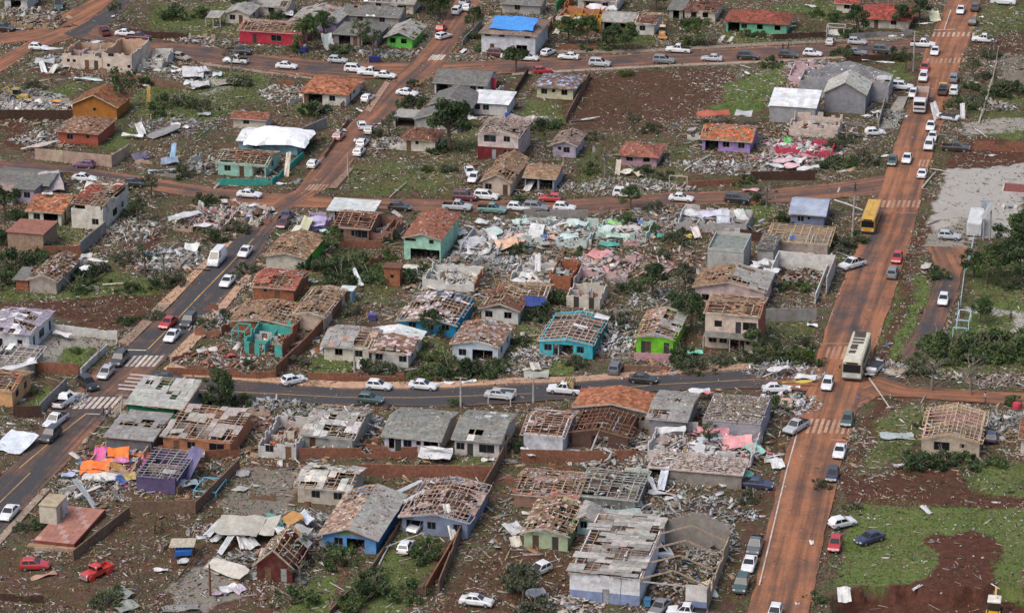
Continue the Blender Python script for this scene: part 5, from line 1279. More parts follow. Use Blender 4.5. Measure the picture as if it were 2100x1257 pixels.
# loads riding on pickups
def load(t, x, y, hd, L, W, H, col, z, label, name, cat):
    p = T(t, x, y, z); p.z = 0
    root = tag(empty(name, (p.x, p.y, z), heading(hd)), label, cat)
    b = MB()
    b.box(-L / 2, L / 2, -W / 2, W / 2, 0, H * .8, jit(col, .1)); b.build('box', M['cloth'], root)
    for k in range(4):
        s = MB(); x_ = -L / 2 + (k + .5) * L / 4; s.box(x_ - .05, x_ + .05, -W / 2 - .03, W / 2 + .03, H * .8, H, jit(col, .25)); s.build('strap', M['wood'], root)
load(10, 470, 655, 'L', 1.7, 1.6, 1.3, (.42, .3, .15), .95, 'tan crate stacked on the bed of the white pickup', 'crate', 'crate')
load(3, 1435, 715, 'U', 1.4, 1.5, .8, (.55, .42, .12), 1.0, 'yellow bundle on the bed of the black pickup', 'bundle', 'bundle')

# ================================================================ TREES AND SHRUBS
def leaves(n, blobs, size, cols, sd, flat=.5):
    g = np.random.default_rng(sd)
    B = np.array(blobs, float)                              # x y z radius
    wts = B[:, 3] ** 2; k = g.choice(len(B), n, p=wts / wts.sum())
    d = g.normal(size=(n, 3)); d /= np.linalg.norm(d, axis=1)[:, None]
    r = (g.random(n) ** .45)[:, None]
    P = B[k, :3] + d * r * B[k, 3:4] * np.array([1, 1, .8])
    a = g.normal(size=(n, 3)) + d * .2; a /= np.linalg.norm(a, axis=1)[:, None]
    b = np.cross(a, g.normal(size=(n, 3))); b /= np.linalg.norm(b, axis=1)[:, None]
    s = size * g.uniform(.6, 1.4, (n, 1))
    v = np.stack([P - a * s, P + b * s * flat, P + a * s, P - b * s * flat], 1).reshape(-1, 3)
    f = np.arange(4 * n).reshape(n, 4)
    cs = np.array(cols)[k % len(cols)] * g.uniform(.65, 1.35, (n, 1)) * g.uniform(.9, 1.1, (n, 3))
    return v, f, cs
_tm = {}
GRN = dict(dark=((.066, .098, .04), (.085, .118, .052), (.045, .07, .033)), mid=((.096, .14, .05), (.12, .16, .065), (.066, .105, .042)), light=((.09, .13, .035), (.075, .12, .03), (.1, .125, .05)), dull=((.1, .115, .07), (.08, .1, .055), (.13, .13, .09)))
def tree_mesh(kind, tone, v):
    key = (kind, tone, v)
    if key in _tm: return _tm[key]
    r = random.Random(hash((kind, v)) % 1000 + v * 17 + len(kind))
    r = random.Random(v * 31 + {'tree': 1, 'bush': 2, 'bare': 3, 'torn': 4}[kind] * 7)
    tk = MB(); c = (.13, .1, .075) if kind != 'bare' else (.2, .175, .15)
    blobs = []
    if kind in ('tree', 'torn', 'bare'):
        H = 3.0 if kind == 'tree' else 3.8
        bend = (r.uniform(-.3, .3), r.uniform(-.3, .3))
        top = (bend[0], bend[1], H)
        tk.tube([(0, 0, -.2), (bend[0] * .4, bend[1] * .4, H * .5), top], [.2, .15, .09], c, 7)
        for i in range(9 if kind == 'tree' else 12):
            an = i * 2.4 + r.uniform(-.4, .4); z = H * r.uniform(.5, .98); ln = r.uniform(1.0, 1.9) * (1 if kind != 'torn' else .8)
            e = (math.cos(an) * ln, math.sin(an) * ln, z + r.uniform(.4, 1.4))
            m = (e[0] * .5, e[1] * .5, (z + e[2]) / 2 + .15)
            tk.tube([(bend[0] * z / H, bend[1] * z / H, z), m, e], [.08, .06, .02], c, 5)
            if kind == 'bare':
                for q in range(3):
                    e2 = (e[0] + r.uniform(-.7, .7), e[1] + r.uniform(-.7, .7), e[2] + r.uniform(-.1, .8)); tk.tube([m, e2], [.035, .01], c, 4)
                if r.random() < .5: blobs.append((*e, .35))
            elif kind == 'torn':
                blobs.append((*e, r.uniform(.35, .7)))
            else: blobs.append((e[0] * 1.1, e[1] * 1.1, e[2], r.uniform(.45, .95)))
        if kind == 'tree':
            for _ in range(6): blobs.append((r.uniform(-.9, .9), r.uniform(-.9, .9), H + r.uniform(0, 1.5), r.uniform(.45, .85)))
        n = dict(tree=2100, torn=600, bare=160)[kind]
        sz = .17
    else:
        for i in range(6):
            an = i * 1.05; ln = r.uniform(.5, 1.2)
            tk.tube([(0, 0, -.1), (math.cos(an) * ln, math.sin(an) * ln, r.uniform(.5, 1.2))], [.05, .02], c, 5)
        for i in range(18):
            an = r.uniform(0, 6.3); ln = r.uniform(0, 1.9)
            blobs.append((math.cos(an) * ln, math.sin(an) * ln, r.uniform(.15, 1.5 - ln * .5), r.uniform(.18, .55)))
        for i in range(7):
            an = r.uniform(0, 6.3); ln = r.uniform(.6, 1.9)
            tk.tube([(0, 0, 0), (math.cos(an) * ln, math.sin(an) * ln, r.uniform(.6, 1.9))], [.04, .015], (.24, .2, .16), 4)
        n, sz = 950, .15
    v_, f_, c_ = leaves(n, blobs, sz, GRN[tone], v * 13 + len(kind))
    cr = rawmesh('crown', v_, f_, c_, M['leaf']); me = cr.data; bpy.data.objects.remove(cr)
    _tm[key] = (tk.mesh('trunk', [M['wood']]), me)
    return _tm[key]
TONE = dict(dark='dark green', mid='mid green', light='yellow green', dull='grey green')
KINDW = dict(tree='leafy tree', bush='leafy shrub', bare='stripped bare tree', torn='storm torn tree')
TN = [0]
def tree(t, x, y, kind, tone, s, sz=None):
    TN[0] += 1
    p = T(t, x, y)
    root = empty({'bush': 'shrub', 'bare': 'bare_tree'}.get(kind, 'tree'), (p.x, p.y, max(-.1, ground_z(p) - .05)), R.uniform(0, 6.28))
    s *= 1.18 if kind != 'bush' else 1.12
    root.scale = (s, s, (sz or s) * R.uniform(.9, 1.1))
    tag(root, say_where(p, f'{TONE[tone]} {KINDW[kind]}', R.choice(['standing', 'growing'])), 'shrub' if kind == 'bush' else 'tree', 'shrubs in the yards' if kind == 'bush' else 'trees among the houses')
    tm, cm = tree_mesh(kind, tone, TN[0] % 4)
    link('trunk' if kind != 'bush' else 'stem', tm, root); link('crown', cm, root)
TREES = '''0 1010 900 torn dark 1.4;0 1900 590 bare dull 1;0 1440 140 bush dark 2;0 1640 140 bush mid 1.6;0 2010 120 tree dark 1.1;0 1350 880 bush mid 1.6;0 1480 860 bush dull 1.5;0 1560 880 bush mid 1.4;0 1330 960 bush dark 1.2;0 1700 900 bush dull 1.3;0 1950 700 bush dull 1.4;0 1180 700 bush dark 1.3;0 300 720 bush dull 1.2;0 950 200 torn dark .9
1 420 420 tree mid 1.15;1 330 420 bush mid 1.3;1 470 330 tree mid 1.1;1 560 290 tree mid .9;1 860 420 torn mid 1.1;1 960 460 torn dark 1.1;1 700 440 bush mid 1.5;1 620 440 bush dull 1.2;1 1400 130 tree dark 1.3;1 1320 80 tree dark 1.2;1 1510 160 tree dark 1.1;1 1780 260 tree dark 1;1 1850 420 bush mid 1.1;1 450 950 bush dark 1.7;1 520 930 bush dark 1.3;1 1260 880 bush dark 1.5;1 1350 850 bush dark 1.2;1 1590 1245 tree dark 2.0;1 1540 1240 bush dark 1.6;1 470 1160 bush mid 1.3;1 1090 1130 torn dull .9;1 1010 1120 bush dull 1.1;1 200 150 bush dark 1.4;1 130 60 tree dark 1.1;1 1800 320 bush dark 1.2;1 1290 720 bush dull 1
2 30 600 tree dark 1.15;2 460 360 tree mid 1.15;2 620 370 tree mid 1.1;2 830 410 tree dark 1.1;2 930 420 tree mid 1.2;2 760 400 bush mid 1.3;2 1510 370 tree mid 1.25;2 1440 370 bush mid 1.3;2 1180 90 tree dark 1;2 230 1080 bush dark 1.5;2 340 1050 bush mid 1.2;2 1930 300 bush mid 1;2 2040 300 bush dark .9;2 570 420 bush mid 1;2 950 620 bush light .9;2 1150 1090 bush dull 1.2;2 1000 1100 torn dull .8;2 680 1140 bush dull 1;2 20 470 bush dark 1.3;2 1620 1200 bush dark 1.3;2 1350 100 bush dark 1
3 740 310 tree dark 1.25;3 690 300 bush dark 1.4;3 1080 240 tree dark 1.1;3 640 470 bush dark 1.6;3 1030 480 bush dark 1.4;3 1125 600 torn dark .9;3 1240 180 tree dark 1.1;3 1680 640 torn dark .8;3 1560 900 bush mid 1.5;3 1660 880 bush dull 1.5;3 1950 770 bush dark 1.8;3 1880 790 bush dark 1.5;3 2040 770 bush dark 1.5;3 1800 470 bush dull 1.3;3 560 170 bush mid 1.3;3 430 130 bush light 1.2;3 1770 660 bush dull 1.2;3 1690 740 bush dark 1.1;3 540 1240 bush dull 1.3;3 640 1150 bush dull 1.2;3 30 540 bush mid 1.3;3 1850 420 bare dull .8;3 1480 880 bush mid 1
4 40 560 tree dark 1.3;4 20 760 bush dark 1.8;4 200 540 bush mid 1.2;4 1240 370 torn dark .9;4 1720 400 bush dark 1.5;4 100 940 bush dark 1.9;4 250 900 bush dark 1.6;4 60 1080 bush dark 1.6;4 620 1120 bush mid 1.5;4 760 1050 bush dark 1.7;4 820 980 bush dull 1.2;4 1760 720 bush dark 1.5;4 1130 570 torn dark .9;4 1090 520 bush dark 1.2;4 1980 650 bush dull 1.4;4 1490 200 bush dull 1.5;4 1300 1080 bush dark 1.3;4 1050 1150 bush mid 1.3;4 1190 1010 torn dull .9;4 1340 1000 bare dull .9;4 1150 860 bare dull .8;4 1060 900 bush dull 1.2;4 420 810 bush dark 1.2;4 1440 1080 bush dull 1.2;4 2020 990 bush dull 1.4
5 620 830 tree mid .9;5 500 960 bush dark 1.6;5 650 990 bush dark 1.7;5 760 900 bush mid 1.5;5 880 950 bush mid 1.6;5 950 1060 bush mid 1.5;5 590 1140 bush dark 1.5;5 700 1050 bush dark 1.6;5 840 1030 bush dark 1.3;5 1250 1060 bush dark 1.4;5 1120 720 bush dark 1.1;5 1330 950 bush light .9;5 1080 860 bush light 1;5 1600 150 bush dull 1;5 1400 150 bush light .8;5 560 760 bush dark 1.3;5 470 1230 bush mid 1.3
6 975 470 tree mid .85;6 945 590 bush mid 1.5;6 1360 730 bush dull 1.4;6 1400 690 bush dark 1.1;6 350 1230 bush dark 1.7;6 1150 1190 tree dark 1.15;6 950 1120 bush dark 1.3;6 1420 1150 tree dull .9;6 760 200 bare dull 1;6 1100 170 bush dull 1.2;6 1250 200 bush dull 1.1;6 640 150 bush mid 1.1;6 1450 1240 bush dark 1.6;6 40 440 bush dark 1.4;6 870 940 bush dull 1.1;6 1200 480 bush dull 1.2;6 1150 640 bush mid 1;6 2010 400 bush dull 1.3;6 1900 250 bush mid 1.2;6 560 830 bush mid .9;6 1250 860 bush dull 1.1;6 60 830 bush dark 1.1
7 1990 840 tree dark 1.3;7 2090 800 tree mid 1.2;7 1900 1020 tree dark 1.1;7 2050 1080 tree dark 1.3;7 1690 1010 tree dark 1;7 1790 1080 tree mid 1;7 1390 1010 bush dark 1.2;7 640 790 bush dull 1.5;7 560 720 bush dull 1.1;7 720 720 bush dark 1.1;7 290 1110 bush mid 1.2;7 170 1130 bush mid 1.1;7 640 90 bush mid 1.5;7 780 80 bush dull 1.5;7 500 110 bush dark 1.2;7 120 580 bush dark 1.3;7 1960 1100 bush dark 1.1;7 -10 440 bare dull .9
8 1800 830 tree dark 1.1;8 1720 820 bush dark 1.4;8 1900 810 bush dark 1.5;8 1990 800 bush mid 1.1;8 630 385 bush mid .6;8 2030 490 bush dull .9;8 1700 180 bush dull 1.2;8 1830 100 bush dark 1;8 1250 110 bush dull 1;8 300 720 bush mid .6;8 1060 130 bush dark 1
9 1430 250 tree dark .75;9 1520 230 bush dark 1.2;9 1500 480 bush mid 1.6;9 1600 560 bush dark 1.7;9 1720 560 bush dark 1.6;9 1860 560 bush dark 1.5;9 1980 520 bush dark 1.3;9 1090 460 bush mid 1.1;9 880 530 bush dark 1.2;9 960 520 bush dull 1.2;9 1630 810 bush mid .7;9 1350 580 bush light .9;9 300 480 bush dull 1.1;9 820 180 torn dull .8;9 2040 100 bush dark 1.2;9 1450 560 bush mid 1.2;9 1130 560 bush dull 1;9 750 60 bush dull 1
10 1400 440 bush dark 1.5;10 1470 200 tree dark 1.2;10 1560 530 bush dull 1.5;10 1470 500 bush dark 1.3;10 1980 380 tree mid .8;10 1900 450 bush dark 1.2;10 270 100 bush dark 1.6;10 90 300 bush dark 1;10 530 500 bush dull 1.2;10 850 120 bush dull 1.4;10 920 180 bush dull 1.2;10 1360 60 bush dark 1.3;10 2060 420 bush mid 1.2;10 50 1150 bush dark 1.3;10 1620 1180 torn dark .8;10 1730 480 bush dull 1.1;10 2040 480 bush dull 1;10 450 320 bush dark .8
11 1420 380 bush mid 1.9;11 1530 370 bush mid 2;11 1640 370 bush mid 2;11 1750 360 bush mid 2;11 1860 350 bush mid 2.1;11 1970 350 bush mid 2;11 2080 340 bush mid 2;11 1480 430 bush light 1.7;11 1600 440 bush dark 1.7;11 1720 450 bush mid 1.7;11 1840 440 bush dark 1.8;11 1960 430 bush mid 1.7;11 2070 420 bush mid 1.8;11 1740 140 tree mid .85;11 310 470 bush light 1.6;11 200 440 bush dark 1.5;11 80 430 bush dark 1.5;11 1340 690 bare dull 1.1;11 1660 720 bare dull 1.1;11 1590 1200 bush dark 1.7;11 1700 1220 bush dark 1.3;11 1270 1000 bush dark .7;11 2010 800 bush mid .9;11 1180 480 bush light 1.3;11 60 860 bush mid 1.4;11 1280 560 bush dull 1.3;11 300 330 bush dull 1.2
12 940 1160 bush mid 1.3;12 880 1200 bush dull 1;12 310 560 bush dark .8;12 180 580 bush dull .8;12 1290 160 bush dull .6
13 300 1180 bush mid 1.5;13 640 760 bush mid 1.3;13 700 870 bush mid 1.5;13 560 820 bush dull 1;13 880 1170 bush dark 1.7;13 990 1100 bush mid 1.6;13 960 1010 bush dark 1.4;13 870 1080 bush mid 1.3;13 1280 1120 bush mid 1.5;13 1440 820 bush dark 1.4;13 1400 740 bush mid 1.2;13 370 1040 bare dull .7;13 350 830 torn dark .7;13 760 1250 bush light 1.2
14 90 1150 tree dull 1.1;14 180 1230 bush dull 1.5;14 20 970 bush dull 1.1;14 40 1070 bush dull 1.3;14 1690 40 bush dark 1.1;14 1750 80 bush dark .9;14 1940 330 bush dull 1
15 1200 70 bush dark 1.6;15 1330 60 bush dark 1.5;15 1480 40 bush dark 1.5;15 1620 50 bush mid 1.3;15 1900 60 bush mid 1;15 440 230 bush dull .9;15 700 400 bush dull .7;15 380 1150 bush mid .8'''
for ln in TREES.replace('\n', ';').split(';'):
    q = ln.split()
    tree(int(q[0]), float(q[1]), float(q[2]), q[3], q[4], float(q[5]))

# ================================================================ WALLS, POLES, LOOSE THINGS, PEOPLE
WC = dict(brick=(.235, .105, .068), beige=(.42, .31, .24), white=(.55, .54, .5), grey=(.26, .245, .23), dark=(.07, .04, .03), brown=(.19, .12, .085), teal=(.05, .32, .26), orange=(.45, .15, .05), green=(.05, .25, .09), pink=(.5, .28, .3))
WW = dict(brick='red brick', beige='beige rendered', white='white', grey='grey block', dark='dark brown', brown='muddy brown', teal='teal painted', orange='orange painted', green='green painted', pink='pink painted')
def wall(kind, h, pts, note='', broken=.15):
    P = [T(t, x, y) for t, x, y in pts]
    o = P[0]
    mb = MB(); c = WC[kind]; r = random.Random(int(o.x * 10) % 999 + 7)
    for a, b in zip(P, P[1:]):
        d = b - a; L = d.length; d /= L; s = Vector((-d.y, d.x, 0)) * .09
        x = 0
        while x < L - .05:
            e = min(L, x + r.uniform(1.6, 2.6))
            if L - e < .5: e = L
            hh = h * (1 - (r.uniform(.1, .6) if r.random() < broken else r.uniform(0, .03)))
            mb.obox(a + d * (x + e) / 2 - o + Vector((0, 0, hh / 2 - .15)), d * ((e - x) / 2 - .012), s, (0, 0, hh / 2 + .15), jit(c, .1, r))
            x = e
        mb.obox(b - o + Vector((0, 0, h / 2 - .1)), d * .11, s * 1.25, (0, 0, h / 2 + .14), jit(c, .1, r))
    w_ = mb.build({'brick': 'brick_wall', 'grey': 'block_wall'}.get(kind, 'garden_wall') + '_cladding', M['brick'] if kind in ('brick', 'brown', 'dark') else M['plaster'])
    w_.name = {'brick': 'brick_wall', 'grey': 'block_wall'}.get(kind, 'garden_wall')
    w_.location = o
    m = sum(P, Vector()) / len(P)
    tag(w_, say_where(m, f'{note + " " if note else ""}{WW[kind]} wall', 'running'), 'wall', 'yard walls', 'thing')
wall('beige', 2.3, [(4, 290, 55), (4, 915, 112), (4, 1060, 20)], broken=0)
wall('dark', 2.2, [(0, -20, 985), (0, 590, 990)], broken=.05)
wall('dark', 1.6, [(0, 990, 275), (0, 1240, 320), (0, 1540, 330)])
wall('brown', 1.5, [(0, 820, 610), (0, 1210, 700), (0, 1560, 740)], 'low')
wall('white', 1.6, [(8, 430, 218), (8, 700, 250), (8, 960, 278)], broken=.1)
wall('white', 1.2, [(8, 665, 565), (8, 880, 365)], 'low', .2)
wall('brick', 1.9, [(8, 240, 540), (8, 640, 560)], broken=.1)
wall('grey', 1.9, [(8, 330, 890), (8, 545, 680)], broken=.05)
wall('dark', 2.0, [(8, 110, 915), (8, 335, 912)], broken=0)
wall('brick', 1.7, [(4, 355, 835), (4, 660, 832)], broken=0)
wall('grey', 2.3, [(4, 660, 828), (4, 865, 660)], broken=0)
wall('brick', 2.0, [(9, 160, 585), (9, 420, 340), (9, 700, 30)], 'long', .06)
wall('brick', 1.3, [(8, 1370, 560), (8, 1700, 575), (8, 2100, 600), (9, 160, 590)], 'low', .1)
wall('brick', 1.4, [(9, 430, 610), (9, 830, 612), (9, 1210, 612)], 'low', .25)
wall('brick', 1.5, [(5, 690, 775), (5, 1030, 785)], broken=.1)
wall('brick', 1.9, [(5, 1040, 740), (5, 1150, 600)], broken=.3)
wall('teal', 1.2, [(4, 1780, 262), (4, 2100, 262), (5, 130, 262), (5, 245, 165), (5, 385, 40)], 'low', .1)
wall('brick', 2.0, [(10, 70, 1270), (10, 560, 1285), (10, 1010, 1275)], 'long', .12)
wall('brick', 1.8, [(9, 350, 1250), (9, 860, 1250), (9, 1320, 1240)], broken=.2)
wall('brick', 1.9, [(13, 830, 130), (13, 1320, 140), (13, 1930, 150)], 'long', .1)
wall('brown', 2.0, [(13, 1500, 1100), (13, 1710, 560), (13, 1960, 130), (9, 2040, 1230)], 'long', .1)
wall('brown', .9, [(13, 600, 1290), (13, 960, 900), (13, 1180, 560)], 'low', .1)
wall('brick', 1.6, [(13, 1390, 1120), (13, 1720, 560)], broken=.2)
wall('brown', 1.6, [(12, 600, 830), (12, 1060, 470)], broken=.05)
wall('brown', 1.9, [(12, 1600, 450), (12, 1960, 90)], broken=.1)
wall('brown', 1.9, [(12, 1070, 440), (12, 1610, 430)], 'sagging', .25)
wall('brick', 1.5, [(8, 1680, 1260), (8, 1960, 1235)], broken=.2)
wall('dark', 1.8, [(7, -220, 225), (7, 380, 222)], 'long', .05)
wall('dark', 1.8, [(6, 1870, 700), (6, 2110, 740)], broken=.1)
wall('brick', 1.1, [(6, 1380, 285), (6, 1870, 250)], 'low', .3)
wall('grey', 1.6, [(6, 100, 525), (6, 620, 535)], 'low', .3)
wall('grey', 2.2, [(11, -20, 120), (11, 390, 118)], 'tall', 0)
wall('white', 1.8, [(7, 385, 1240), (7, 520, 900)], broken=.15)
wall('brick', 2.0, [(2, 240, 370), (2, 350, 190)], broken=.1)
wall('orange', 2.2, [(2, 430, 110), (2, 500, 20)], broken=.05)
wall('green', 2.2, [(2, 360, 100), (2, 440, 15)], broken=.05)
wall('orange', 2.4, [(2, 535, 300), (2, 600, 110)], broken=.1)
wall('orange', 2.6, [(2, 680, 285), (2, 740, 110)], broken=.1)
wall('brick', 1.1, [(2, 380, 410), (2, 690, 410)], 'low', .2)
wall('dark', 1.3, [(3, 40, 330), (3, 470, 310)], broken=.1)
wall('grey', 1.2, [(3, 660, 320), (3, 1180, 290)], 'low', .2)
wall('dark', 1.3, [(3, 640, 515), (3, 1080, 495)], broken=.1)
wall('grey', 1.8, [(3, 905, 1060), (3, 960, 860)], broken=.2)
wall('dark', 1.6, [(2, 0, 830), (2, 130, 620)], broken=.1)
wall('brown', 1.5, [(2, 440, 1010), (2, 640, 640)], 'low', .3)
wall('beige', 1.4, [(1, 690, 900), (1, 880, 720)], broken=.2)
wall('grey', 2.0, [(1, 330, 1150), (1, 580, 1040)], broken=.05)
wall('brown', 1.0, [(1, 560, 1300), (1, 760, 1000)], 'low', .4)
wall('grey', 1.5, [(1, 1690, 380), (1, 1850, 220)], broken=.1)
wall('brick', 2.0, [(7, 1700, 300), (7, 2110, 270)] if 0 else [(3, 1690, 1235), (3, 2110, 1250)], 'long', .1)
wall('dark', 1.0, [(12, -10, 1150), (12, 350, 1170)], 'low', .3)
wall('beige', .5, [(12, 280, 745), (12, 640, 752)], 'low', 0)
wall('pink', 1.3, [(10, 1000, 440), (10, 1300, 450)], 'low', .05)
wall('brown', 1.2, [(10, 920, 540), (10, 1200, 545)], 'low', .4)
wall('white', 1.0, [(11, 1560, 30), (11, 1510, 290)], 'low', .1) if 0 else None

FR = """5 1000 900 brick 1.8 60;5 1600 960 white 1.6 0;5 1880 960 grey 1.4 0;5 1720 1000 white 1.5 -70;6 560 760 white 1.6 0;6 60 480 white 1.2 0;6 350 760 pink 1.5 10;6 620 620 teal 1.1 -60;6 980 760 pink 1.3 0;6 420 840 brick 2.0 -75;6 860 1060 grey 1.4 0;6 700 1060 white 1.5 70;6 1100 940 beige 1.2 0;6 1320 560 grey 1.3 70;6 1780 680 white 1.6 10
4 1650 450 white 1.6 -50;4 1500 640 beige 1.1 0;4 1900 440 brick 1.5 -40;4 1330 900 white .9 0;4 1210 960 grey .9 60;4 700 1120 grey 1.3 0;4 340 800 brick 1.4 70;4 1400 200 grey 1.3 0;4 1600 60 white 1.4 60;4 1180 90 beige 1.2 0
8 1700 250 brick 1.8 0;8 1880 210 brick 2.2 70;8 1620 520 brown 1.0 0;8 1500 430 brick 1.0 50;8 1760 40 brick 1.6 0;8 1300 1210 brick 1.5 0;8 620 760 white 1.0 40;8 90 640 brown 1.8 0
9 560 1080 white 2.0 0;9 330 1180 white 1.9 -70;9 240 1230 grey 1.7 0;9 520 920 white 1.6 80;9 880 1120 brick 1.3 0;9 980 1190 brick 1.3 0;9 30 900 beige 1.7 0;9 860 900 white 1.6 70;9 760 1230 brown 1.5 0
10 1010 1080 brick 1.8 70;10 880 1100 white 1.9 0;10 1180 980 white 2.1 0;10 1420 1120 beige 2.3 -70;10 1540 1050 white 2.0 0;10 1730 1040 pink 2.2 0;10 1980 1150 white 1.5 60;10 1020 1210 brick 1.3 0;10 850 330 white 1.1 70;10 900 60 grey 1.2 0;10 1180 520 brick .9 0;10 60 440 grey 1.2 70
14 760 120 brown 1.3 0;14 60 200 brick 1.2 0;14 900 330 grey 1.6 0;14 1060 130 white 1.7 0;14 420 80 brick 1.1 0;14 1600 600 beige 1.0 70;14 1500 480 grey 1.0 0;14 300 420 brown 1.3 60
12 760 130 brick 1.5 0;12 900 300 grey 1.3 0;12 620 260 white 1.2 40;12 1540 240 brown 1.4 70;12 1100 330 brown 1.3 0;12 1440 700 brown 1.2 60;13 60 330 brown 1.3 0;13 1000 120 brown 1.4 0;13 360 640 brown 1.2 0
3 100 1240 pink 1.4 0;3 330 700 pink 1.9 70;3 560 1060 beige 1.8 60;3 700 1030 grey 1.4 0;3 850 900 grey 1.6 70;3 300 1120 beige 2.0 0;2 1500 1150 white 1.3 0;2 1990 1180 grey 1.3 60;1 310 850 white 1.7 70;1 240 700 brick 1.2 0;1 1160 1230 white 1.5 0;1 2000 760 white 1.6 70;0 1180 580 white 1.8 60;0 60 830 grey 1.3 0;0 300 880 grey 1.2 60;0 360 200 brown 1.3 0;0 450 1200 beige 1.1 0;0 1700 320 beige 1.2 0"""
for q in FR.replace('\n', ';').split(';'):
    t, x, y, kd, h, az = q.split(); t, x, y, h, az = int(t), float(x), float(y), float(h), math.radians(float(az)) - AZ
    p = T(t, x, y); dv = Vector((math.cos(az), math.sin(az), 0)) * R.uniform(1.4, 2.6); r = random.Random(int(x + y * 3))
    mb = MB(); c = WC[kd]; s_ = Vector((-dv.y, dv.x, 0)).normalized() * .09; n = r.randint(4, 6)
    for i in range(n):
        f = h * r.uniform(.35, 1.0) * (1 - .3 * abs(i - n / 2) / n)
        mb.obox(dv * ((2 * i + 1) / n - 1) + Vector((0, 0, f / 2 - .1)), dv / n, s_, (0, 0, f / 2 + .1), jit(c, .1, r))
    o = mb.build('broken_wall', M['brick'] if kd in ('brick', 'brown') else M['plaster']); o.location = p
    tag(o, say_where(p, f'broken {WW[kd]} wall stub', 'standing'), 'wall', 'broken wall stubs', 'thing')
# ---- utility poles
def pole(t, x, y, h, label, lean=(0, 0), arms=1, col=(.4, .37, .33)):
    p = T(t, x, y)
    root = tag(empty('utility_pole', (p.x, p.y, 0)), label, 'pole')
    s = MB(); top = Vector((lean[0], lean[1], h)); s.tube([(0, 0, -.3), tuple(top * .5), tuple(top)], [.19, .16, .12], col, 8); s.build('shaft', M['plaster'], root)
    for k in range(arms):
        c = MB(); q = top * (1 - .06 * (k + .5)); c.beam(q - U0 * 1.0, q + U0 * 1.0, .12, .12, (.3, .24, .18)); c.build('cross_arm', M['wood'], root)
        for i in (-.8, -.3, .3, .8):
            b = MB(); z = q + U0 * i; b.tube([tuple(z + Vector((0, 0, .05))), tuple(z + Vector((0, 0, .25)))], [.05, .05], (.25, .2, .17), 6); b.build('insulator', M['trim'], root)
pole(7, 692, 680, 7.6, 'tall concrete power pole standing beside the yellow school bus', (.1, 0), 2)
pole(3, 1190, 590, 9.0, 'concrete power pole beside the grassy corner at the upper crossing', (0, 0), 1)
pole(10, 625, 1240, 5.2, 'leaning pole with a white lamp head before the dark rafter house', (2.2, 1.5), 1)
pole(9, 1680, 830, 5.0, 'thin grey pole on the kerb of the dark lower street', (0, .3), 1)
pole(10, 175, 790, 4.2, 'short grey pole beside the white pickup carrying a crate', (0, 0), 1)
pole(9, 810, 560, 5.0, 'thin brown pole at the lawn of the cream house', (-.1, 0), 0)
pole(5, 755, 190, 4.6, 'white painted post beside the steep road at the crossing', (0, 0), 0)
pole(12, 1725, 1110, 4.6, 'bare timber post rising from the tan slab yard', (0, 0), 0, (.16, .08, .05))
pole(8, 990, 900, 3.6, 'broken pole stub beside the lower crosswalk', (.4, 0), 1)
def fallen(a, b, rad, col, label, name='fallen_pole', cat='pole', z=.25):
    A, B = T(*a, z), T(*b, z)
    o = A.copy(); mb = MB(); d = B - A
    mb.tube([(0, 0, 0), tuple(d * .5 + Vector((0, 0, .1))), tuple(d)], [rad, rad * .85, rad * .65], col, 7)
    w_ = mb.build(name, M['wood']); w_.location = o
    tag(w_, label, cat)
CON = (.45, .4, .34)
fallen((11, 830, 590), (11, 1000, 835), .16, CON, 'fallen concrete pole lying across the verge beside the cream city bus')
fallen((11, 970, 835), (11, 1030, 825), .14, CON, 'short broken piece at the tip of the fallen concrete pole')
fallen((7, 1265, 285), (7, 1375, 155), .2, CON, 'fallen pole slanting behind the white sedan at the avenue kerb')
fallen((7, 1330, 130), (7, 1490, 160), .15, CON, 'fallen pole lying on red soil by the avenue crosswalk')
fallen((7, 1310, 580), (7, 1410, 545), .2, CON, 'white beam lying on the gravel before the silver hatchback', 'concrete_beam', 'beam')
fallen((3, 1730, 1010), (3, 1880, 510), .17, CON, 'long fallen pole along the fence east of the avenue')
fallen((3, 1700, 1060), (3, 1800, 1130), .15, (.5, .47, .42), 'snapped pale trunk on the verge below the fence', 'fallen_tree', 'tree')
fallen((12, 1440, 1000), (12, 1690, 690), .16, (.09, .055, .04), 'dark brown beam leaning across the tan slab yard', 'timber_beam', 'beam', .6)
fallen((5, 1100, 360), (5, 1235, 240), .13, (.5, .42, .34), 'pale pole lying on the bare plot by the muddy street')
fallen((6, 390, 310), (6, 470, 220), .14, (.5, .46, .42), 'white pole lying before the tan tiled porch house')
fallen((6, 1415, 140), (6, 1630, 15), .16, (.62, .6, .56), 'long white branch lying on the weeds above the muddy street', 'fallen_branch', 'branch')
fallen((6, 1640, 650), (6, 1920, 570), .16, (.55, .5, .46), 'pale fallen trunk before the grey walled ruin', 'fallen_tree', 'tree')
fallen((6, 1170, 770), (6, 1205, 900), .14, (.62, .6, .58), 'white snapped trunk among the grey wreckage', 'fallen_tree', 'tree')
fallen((7, 545, 385), (7, 780, 470), .16, (.5, .48, .46), 'grey fallen lamp post leaning toward the yellow school bus', z=1.2)
fallen((4, 1070, 375), (4, 1280, 455), .11, (.58, .55, .5), 'pale curved branch lying beside the tall cream walled house', 'fallen_branch', 'branch')
fallen((4, 990, 590), (4, 1040, 735), .13, (.6, .58, .54), 'white torn branch below the tall cream walled house', 'fallen_branch', 'branch')
fallen((4, 840, 1080), (4, 1135, 1065), .14, (.55, .5, .45), 'pale beam lying behind the collapsed cottage lawn', 'timber_beam', 'beam')
fallen((13, 1010, 860), (13, 1100, 690), .13, (.5, .48, .44), 'grey post lying on the lawn beside the sky blue house')
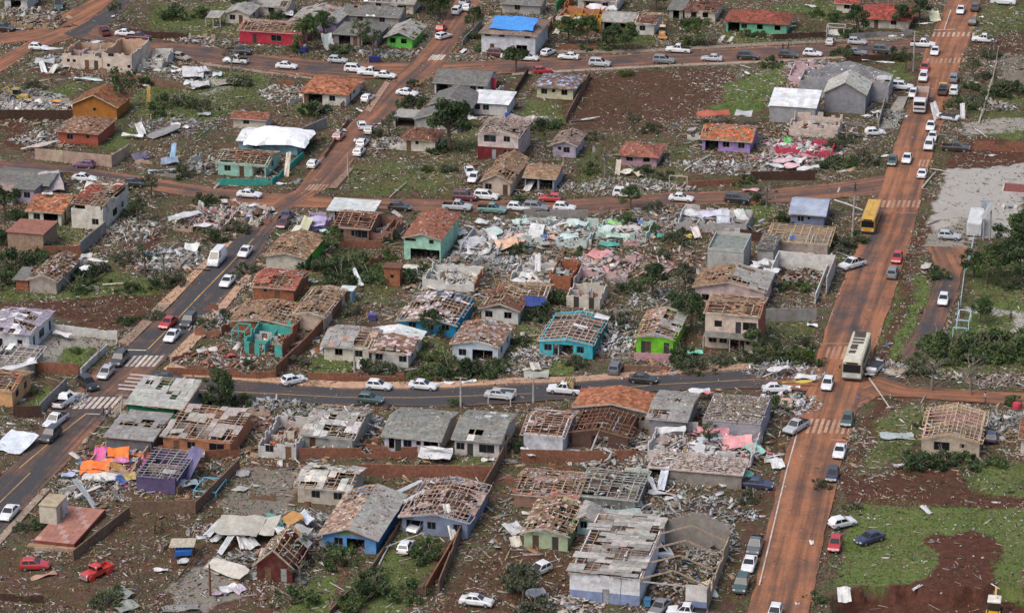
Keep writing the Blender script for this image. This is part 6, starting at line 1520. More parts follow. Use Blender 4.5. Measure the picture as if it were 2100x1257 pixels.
fallen((13, 1060, 720), (13, 1380, 600), .09, (.55, .52, .47), 'bent pale pipe over the wrecked white hatchback', 'bent_pipe', 'pipe', .6)
fallen((9, 990, 525), (9, 1110, 515), .1, (.6, .58, .54), 'white plank in the garden before the brown porch house', 'timber_plank', 'plank')
# ---- loose sheets, tarps and panels large enough to see one by one
def sheet(t, x, y, ln, wd, az, col, what, name='metal_sheet', cat='sheet', z=.15, tiltx=0, tilty=0, crumple=.12, mat='sheet', nseg=5, label=None, at=None, dome=0):
    p = at or T(t, x, y, z); r = random.Random(int(x * 7 + y * 3 + t))
    mb = MB(); n, m = nseg, 3 if not dome else 7
    a = math.radians(az)
    X_, Y_ = Vector((math.cos(a), math.sin(a), 0)), Vector((-math.sin(a), math.cos(a), 0))
    ph = r.uniform(0, 6)
    g = []
    for j in range(m + 1):
        for i in range(n + 1):
            u, v = i / n - .5, j / m - .5
            zz = u * ln * math.tan(math.radians(tiltx)) + v * wd * math.tan(math.radians(tilty)) + crumple * (math.sin(u * 7 + ph + v * 3) + r.uniform(-.5, .5))
            if dome: zz += dome * ((1 - abs(2 * u) ** 3) * (1 - abs(2 * v) ** 3) - .6)
            q = X_ * (u * ln + r.uniform(-.06, .06) * ln * .5) + Y_ * (v * wd + r.uniform(-.05, .05) * wd) + Vector((0, 0, zz))
            g.append(q)
    lo = min(q.z for q in g)
    base = 0 if lo > -z else -z - lo + .02
    N = len(g)
    vs = [tuple(q + Vector((0, 0, base + .02))) for q in g] + [tuple(q + Vector((0, 0, base - .02))) for q in g]
    w_ = n + 1
    fs = []
    for j in range(m):
        for i in range(n):
            k = j * w_ + i
            fs += [(k, k + 1, k + 1 + w_, k + w_), (N + k + w_, N + k + 1 + w_, N + k + 1, N + k)]
    for i in range(n): fs += [(i + N, i + 1 + N, i + 1, i), (m * w_ + i, m * w_ + i + 1, N + m * w_ + i + 1, N + m * w_ + i)]
    for j in range(m): fs += [(j * w_, (j + 1) * w_, N + (j + 1) * w_, N + j * w_), (N + j * w_ + n, N + (j + 1) * w_ + n, (j + 1) * w_ + n, j * w_ + n)]
    mb.add(vs, fs, col)
    o = mb.build(name, M[mat]); o.location = p
    tag(o, label or say_where(p, what, 'lying'), cat)
    return o
W1, W2, G1 = (.56, .56, .55), (.45, .45, .445), (.33, .33, .32)
sheet(0, 2290, 1090, 13, 9, -8, (.72, .73, .74), '', 'roof_tarpaulin', 'tarpaulin', 3.5, 0, 3, .16, 'cloth', 12, dome=1.7, label='huge white sheet draped over the roof of a battered house')
_a = T(1, 1850, 432); sheet(2, 0, 190, 9.6, 5.6, -12.6, (.07, .25, .6), '', 'blue_tarpaulin', 'tarpaulin', 5.5, 0, 14.5, .14, 'cloth', 8, 'bright blue plastic sheet over the roof of the tall white house', at=_a + U0 * 6.4 + V0 * 3.6 + Vector((0, 0, 5.95)))
sheet(6, 185, 1215, 3.4, 2.6, 0, (.035, .06, .2), '', 'blue_tarpaulin', 'tarpaulin', 2.7, 0, 15, .12, 'cloth', 5, 'dark blue plastic hanging over the rust battened house')
sheet(8, 130, 1110, 5.2, 5.5, -25, (.6, .65, .7), '', 'roof_panel', 'panel', .9, 0, 12, .05, 'sheet', 5, 'large white ribbed panel propped on the pavement by parked cars')
for q in '''9 1470 1200 5 3 -10 W1 1.2 12;9 2030 500 1.6 3.4 10 W1 .3 0;9 850 480 1.3 2.4 -30 W1 .4 20;9 1550 628 3 1 5 W1 .2 0;9 1745 615 2.4 .9 10 W1 .3 0;9 480 282 1.6 1 0 W1 .2 0;10 190 490 1.6 2 10 (.5,.47,.4) .6 15;10 200 560 4 2.2 -5 (.3,.3,.26) .5 10
10 1500 375 2.6 1.6 5 (.2,.55,.42) .3 0;10 945 275 1.6 .8 0 (.25,.6,.48) .2 0;10 1540 690 3.4 1.4 10 W1 1.6 10;10 1610 705 1.6 .9 0 (.6,.2,.25) 1.6 0;10 130 1190 1.2 3.4 20 (.55,.6,.62) 1.2 0;10 1640 1080 5 1.6 35 (.5,.58,.62) 1.3 8;10 1300 1010 4.6 .6 0 W1 2.0 60;10 1650 1020 5 .5 -4 (.6,.25,.28) 2.2 55;10 1850 1110 4.4 3 -5 (.62,.3,.3) 1.6 20;10 1990 1170 2.6 2.4 40 (.25,.5,.42) 1.1 25;10 1560 1180 2.6 3 50 W1 1.2 20
11 900 480 2.4 1.6 60 W1 .6 20;11 830 555 1.8 1 20 W1 .3 0;11 310 575 3.4 1.4 -25 W1 .8 10;11 90 510 4 1 30 W1 1.6 15;11 240 620 5 .5 6 (.55,.42,.08) .9 0;11 200 660 2.4 .4 0 W1 .7 0;11 130 790 2.6 2 -15 (.55,.34,.22) .6 25;11 255 770 1.6 1.4 20 W1 .4 0;11 1060 1060 5 2.4 5 (.38,.44,.42) .3 0;11 1250 470 4 2.4 30 (.36,.3,.2) .3 5;11 1080 540 4.5 2.2 10 (.35,.27,.2) .2 0;11 365 150 1.8 1.2 0 W1 .4 0
14 1610 1080 2.2 2.6 15 W1 .4 10;14 1605 1030 2 2 30 (.55,.5,.38) .5 10;14 720 420 7 2 -40 (.36,.35,.33) 1.6 10;14 920 430 5 1.6 10 (.3,.36,.33) 1.2 12;14 780 440 2 1.8 60 (.45,.4,.38) 1.2 12;14 30 680 1.6 2 10 (.5,.46,.38) .3 20;14 20 560 2.4 3 30 W2 .5 10;14 250 355 3 1.8 20 (.45,.33,.28) .8 0;14 1240 150 1.2 3.6 -15 (.5,.53,.58) 1.4 40;14 1160 215 .8 3 20 W1 1 30;14 1800 190 4 .9 30 W1 .5 10;14 1650 165 4 .9 10 (.45,.45,.5) .5 5;14 1900 110 3 1.8 45 (.2,.45,.33) .8 20;14 1390 170 4 .8 10 W2 .4 5;14 1250 280 5 1 -8 W2 .3 0;14 1330 310 2.6 1 20 W1 .3 0;14 200 1095 2.6 1.6 20 W2 .6 10;14 500 1200 2 1.4 10 W2 .3 0
13 1900 0 2 1 0 W1 .3 0;9 1480 1165 4.4 .5 -10 W1 1.9 0;13 1590 560 1 3.4 20 (.5,.5,.46) 1.2 50;13 1270 320 1.0 5.5 -55 W2 2.6 10;13 1230 230 1.2 5 -60 (.4,.42,.45) 2.2 15;13 410 470 3.4 1.2 -60 (.5,.55,.62) 2.2 20;13 370 580 3 1.8 -30 (.3,.3,.3) 2.6 20;13 330 610 2 3 20 (.45,.42,.42) 2.2 25;13 300 480 2.6 2.4 -50 (.42,.22,.07) 2.4 20;13 240 640 1.4 4 30 W1 2.0 30;13 150 500 2.5 3.2 60 (.12,.3,.24) .9 10;13 30 540 5 4.6 -12 (.42,.4,.33) 1.8 12;13 440 630 2 .8 30 W2 1.6 10
12 1960 540 6.5 5 -12 (.4,.38,.31) 2.0 10;12 1760 560 1.4 4.2 -30 W1 1.4 12;12 1820 600 1.2 4 -35 W2 1.0 16;12 1980 660 1.2 3 20 W1 .9 40;12 2060 680 2 1.6 45 W1 .8 30;12 1850 700 1 3.6 -25 (.5,.52,.52) .7 20;12 1870 890 6.5 2.2 -38 (.5,.47,.4) 1.1 22;12 1780 870 3 2.4 -40 (.28,.25,.22) .8 30;12 1880 1060 2.4 1.6 30 W1 .4 15;12 1960 1060 2 1.4 60 (.5,.42,.5) .4 20;12 1800 1090 2.2 1.2 20 (.42,.3,.34) .3 0;12 1320 900 2 .9 5 W1 .3 0;12 1500 830 1.6 1.4 10 W2 .5 0;12 1010 1090 2.4 2.4 60 (.26,.27,.24) .6 10;12 1030 1200 3.2 2.4 40 (.24,.25,.22) .5 5;12 1480 1215 5 2 10 (.25,.24,.22) .2 0;12 1990 110 2 2 0 (.36,.35,.33) .4 5;12 1970 240 2.2 1.8 -30 (.42,.39,.35) .2 0;12 820 140 5 2.2 -5 (.6,.58,.53) 1.2 8;12 720 260 .6 4.6 -50 (.55,.52,.48) .9 8;12 360 960 3.6 .9 30 (.45,.26,.2) .1 0;12 1540 190 3 1.6 20 (.25,.33,.36) .9 10;12 560 120 2 1.4 0 (.4,.45,.6) .8 5
8 110 500 8 1.2 25 W1 2.6 5;8 510 225 4 .9 -40 W1 1.0 15;8 1700 355 3.4 1 20 (.5,.45,.4) .6 10;8 1890 400 1.4 .9 0 (.5,.03,.03) .5 0;8 2010 440 1.6 1.6 0 (.45,.47,.44) .6 10;8 1030 880 1.4 1.4 20 W1 .4 10;8 1600 1205 3 1.6 10 (.48,.42,.36) 1.6 10;8 820 1215 1.8 3 0 (.6,.12,.28) 1.1 30;8 970 1225 3.2 3.2 5 (.75,.18,.03) 1.2 25;8 1000 1260 2 1.4 20 (.6,.22,.38) 1.3 10
12 780 60 4.4 2.6 0 (.75,.17,.03) 1.1 20;12 880 30 3 2 20 (.6,.3,.3) 1.1 10;12 960 60 2 2.2 60 (.35,.2,.06) 1 20;12 1560 100 2.4 4 -35 (.1,.09,.2) 1 45;12 980 170 2.4 1.8 50 (.05,.1,.3) .8 30;12 1070 140 2 1.4 30 (.42,.33,.1) .9 20;12 1410 190 2.2 .6 0 (.48,.3,.05) 1.1 60;12 700 330 1.4 3.2 70 (.5,.52,.5) 1.0 50
4 1250 835 3 1.4 -15 (.12,.35,.55) .3 5;4 1350 815 2.6 1.6 20 (.35,.42,.6) .4 8;4 1570 770 2.6 2 -10 W1 .6 20;4 1660 590 3.2 1.2 0 W1 .9 8;4 1550 500 5 1.4 38 W1 1.4 15;4 1430 530 2.4 1.8 20 W2 .6 10;4 800 880 3.6 .8 -10 W1 2.4 5;4 700 940 2 1.4 30 W1 2.4 10;4 710 840 2 1.4 0 W2 2.6 15;4 90 820 .8 1.2 10 W2 .4 30;4 900 440 .6 2.6 10 W1 .9 60;4 390 330 2 .8 0 (.5,.55,.55) 4.6 5;4 730 340 3.4 2 -10 (.58,.55,.48) 4.0 20;4 800 280 4.6 2 -10 (.55,.53,.48) 4.3 30;4 940 275 3 1.4 5 (.58,.55,.47) 4.6 20;4 420 230 4 5 20 (.42,.36,.34) 2.4 25;4 1390 60 3.4 1.6 10 (.2,.26,.33) .9 25;4 1420 40 1 2 -10 (.22,.4,.55) .9 60;4 1340 140 6 .6 0 (.2,.26,.32) .5 0;4 1150 30 3 2 30 (.12,.1,.16) .6 20;4 2050 430 3.4 .8 10 W1 .6 5;4 1880 390 3 1.2 25 W2 .7 10;4 560 1010 2.4 1.4 30 W2 .8 10
5 400 610 2 3 -30 (.42,.42,.28) 1.2 40;5 320 640 1.6 2.2 -40 (.5,.5,.42) 1.0 35;5 580 640 2.6 1 10 (.5,.65,.6) .8 10;5 540 620 2.4 1 20 (.05,.06,.14) .8 10;5 490 560 3.6 2.4 -10 (.42,.36,.55) 1.8 30;5 260 150 1 2.4 -10 (.5,.45,.36) .8 60;5 60 130 4.5 .5 -45 W1 .9 10;5 210 250 2 .9 10 (.5,.5,.55) .3 5;5 1690 650 2 1.2 40 W1 1 20;5 1740 820 1.8 .8 0 W1 1.2 10;5 1780 740 4 4.6 -12 (.4,.4,.43) .9 10;5 1260 930 4.6 1.4 0 (.5,.5,.42) .7 5;5 830 1010 .8 2.6 30 W1 1.3 40;5 860 1075 1 .9 0 W1 .6 10;5 1950 640 3 2 30 MN 1.2 20;5 2060 740 4 3 20 (.62,.4,.26) 1.2 15;5 1850 560 2.4 1.4 -20 W1 1 10;5 1940 700 1.6 3 10 W1 1.1 30;5 470 1050 1.8 .7 0 W2 .5 5
6 200 640 2.6 3.4 -10 W1 1.4 25;6 70 560 3 1.6 20 MN 1.1 15;6 430 590 2.6 1.6 -20 (.6,.57,.5) 1.1 15;6 530 570 4 2 -20 MN 1.1 12;6 470 680 3.4 1.6 10 MN 1.0 15;6 40 690 4.5 2.6 -30 (.58,.36,.3) .9 12;6 270 700 4 1.4 20 (.6,.35,.25) .8 8;6 350 620 2.6 1.8 40 W1 1.2 20;6 110 690 3 1 -30 W1 1 8;6 760 630 2.6 2.6 -30 MN .9 25;6 870 620 2 1.6 20 (.55,.55,.5) .8 20;6 880 680 5 1.2 5 (.48,.58,.5) .8 10;6 1010 610 4 1.6 35 (.5,.48,.48) 1 15;6 800 745 3.6 1.2 -5 (.08,.32,.26) .5 20;6 840 570 2.4 1.2 -20 (.3,.6,.2) .9 10;6 1230 680 1.8 1.2 0 (.06,.35,.24) .5 10;6 1480 490 4 2 -10 W1 1.7 15;6 1600 500 3.6 2 0 (.5,.48,.6) 1.7 12;6 1730 560 2.4 3 0 (.5,.53,.58) 1.4 45;6 1880 510 2 2.6 20 W1 1.4 30;6 1510 650 1.4 3 15 (.6,.5,.46) 1.0 20;6 1440 680 1.6 1.4 0 (.5,.38,.08) .6 10;6 870 140 1 2 -10 (.6,.52,.4) .8 50;6 940 150 2.2 1.6 -30 (.6,.54,.46) .8 20;6 1040 170 1.6 1.4 40 (.58,.5,.36) .6 20;6 140 270 1.4 3 -20 W1 .8 20;6 1960 300 3.4 1 10 (.6,.35,.35) .4 5;6 700 830 3.4 2.2 -40 (.55,.24,.24) 1.2 20;6 760 820 2.6 1.2 40 (.6,.3,.3) 1.4 20;6 210 940 1 3 0 W1 1.4 60;6 120 1000 2.4 1.4 -30 W1 1.3 20;6 60 1050 2.6 1.6 20 W1 1.2 15;6 170 1060 2 1.6 -20 (.58,.48,.42) 1.2 20;6 380 970 2.4 1 -15 W1 1.4 10;6 230 1080 5 .5 -5 W1 1.6 5
7 120 60 4 1.6 20 (.6,.42,.45) 1 15;7 220 50 3.4 1.4 -30 W1 .9 15;7 60 100 3.6 1.2 -20 W1 .8 10;7 330 120 4.4 1.2 15 W1 .9 10;7 200 100 3 1.6 10 (.6,.4,.42) .9 15;7 310 20 3 .9 -40 (.5,.2,.22) 1 10;7 930 30 3.2 .5 20 W1 .3 0;7 25 960 3 1.6 -20 W1 3.4 5;7 -60 900 2.8 1.8 10 W1 3.4 5;7 -110 930 2.2 1.4 30 W1 3.4 5;7 0 880 2.4 1.2 -30 W2 3.4 0;7 200 690 1 .9 0 (.05,.1,.4) 2.6 10;7 1740 860 1.6 .8 10 W1 .3 10;7 2060 860 1 1.2 30 W1 2 50;7 1830 20 2.6 .5 10 W1 .3 0;7 1300 930 4 1.4 70 (.5,.47,.42) .1 0
3 160 1160 1.4 1.6 0 (.1,.4,.1) 1.2 40;3 90 1190 3 1 20 W1 1 10;3 290 640 2.4 1 30 W1 2 10;3 540 620 4 1.2 -10 (.6,.45,.48) 2 30;3 860 610 3.4 2 -15 W1 3 15;3 950 640 3 2 -10 W2 3 15;3 640 650 3 1 -40 (.2,.07,.05) 2.6 10;3 890 920 2.4 1 30 W1 .8 10;3 810 950 2.4 .6 -10 W1 .8 0;3 1370 945 1.6 1.8 30 W1 .9 60;3 1595 935 1 1.6 0 W1 .9 60;3 1365 150 2.4 2.2 10 (.6,.58,.4) .6 40;3 1270 195 4.6 .5 -10 W1 .4 0;3 1050 295 3.4 .8 0 W1 .3 0;3 900 505 7 .5 0 W1 .4 0;3 560 270 3.2 3.6 -12 (.55,.56,.5) .3 5;3 190 215 2.4 1 20 W1 .4 5;3 350 50 2.6 1 -20 W1 .4 5;3 1680 680 2.4 .7 0 (.5,.45,.4) .2 0;3 1750 140 1 .8 0 W1 .3 0
2 1720 320 .9 5 -14 (.6,.58,.45) .12 0;2 1795 325 .9 4.4 -14 (.56,.54,.42) .12 0;2 530 180 2 5 -14 W2 2.6 10;2 420 150 2.6 3 -14 (.5,.42,.36) 2.6 10;2 370 260 1.4 4 -14 (.58,.55,.45) .4 0;2 690 60 4 2.4 -25 (.6,.55,.55) 2.6 15;2 800 70 3 2 20 W1 2.2 10;2 1400 240 1.4 1 0 W1 .3 10;2 1900 930 3.4 2.4 -10 (.42,.42,.43) 2.6 10;2 1480 1060 3.6 .6 60 (.5,.48,.44) .8 20;2 1650 930 6.5 1.6 -8 (.36,.09,.05) 2.0 20;2 600 985 6 .4 12 W2 .3 0;2 1930 600 .8 2 10 W1 .4 0
1 590 390 2.4 2.6 20 (.4,.43,.4) .5 50;1 1700 420 1 2 -30 W1 .3 10;1 570 900 2.4 .8 0 W1 .3 5;1 850 905 2.2 .5 -50 W1 .3 0;1 1740 965 3.6 1.8 -5 (.5,.5,.47) 2 5;1 1950 685 1.1 1.1 0 (.45,.02,.04) 1.6 60;1 700 1070 2 1 30 W2 .6 10;1 1010 1015 2.4 .5 10 W2 .3 0;1 820 1150 1 1.4 0 W1 .4 0;1 270 110 2 1.6 0 W1 1 20;1 940 130 2 1 0 WH 2.8 0;1 1160 30 4.6 2.6 -20 W1 2 10
0 350 560 1.2 3.4 20 W1 .6 25;0 440 570 1.2 2.6 -20 W1 .6 25;0 370 500 4 2 0 W2 1.1 10;0 560 540 3 1 20 W2 .6 10;0 430 400 4.6 1 5 (.5,.5,.52) 1.6 5;0 1580 590 4.4 4 10 W1 1.4 15;0 1650 570 3 2 30 W1 1.6 15;0 1560 680 3 2 -20 W1 .8 10;0 1640 690 4 2.4 10 W2 1.0 10;0 1450 580 2.4 1 20 W1 .7 10;0 1780 610 2 1.8 0 (.45,.52,.52) .6 10;0 730 650 6 1.2 -6 (.5,.58,.56) .4 0;0 1220 820 .7 2 0 (.4,.22,.05) .9 60;0 1150 1055 1.6 4 20 W1 1.2 20;0 1090 1110 4.4 1 -10 W1 .8 10;0 1420 810 1.4 1 0 W1 .3 0;0 1340 1080 2.6 7 -50 (.26,.25,.24) .8 10;0 1440 1030 2 2 0 W1 .7 20;0 1530 1040 1.6 1.2 20 W1 .5 10;0 1550 720 3 .5 -30 W1 .5 0;0 460 830 3.4 .5 -35 (.55,.22,.03) 1.2 20;0 590 880 1.6 1.8 0 W2 .6 30;0 780 345 4 1 -4 (.45,.55,.6) 3.6 0;0 330 1190 8 1 30 (.48,.4,.36) .8 10;0 1180 700 2.6 .6 -10 W1 .3 0;0 1840 680 6 5 10 (.34,.3,.24) .1 0;0 1680 935 2.6 1.6 0 (.3,.35,.35) .4 0;0 940 130 2 .6 60 W1 .4 0
15 75 30 2 2 10 W1 .8 20;15 620 1235 1.8 2 0 W1 -1.6 35;15 1220 1160 .5 2.2 -40 W1 -2 0;15 1150 40 5 1 20 W2 .5 10;15 1300 410 .9 2.4 20 W2 .3 10;15 360 680 .6 1.4 0 W1 .2 0;15 240 1180 .6 .6 0 W1 .1 0'''.replace('\n', ';').split(';'):
    q = q.split()
    c = {'W1': W1, 'W2': W2, 'G1': G1, 'MN': (.44, .55, .51), 'WH': W1}.get(q[6]) or eval(q[6])
    c = tuple(c)
    mx, mn = max(c), min(c)
    cn = ('white' if mn > .5 else 'pale grey' if mn > .33 and mx - mn < .14 else 'grey' if mx - mn < .07 else 'orange' if c[0] > .4 and c[1] < .25 and c[2] < .1 else 'crimson' if c[0] > .4 and c[1] < .15 else 'pink' if c[0] > .4 and c[1] < .45 and c[2] > .15 and c[0] > c[1] * 1.25 and c[2] > c[1] * .8 else 'mint' if c[1] > c[0] * 1.15 and c[1] >= c[2] else 'blue' if c[2] > c[0] * 1.15 else 'tan')
    big = float(q[3]) * float(q[4])
    what = f'{"large " if big > 11 else "small " if big < 2.6 else ""}{cn} {"bent panel" if float(q[8]) > 14 else "sheet"}'
    sheet(int(q[0]), float(q[1]), float(q[2]), float(q[3]), float(q[4]), float(q[5]) , jit(c, .06), what, 'loose_cladding_sheet' if 0 else 'scrap_sheet', 'sheet', float(q[7]), R.uniform(-6, 6), float(q[8]) * R.choice([1, 1, .8]), .07 + .02 * min(float(q[3]), 4))

def heap(t, x, y, rx, ry, h, n, cols, label, big=2.0, name='scrap_heap'):
    p = T(t, x, y); root = tag(empty(name, (p.x, p.y, 0), -AZ), label, 'heap')
    m = MB(); k = 9
    m.tube([(0, 0, -.1), (0, 0, .05)], [1, 1], jit((.14, .1, .08), .1), 12)
    for i, v_ in enumerate(m.v): m.v[i] = (v_[0] * rx * .8, v_[1] * ry * .8, v_[2])
    m.build('mound', M['scrap'], root)
    n = int(n * 2.6)
    a, r_ = NR.uniform(0, 6.28, n), NR.random(n) ** .55 * 1.25
    P = np.c_[np.cos(a) * r_ * rx, np.sin(a) * r_ * ry, .12 + h * np.clip(1 - r_ ** 1.5, 0, 1) * NR.random(n)]
    q = NR.random(n)
    tag(chips('wreckage', P, np.c_[.2 + big * q ** 3, .1 + .8 * NR.random(n) ** 3 * big / 2, NR.uniform(.03, .08, n)], pal(n, cols), .55, M['sheet'], root, True), kind='stuff')
HW = ((W1, 4), (W2, 4), (G1, 3), ((.3, .32, .35), 1), (TAN, 2), ((.2, .16, .13), 2))
HT = ((W2, 3), (G1, 3), ((.4, .33, .25), 3), ((.2, .15, .11), 2), ((.5, .45, .38), 2))
HG = ((G1, 4), ((.28, .3, .28), 3), ((.2, .19, .18), 2), (W2, 2), ((.3, .2, .13), 1.5))
HR = (((.33, .13, .08), 4), ((.42, .33, .26), 3), (G1, 2), ((.14, .08, .05), 2), (W2, 1))
for a_ in ((11, 130, 540, 5.5, 3.4, 1.8, 150, HW, 'white twisted roof sheets blocking the end of the lower street'), (0, 420, 520, 4, 4, 1.6, 110, HW, 'crumpled white metal beside the low cream ruin'), (0, 1600, 620, 4.5, 4.5, 1.6, 130, HW, 'rounded white heap of plaster by the white rubble wing'), (0, 1420, 1040, 7, 5, 1.3, 130, HG, 'grey and white wreck strip before the huge white sheet'),
  (4, 1720, 120, 4.5, 4, 1.4, 110, HG, 'grey splinter heap beside the mint and teal house'), (12, 820, 240, 6, 4, 1.6, 170, HT, 'pale heap between the colourful ruin and the tiled plinth'), (13, 330, 540, 5, 4.5, 2.2, 150, HG, 'grey and tan sheet heap behind the dark red chalet'), (12, 1800, 600, 4, 2.6, 1.4, 70, HW, 'white gutter strips spilling from a fallen concrete roof'), (12, 2020, 870, 4, 3.5, 1.2, 110, HG, 'dark grey shingle heap beside the dark red chalet'),
  (14, 820, 420, 7, 4, 1.6, 170, HG, 'green grey splinters behind the warehouse'), (14, 1560, 420, 6.5, 5, 1.2, 170, HG, 'grey rubble spread between the warehouse and the raised slab house'), (14, 1640, 700, 3.2, 6, 1.0, 130, HG, 'grey rubble strip along the warehouse side'), (14, 1250, 190, 5, 2.5, 1.2, 90, HW, 'white and green panels below the raised slab house'), (14, 470, 1200, 4, 2.6, 1.0, 80, HT, 'pale heap before the warehouse door'), (14, 900, 40, 6, 3, 1.4, 130, HT, 'tan splinters behind the crushed green grey house'),
  (10, 1010, 1150, 5, 3.5, 1.6, 130, HT, 'tan and white heap beside the dark rafter house'), (10, 860, 240, 3.5, 8, 1.1, 170, HW, 'white wreckage lane beside the turquoise house'), (10, 170, 440, 3, 5, .9, 110, HT, 'pale rubble slope beside the turquoise lawn'), (10, 1180, 530, 4, 1.6, .6, 50, HR, 'red brown broken wall pieces before the pink porch wall'), (9, 640, 990, 5, 4, 1.5, 130, HT, 'tan rafter heap between the gutted row house and slumped sheet house'), (9, 250, 1000, 5.5, 4, 1.5, 130, HR, 'rust brown tile heap over the white gutted row house'), (9, 930, 1000, 3, 4, 1.3, 90, HW, 'white broken sheets beside the slumped sheet house'), (9, 200, 830, 5, 2.5, 1.2, 100, HG, 'grey sheets at the kerb behind the gutted row house'), (9, 700, 1180, 6, 2.6, 1.2, 130, HT, 'splintered timber strip before the slumped sheet house'),
  (8, 1750, 440, 6, 4, .9, 130, HR, 'red brown rubble plot before the tan sagging house'), (8, 1800, 150, 5, 4, 1.0, 110, HG, 'grey green wreckage beside the tan sagging house'), (8, 560, 770, 2.6, 2.4, 1.0, 70, HW, 'white wreck pieces beside the crosswalk'), (6, 300, 620, 9, 5, 1.4, 230, HW, 'white and pale heap over the mint and white wreck'), (6, 120, 930, 6, 4.5, 1.4, 150, HW, 'white plaster heap inside the white rubble house'), (6, 1250, 560, 8, 6, .7, 190, HT, 'bleached wood litter on the plot beyond the mint flattened house'), (6, 1350, 880, 8, 5, .6, 180, HR, 'red brown litter field behind the pale pink gable house'), (6, 1250, 1230, 5, 5, .8, 150, HW, 'white and grey litter beside the cream low ruin'), (6, 1750, 130, 9, 3.5, .9, 170, HW, 'white splinters above the long dark wall'), (6, 700, 300, 8, 2.5, .6, 130, HT, 'pale wood litter along the muddy middle street'), (6, 1080, 260, 8, 2.5, .6, 130, HT, 'grey wood litter before the pink brick bungalow'),
  (5, 1750, 920, 7, 4, 1.2, 170, HG, 'grey wreckage lane before the pale grey wreck'), (5, 1560, 1010, 5, 2.6, 1.3, 110, HW, 'white roof pieces on the white plaster ruin'), (5, 150, 1090, 5, 3, 1.2, 120, HR, 'broken red tiles heaped before the red brick hovel'), (5, 420, 580, 4, 3, 1.0, 90, HG, 'pale pieces round the lilac broken shed'), (4, 1700, 560, 6, 4, 1.0, 150, HT, 'tan and white pieces over the pink floored ruin'), (4, 1980, 500, 5.5, 4, 1.1, 150, HW, 'white pieces at the bend plot'), (4, 1380, 870, 6, 3.5, .8, 120, HW, 'white scraps over the lilac floored ruin'), (4, 1080, 640, 4, 5, .9, 110, HT, 'bleached branches below the tall cream walled house'), (4, 560, 930, 6, 3, 1.4, 110, HG, 'grey poles and sheets behind the collapsed cottage'), (4, 850, 270, 5, 2.5, 2, 50, HW, 'white roof slabs tipped over the tall cream walled house'),
  (7, 220, 70, 8, 3.2, 1.3, 200, PP, 'pink and white heap behind the long dark wall'), (3, 200, 1200, 6, 3, 1.2, 130, PP, 'pink scraps before the crimson collapsed house'), (3, 420, 560, 6, 3.5, 2.0, 130, PP, 'pink and white rafters over the pink roofless shop'), (3, 960, 960, 3.5, 4, 1.1, 100, HG, 'grey wall pieces beside the chapel'), (3, 1840, 880, 4, 3, 1.3, 100, HT, 'tangled branches beyond the overturned white sedan'), (2, 250, 1000, 3, 3, .7, 60, HT, 'pale branches beside the small lilac cottage'), (1, 300, 780, 6, 5, .8, 170, HT, 'rubble yard beside the white tile roofed villa'), (1, 1100, 1180, 3, 3.5, .8, 80, HT, 'tan splinters beside the brown tiled cottage'), (1, 1010, 440, 8, 1.8, .5, 130, HG, 'grey scraps along the verge at the crossroads'), (0, 1560, 330, 5, 2, .6, 90, HT, 'tan rubble before the crimson house'), (0, 200, 110, 7, 3, 1.2, 120, HT, 'brown heap at the far dirt crossing'), (0, 230, 800, 7, 3.5, 1.6, 170, HG, 'grey concrete heap round the muddy loader'), (0, 330, 1150, 5, 4, .9, 120, HT, 'pale wall pieces beside the brick red house'),
  (11, 1080, 520, 5, 2.4, .5, 90, HT, 'flattened tan boards beyond the overturned sedan'), (11, 1950, 620, 10, 2.2, .5, 130, HT, 'twig litter below the hedge row'), (11, 1950, 950, 4, 4, .6, 130, HG, 'grey litter beside the dark car at the rafter topped house'), (10, 1750, 1130, 4, 3, 1.4, 80, (((.6, .3, .3), 4), (W1, 4), ((.25, .5, .42), 2)), 'pink and mint panels on the pink and turquoise ruin'), (11, 180, 800, 4, 4, .8, 110, HW, 'white scraps on the verge beside the silver pickup')): heap(*a_)
# ---- a standing concrete box on a tiled plinth, and other single pieces
def plinth():
    p = T(12, 275, 700); a = -AZ - .02
    root = tag(empty('tiled_plinth', (p.x, p.y, 0), a), 'red tiled floor slab of a vanished house above a dark step', 'floor slab')
    w_ = (T(12, 625, 715) - p).length
    b = MB(); b.box(0, w_, 0, 12.5, -.2, .75, (.19, .06, .045)); b.build('base_slab', M['plaster'], root)
    t_ = MB()
    for i in range(7):
        for j in range(9):
            t_.box(.08 + i * (w_ - .16) / 7, .06 + (i + 1) * (w_ - .16) / 7, .08 + j * 1.37, .06 + (j + 1) * 1.37, .75, .78, jit((.36, .17, .13) if (i + j) % 5 else (.42, .26, .22), .1))
    t_.build('floor_tile', M['plaster'], root)
    s = MB(); s.box(-.6, w_ + .2, -1.0, -.02, -.2, .3, (.34, .22, .12)); s.build('front_step', M['plaster'], root)
    q = T(12, 330, 560)
    r2 = tag(empty('concrete_cubicle', (q.x, q.y, .78), a), 'plain concrete bathroom cubicle left standing on a red tiled slab', 'cubicle')
    b = MB(); b.box(0, 2.6, 0, 4.2, 0, 2.7, (.5, .46, .38)); b.build('wall', M['plaster'], r2)
    b = MB(); b.box(-.1, 2.7, -.1, 4.3, 2.7, 2.82, (.4, .33, .22)); b.build('roof_slab', M['plaster'], r2)
    b = MB(); b.box(2.6, 2.64, 1.4, 2.2, 0, 2.0, (.3, .24, .18)); b.build('door', M['wood'], r2)
    b = MB(); b.box(2.6, 2.63, 2.6, 4.1, .2, 2.6, (.52, .53, .56)); b.build('white_tile', M['plaster'], r2)
plinth()
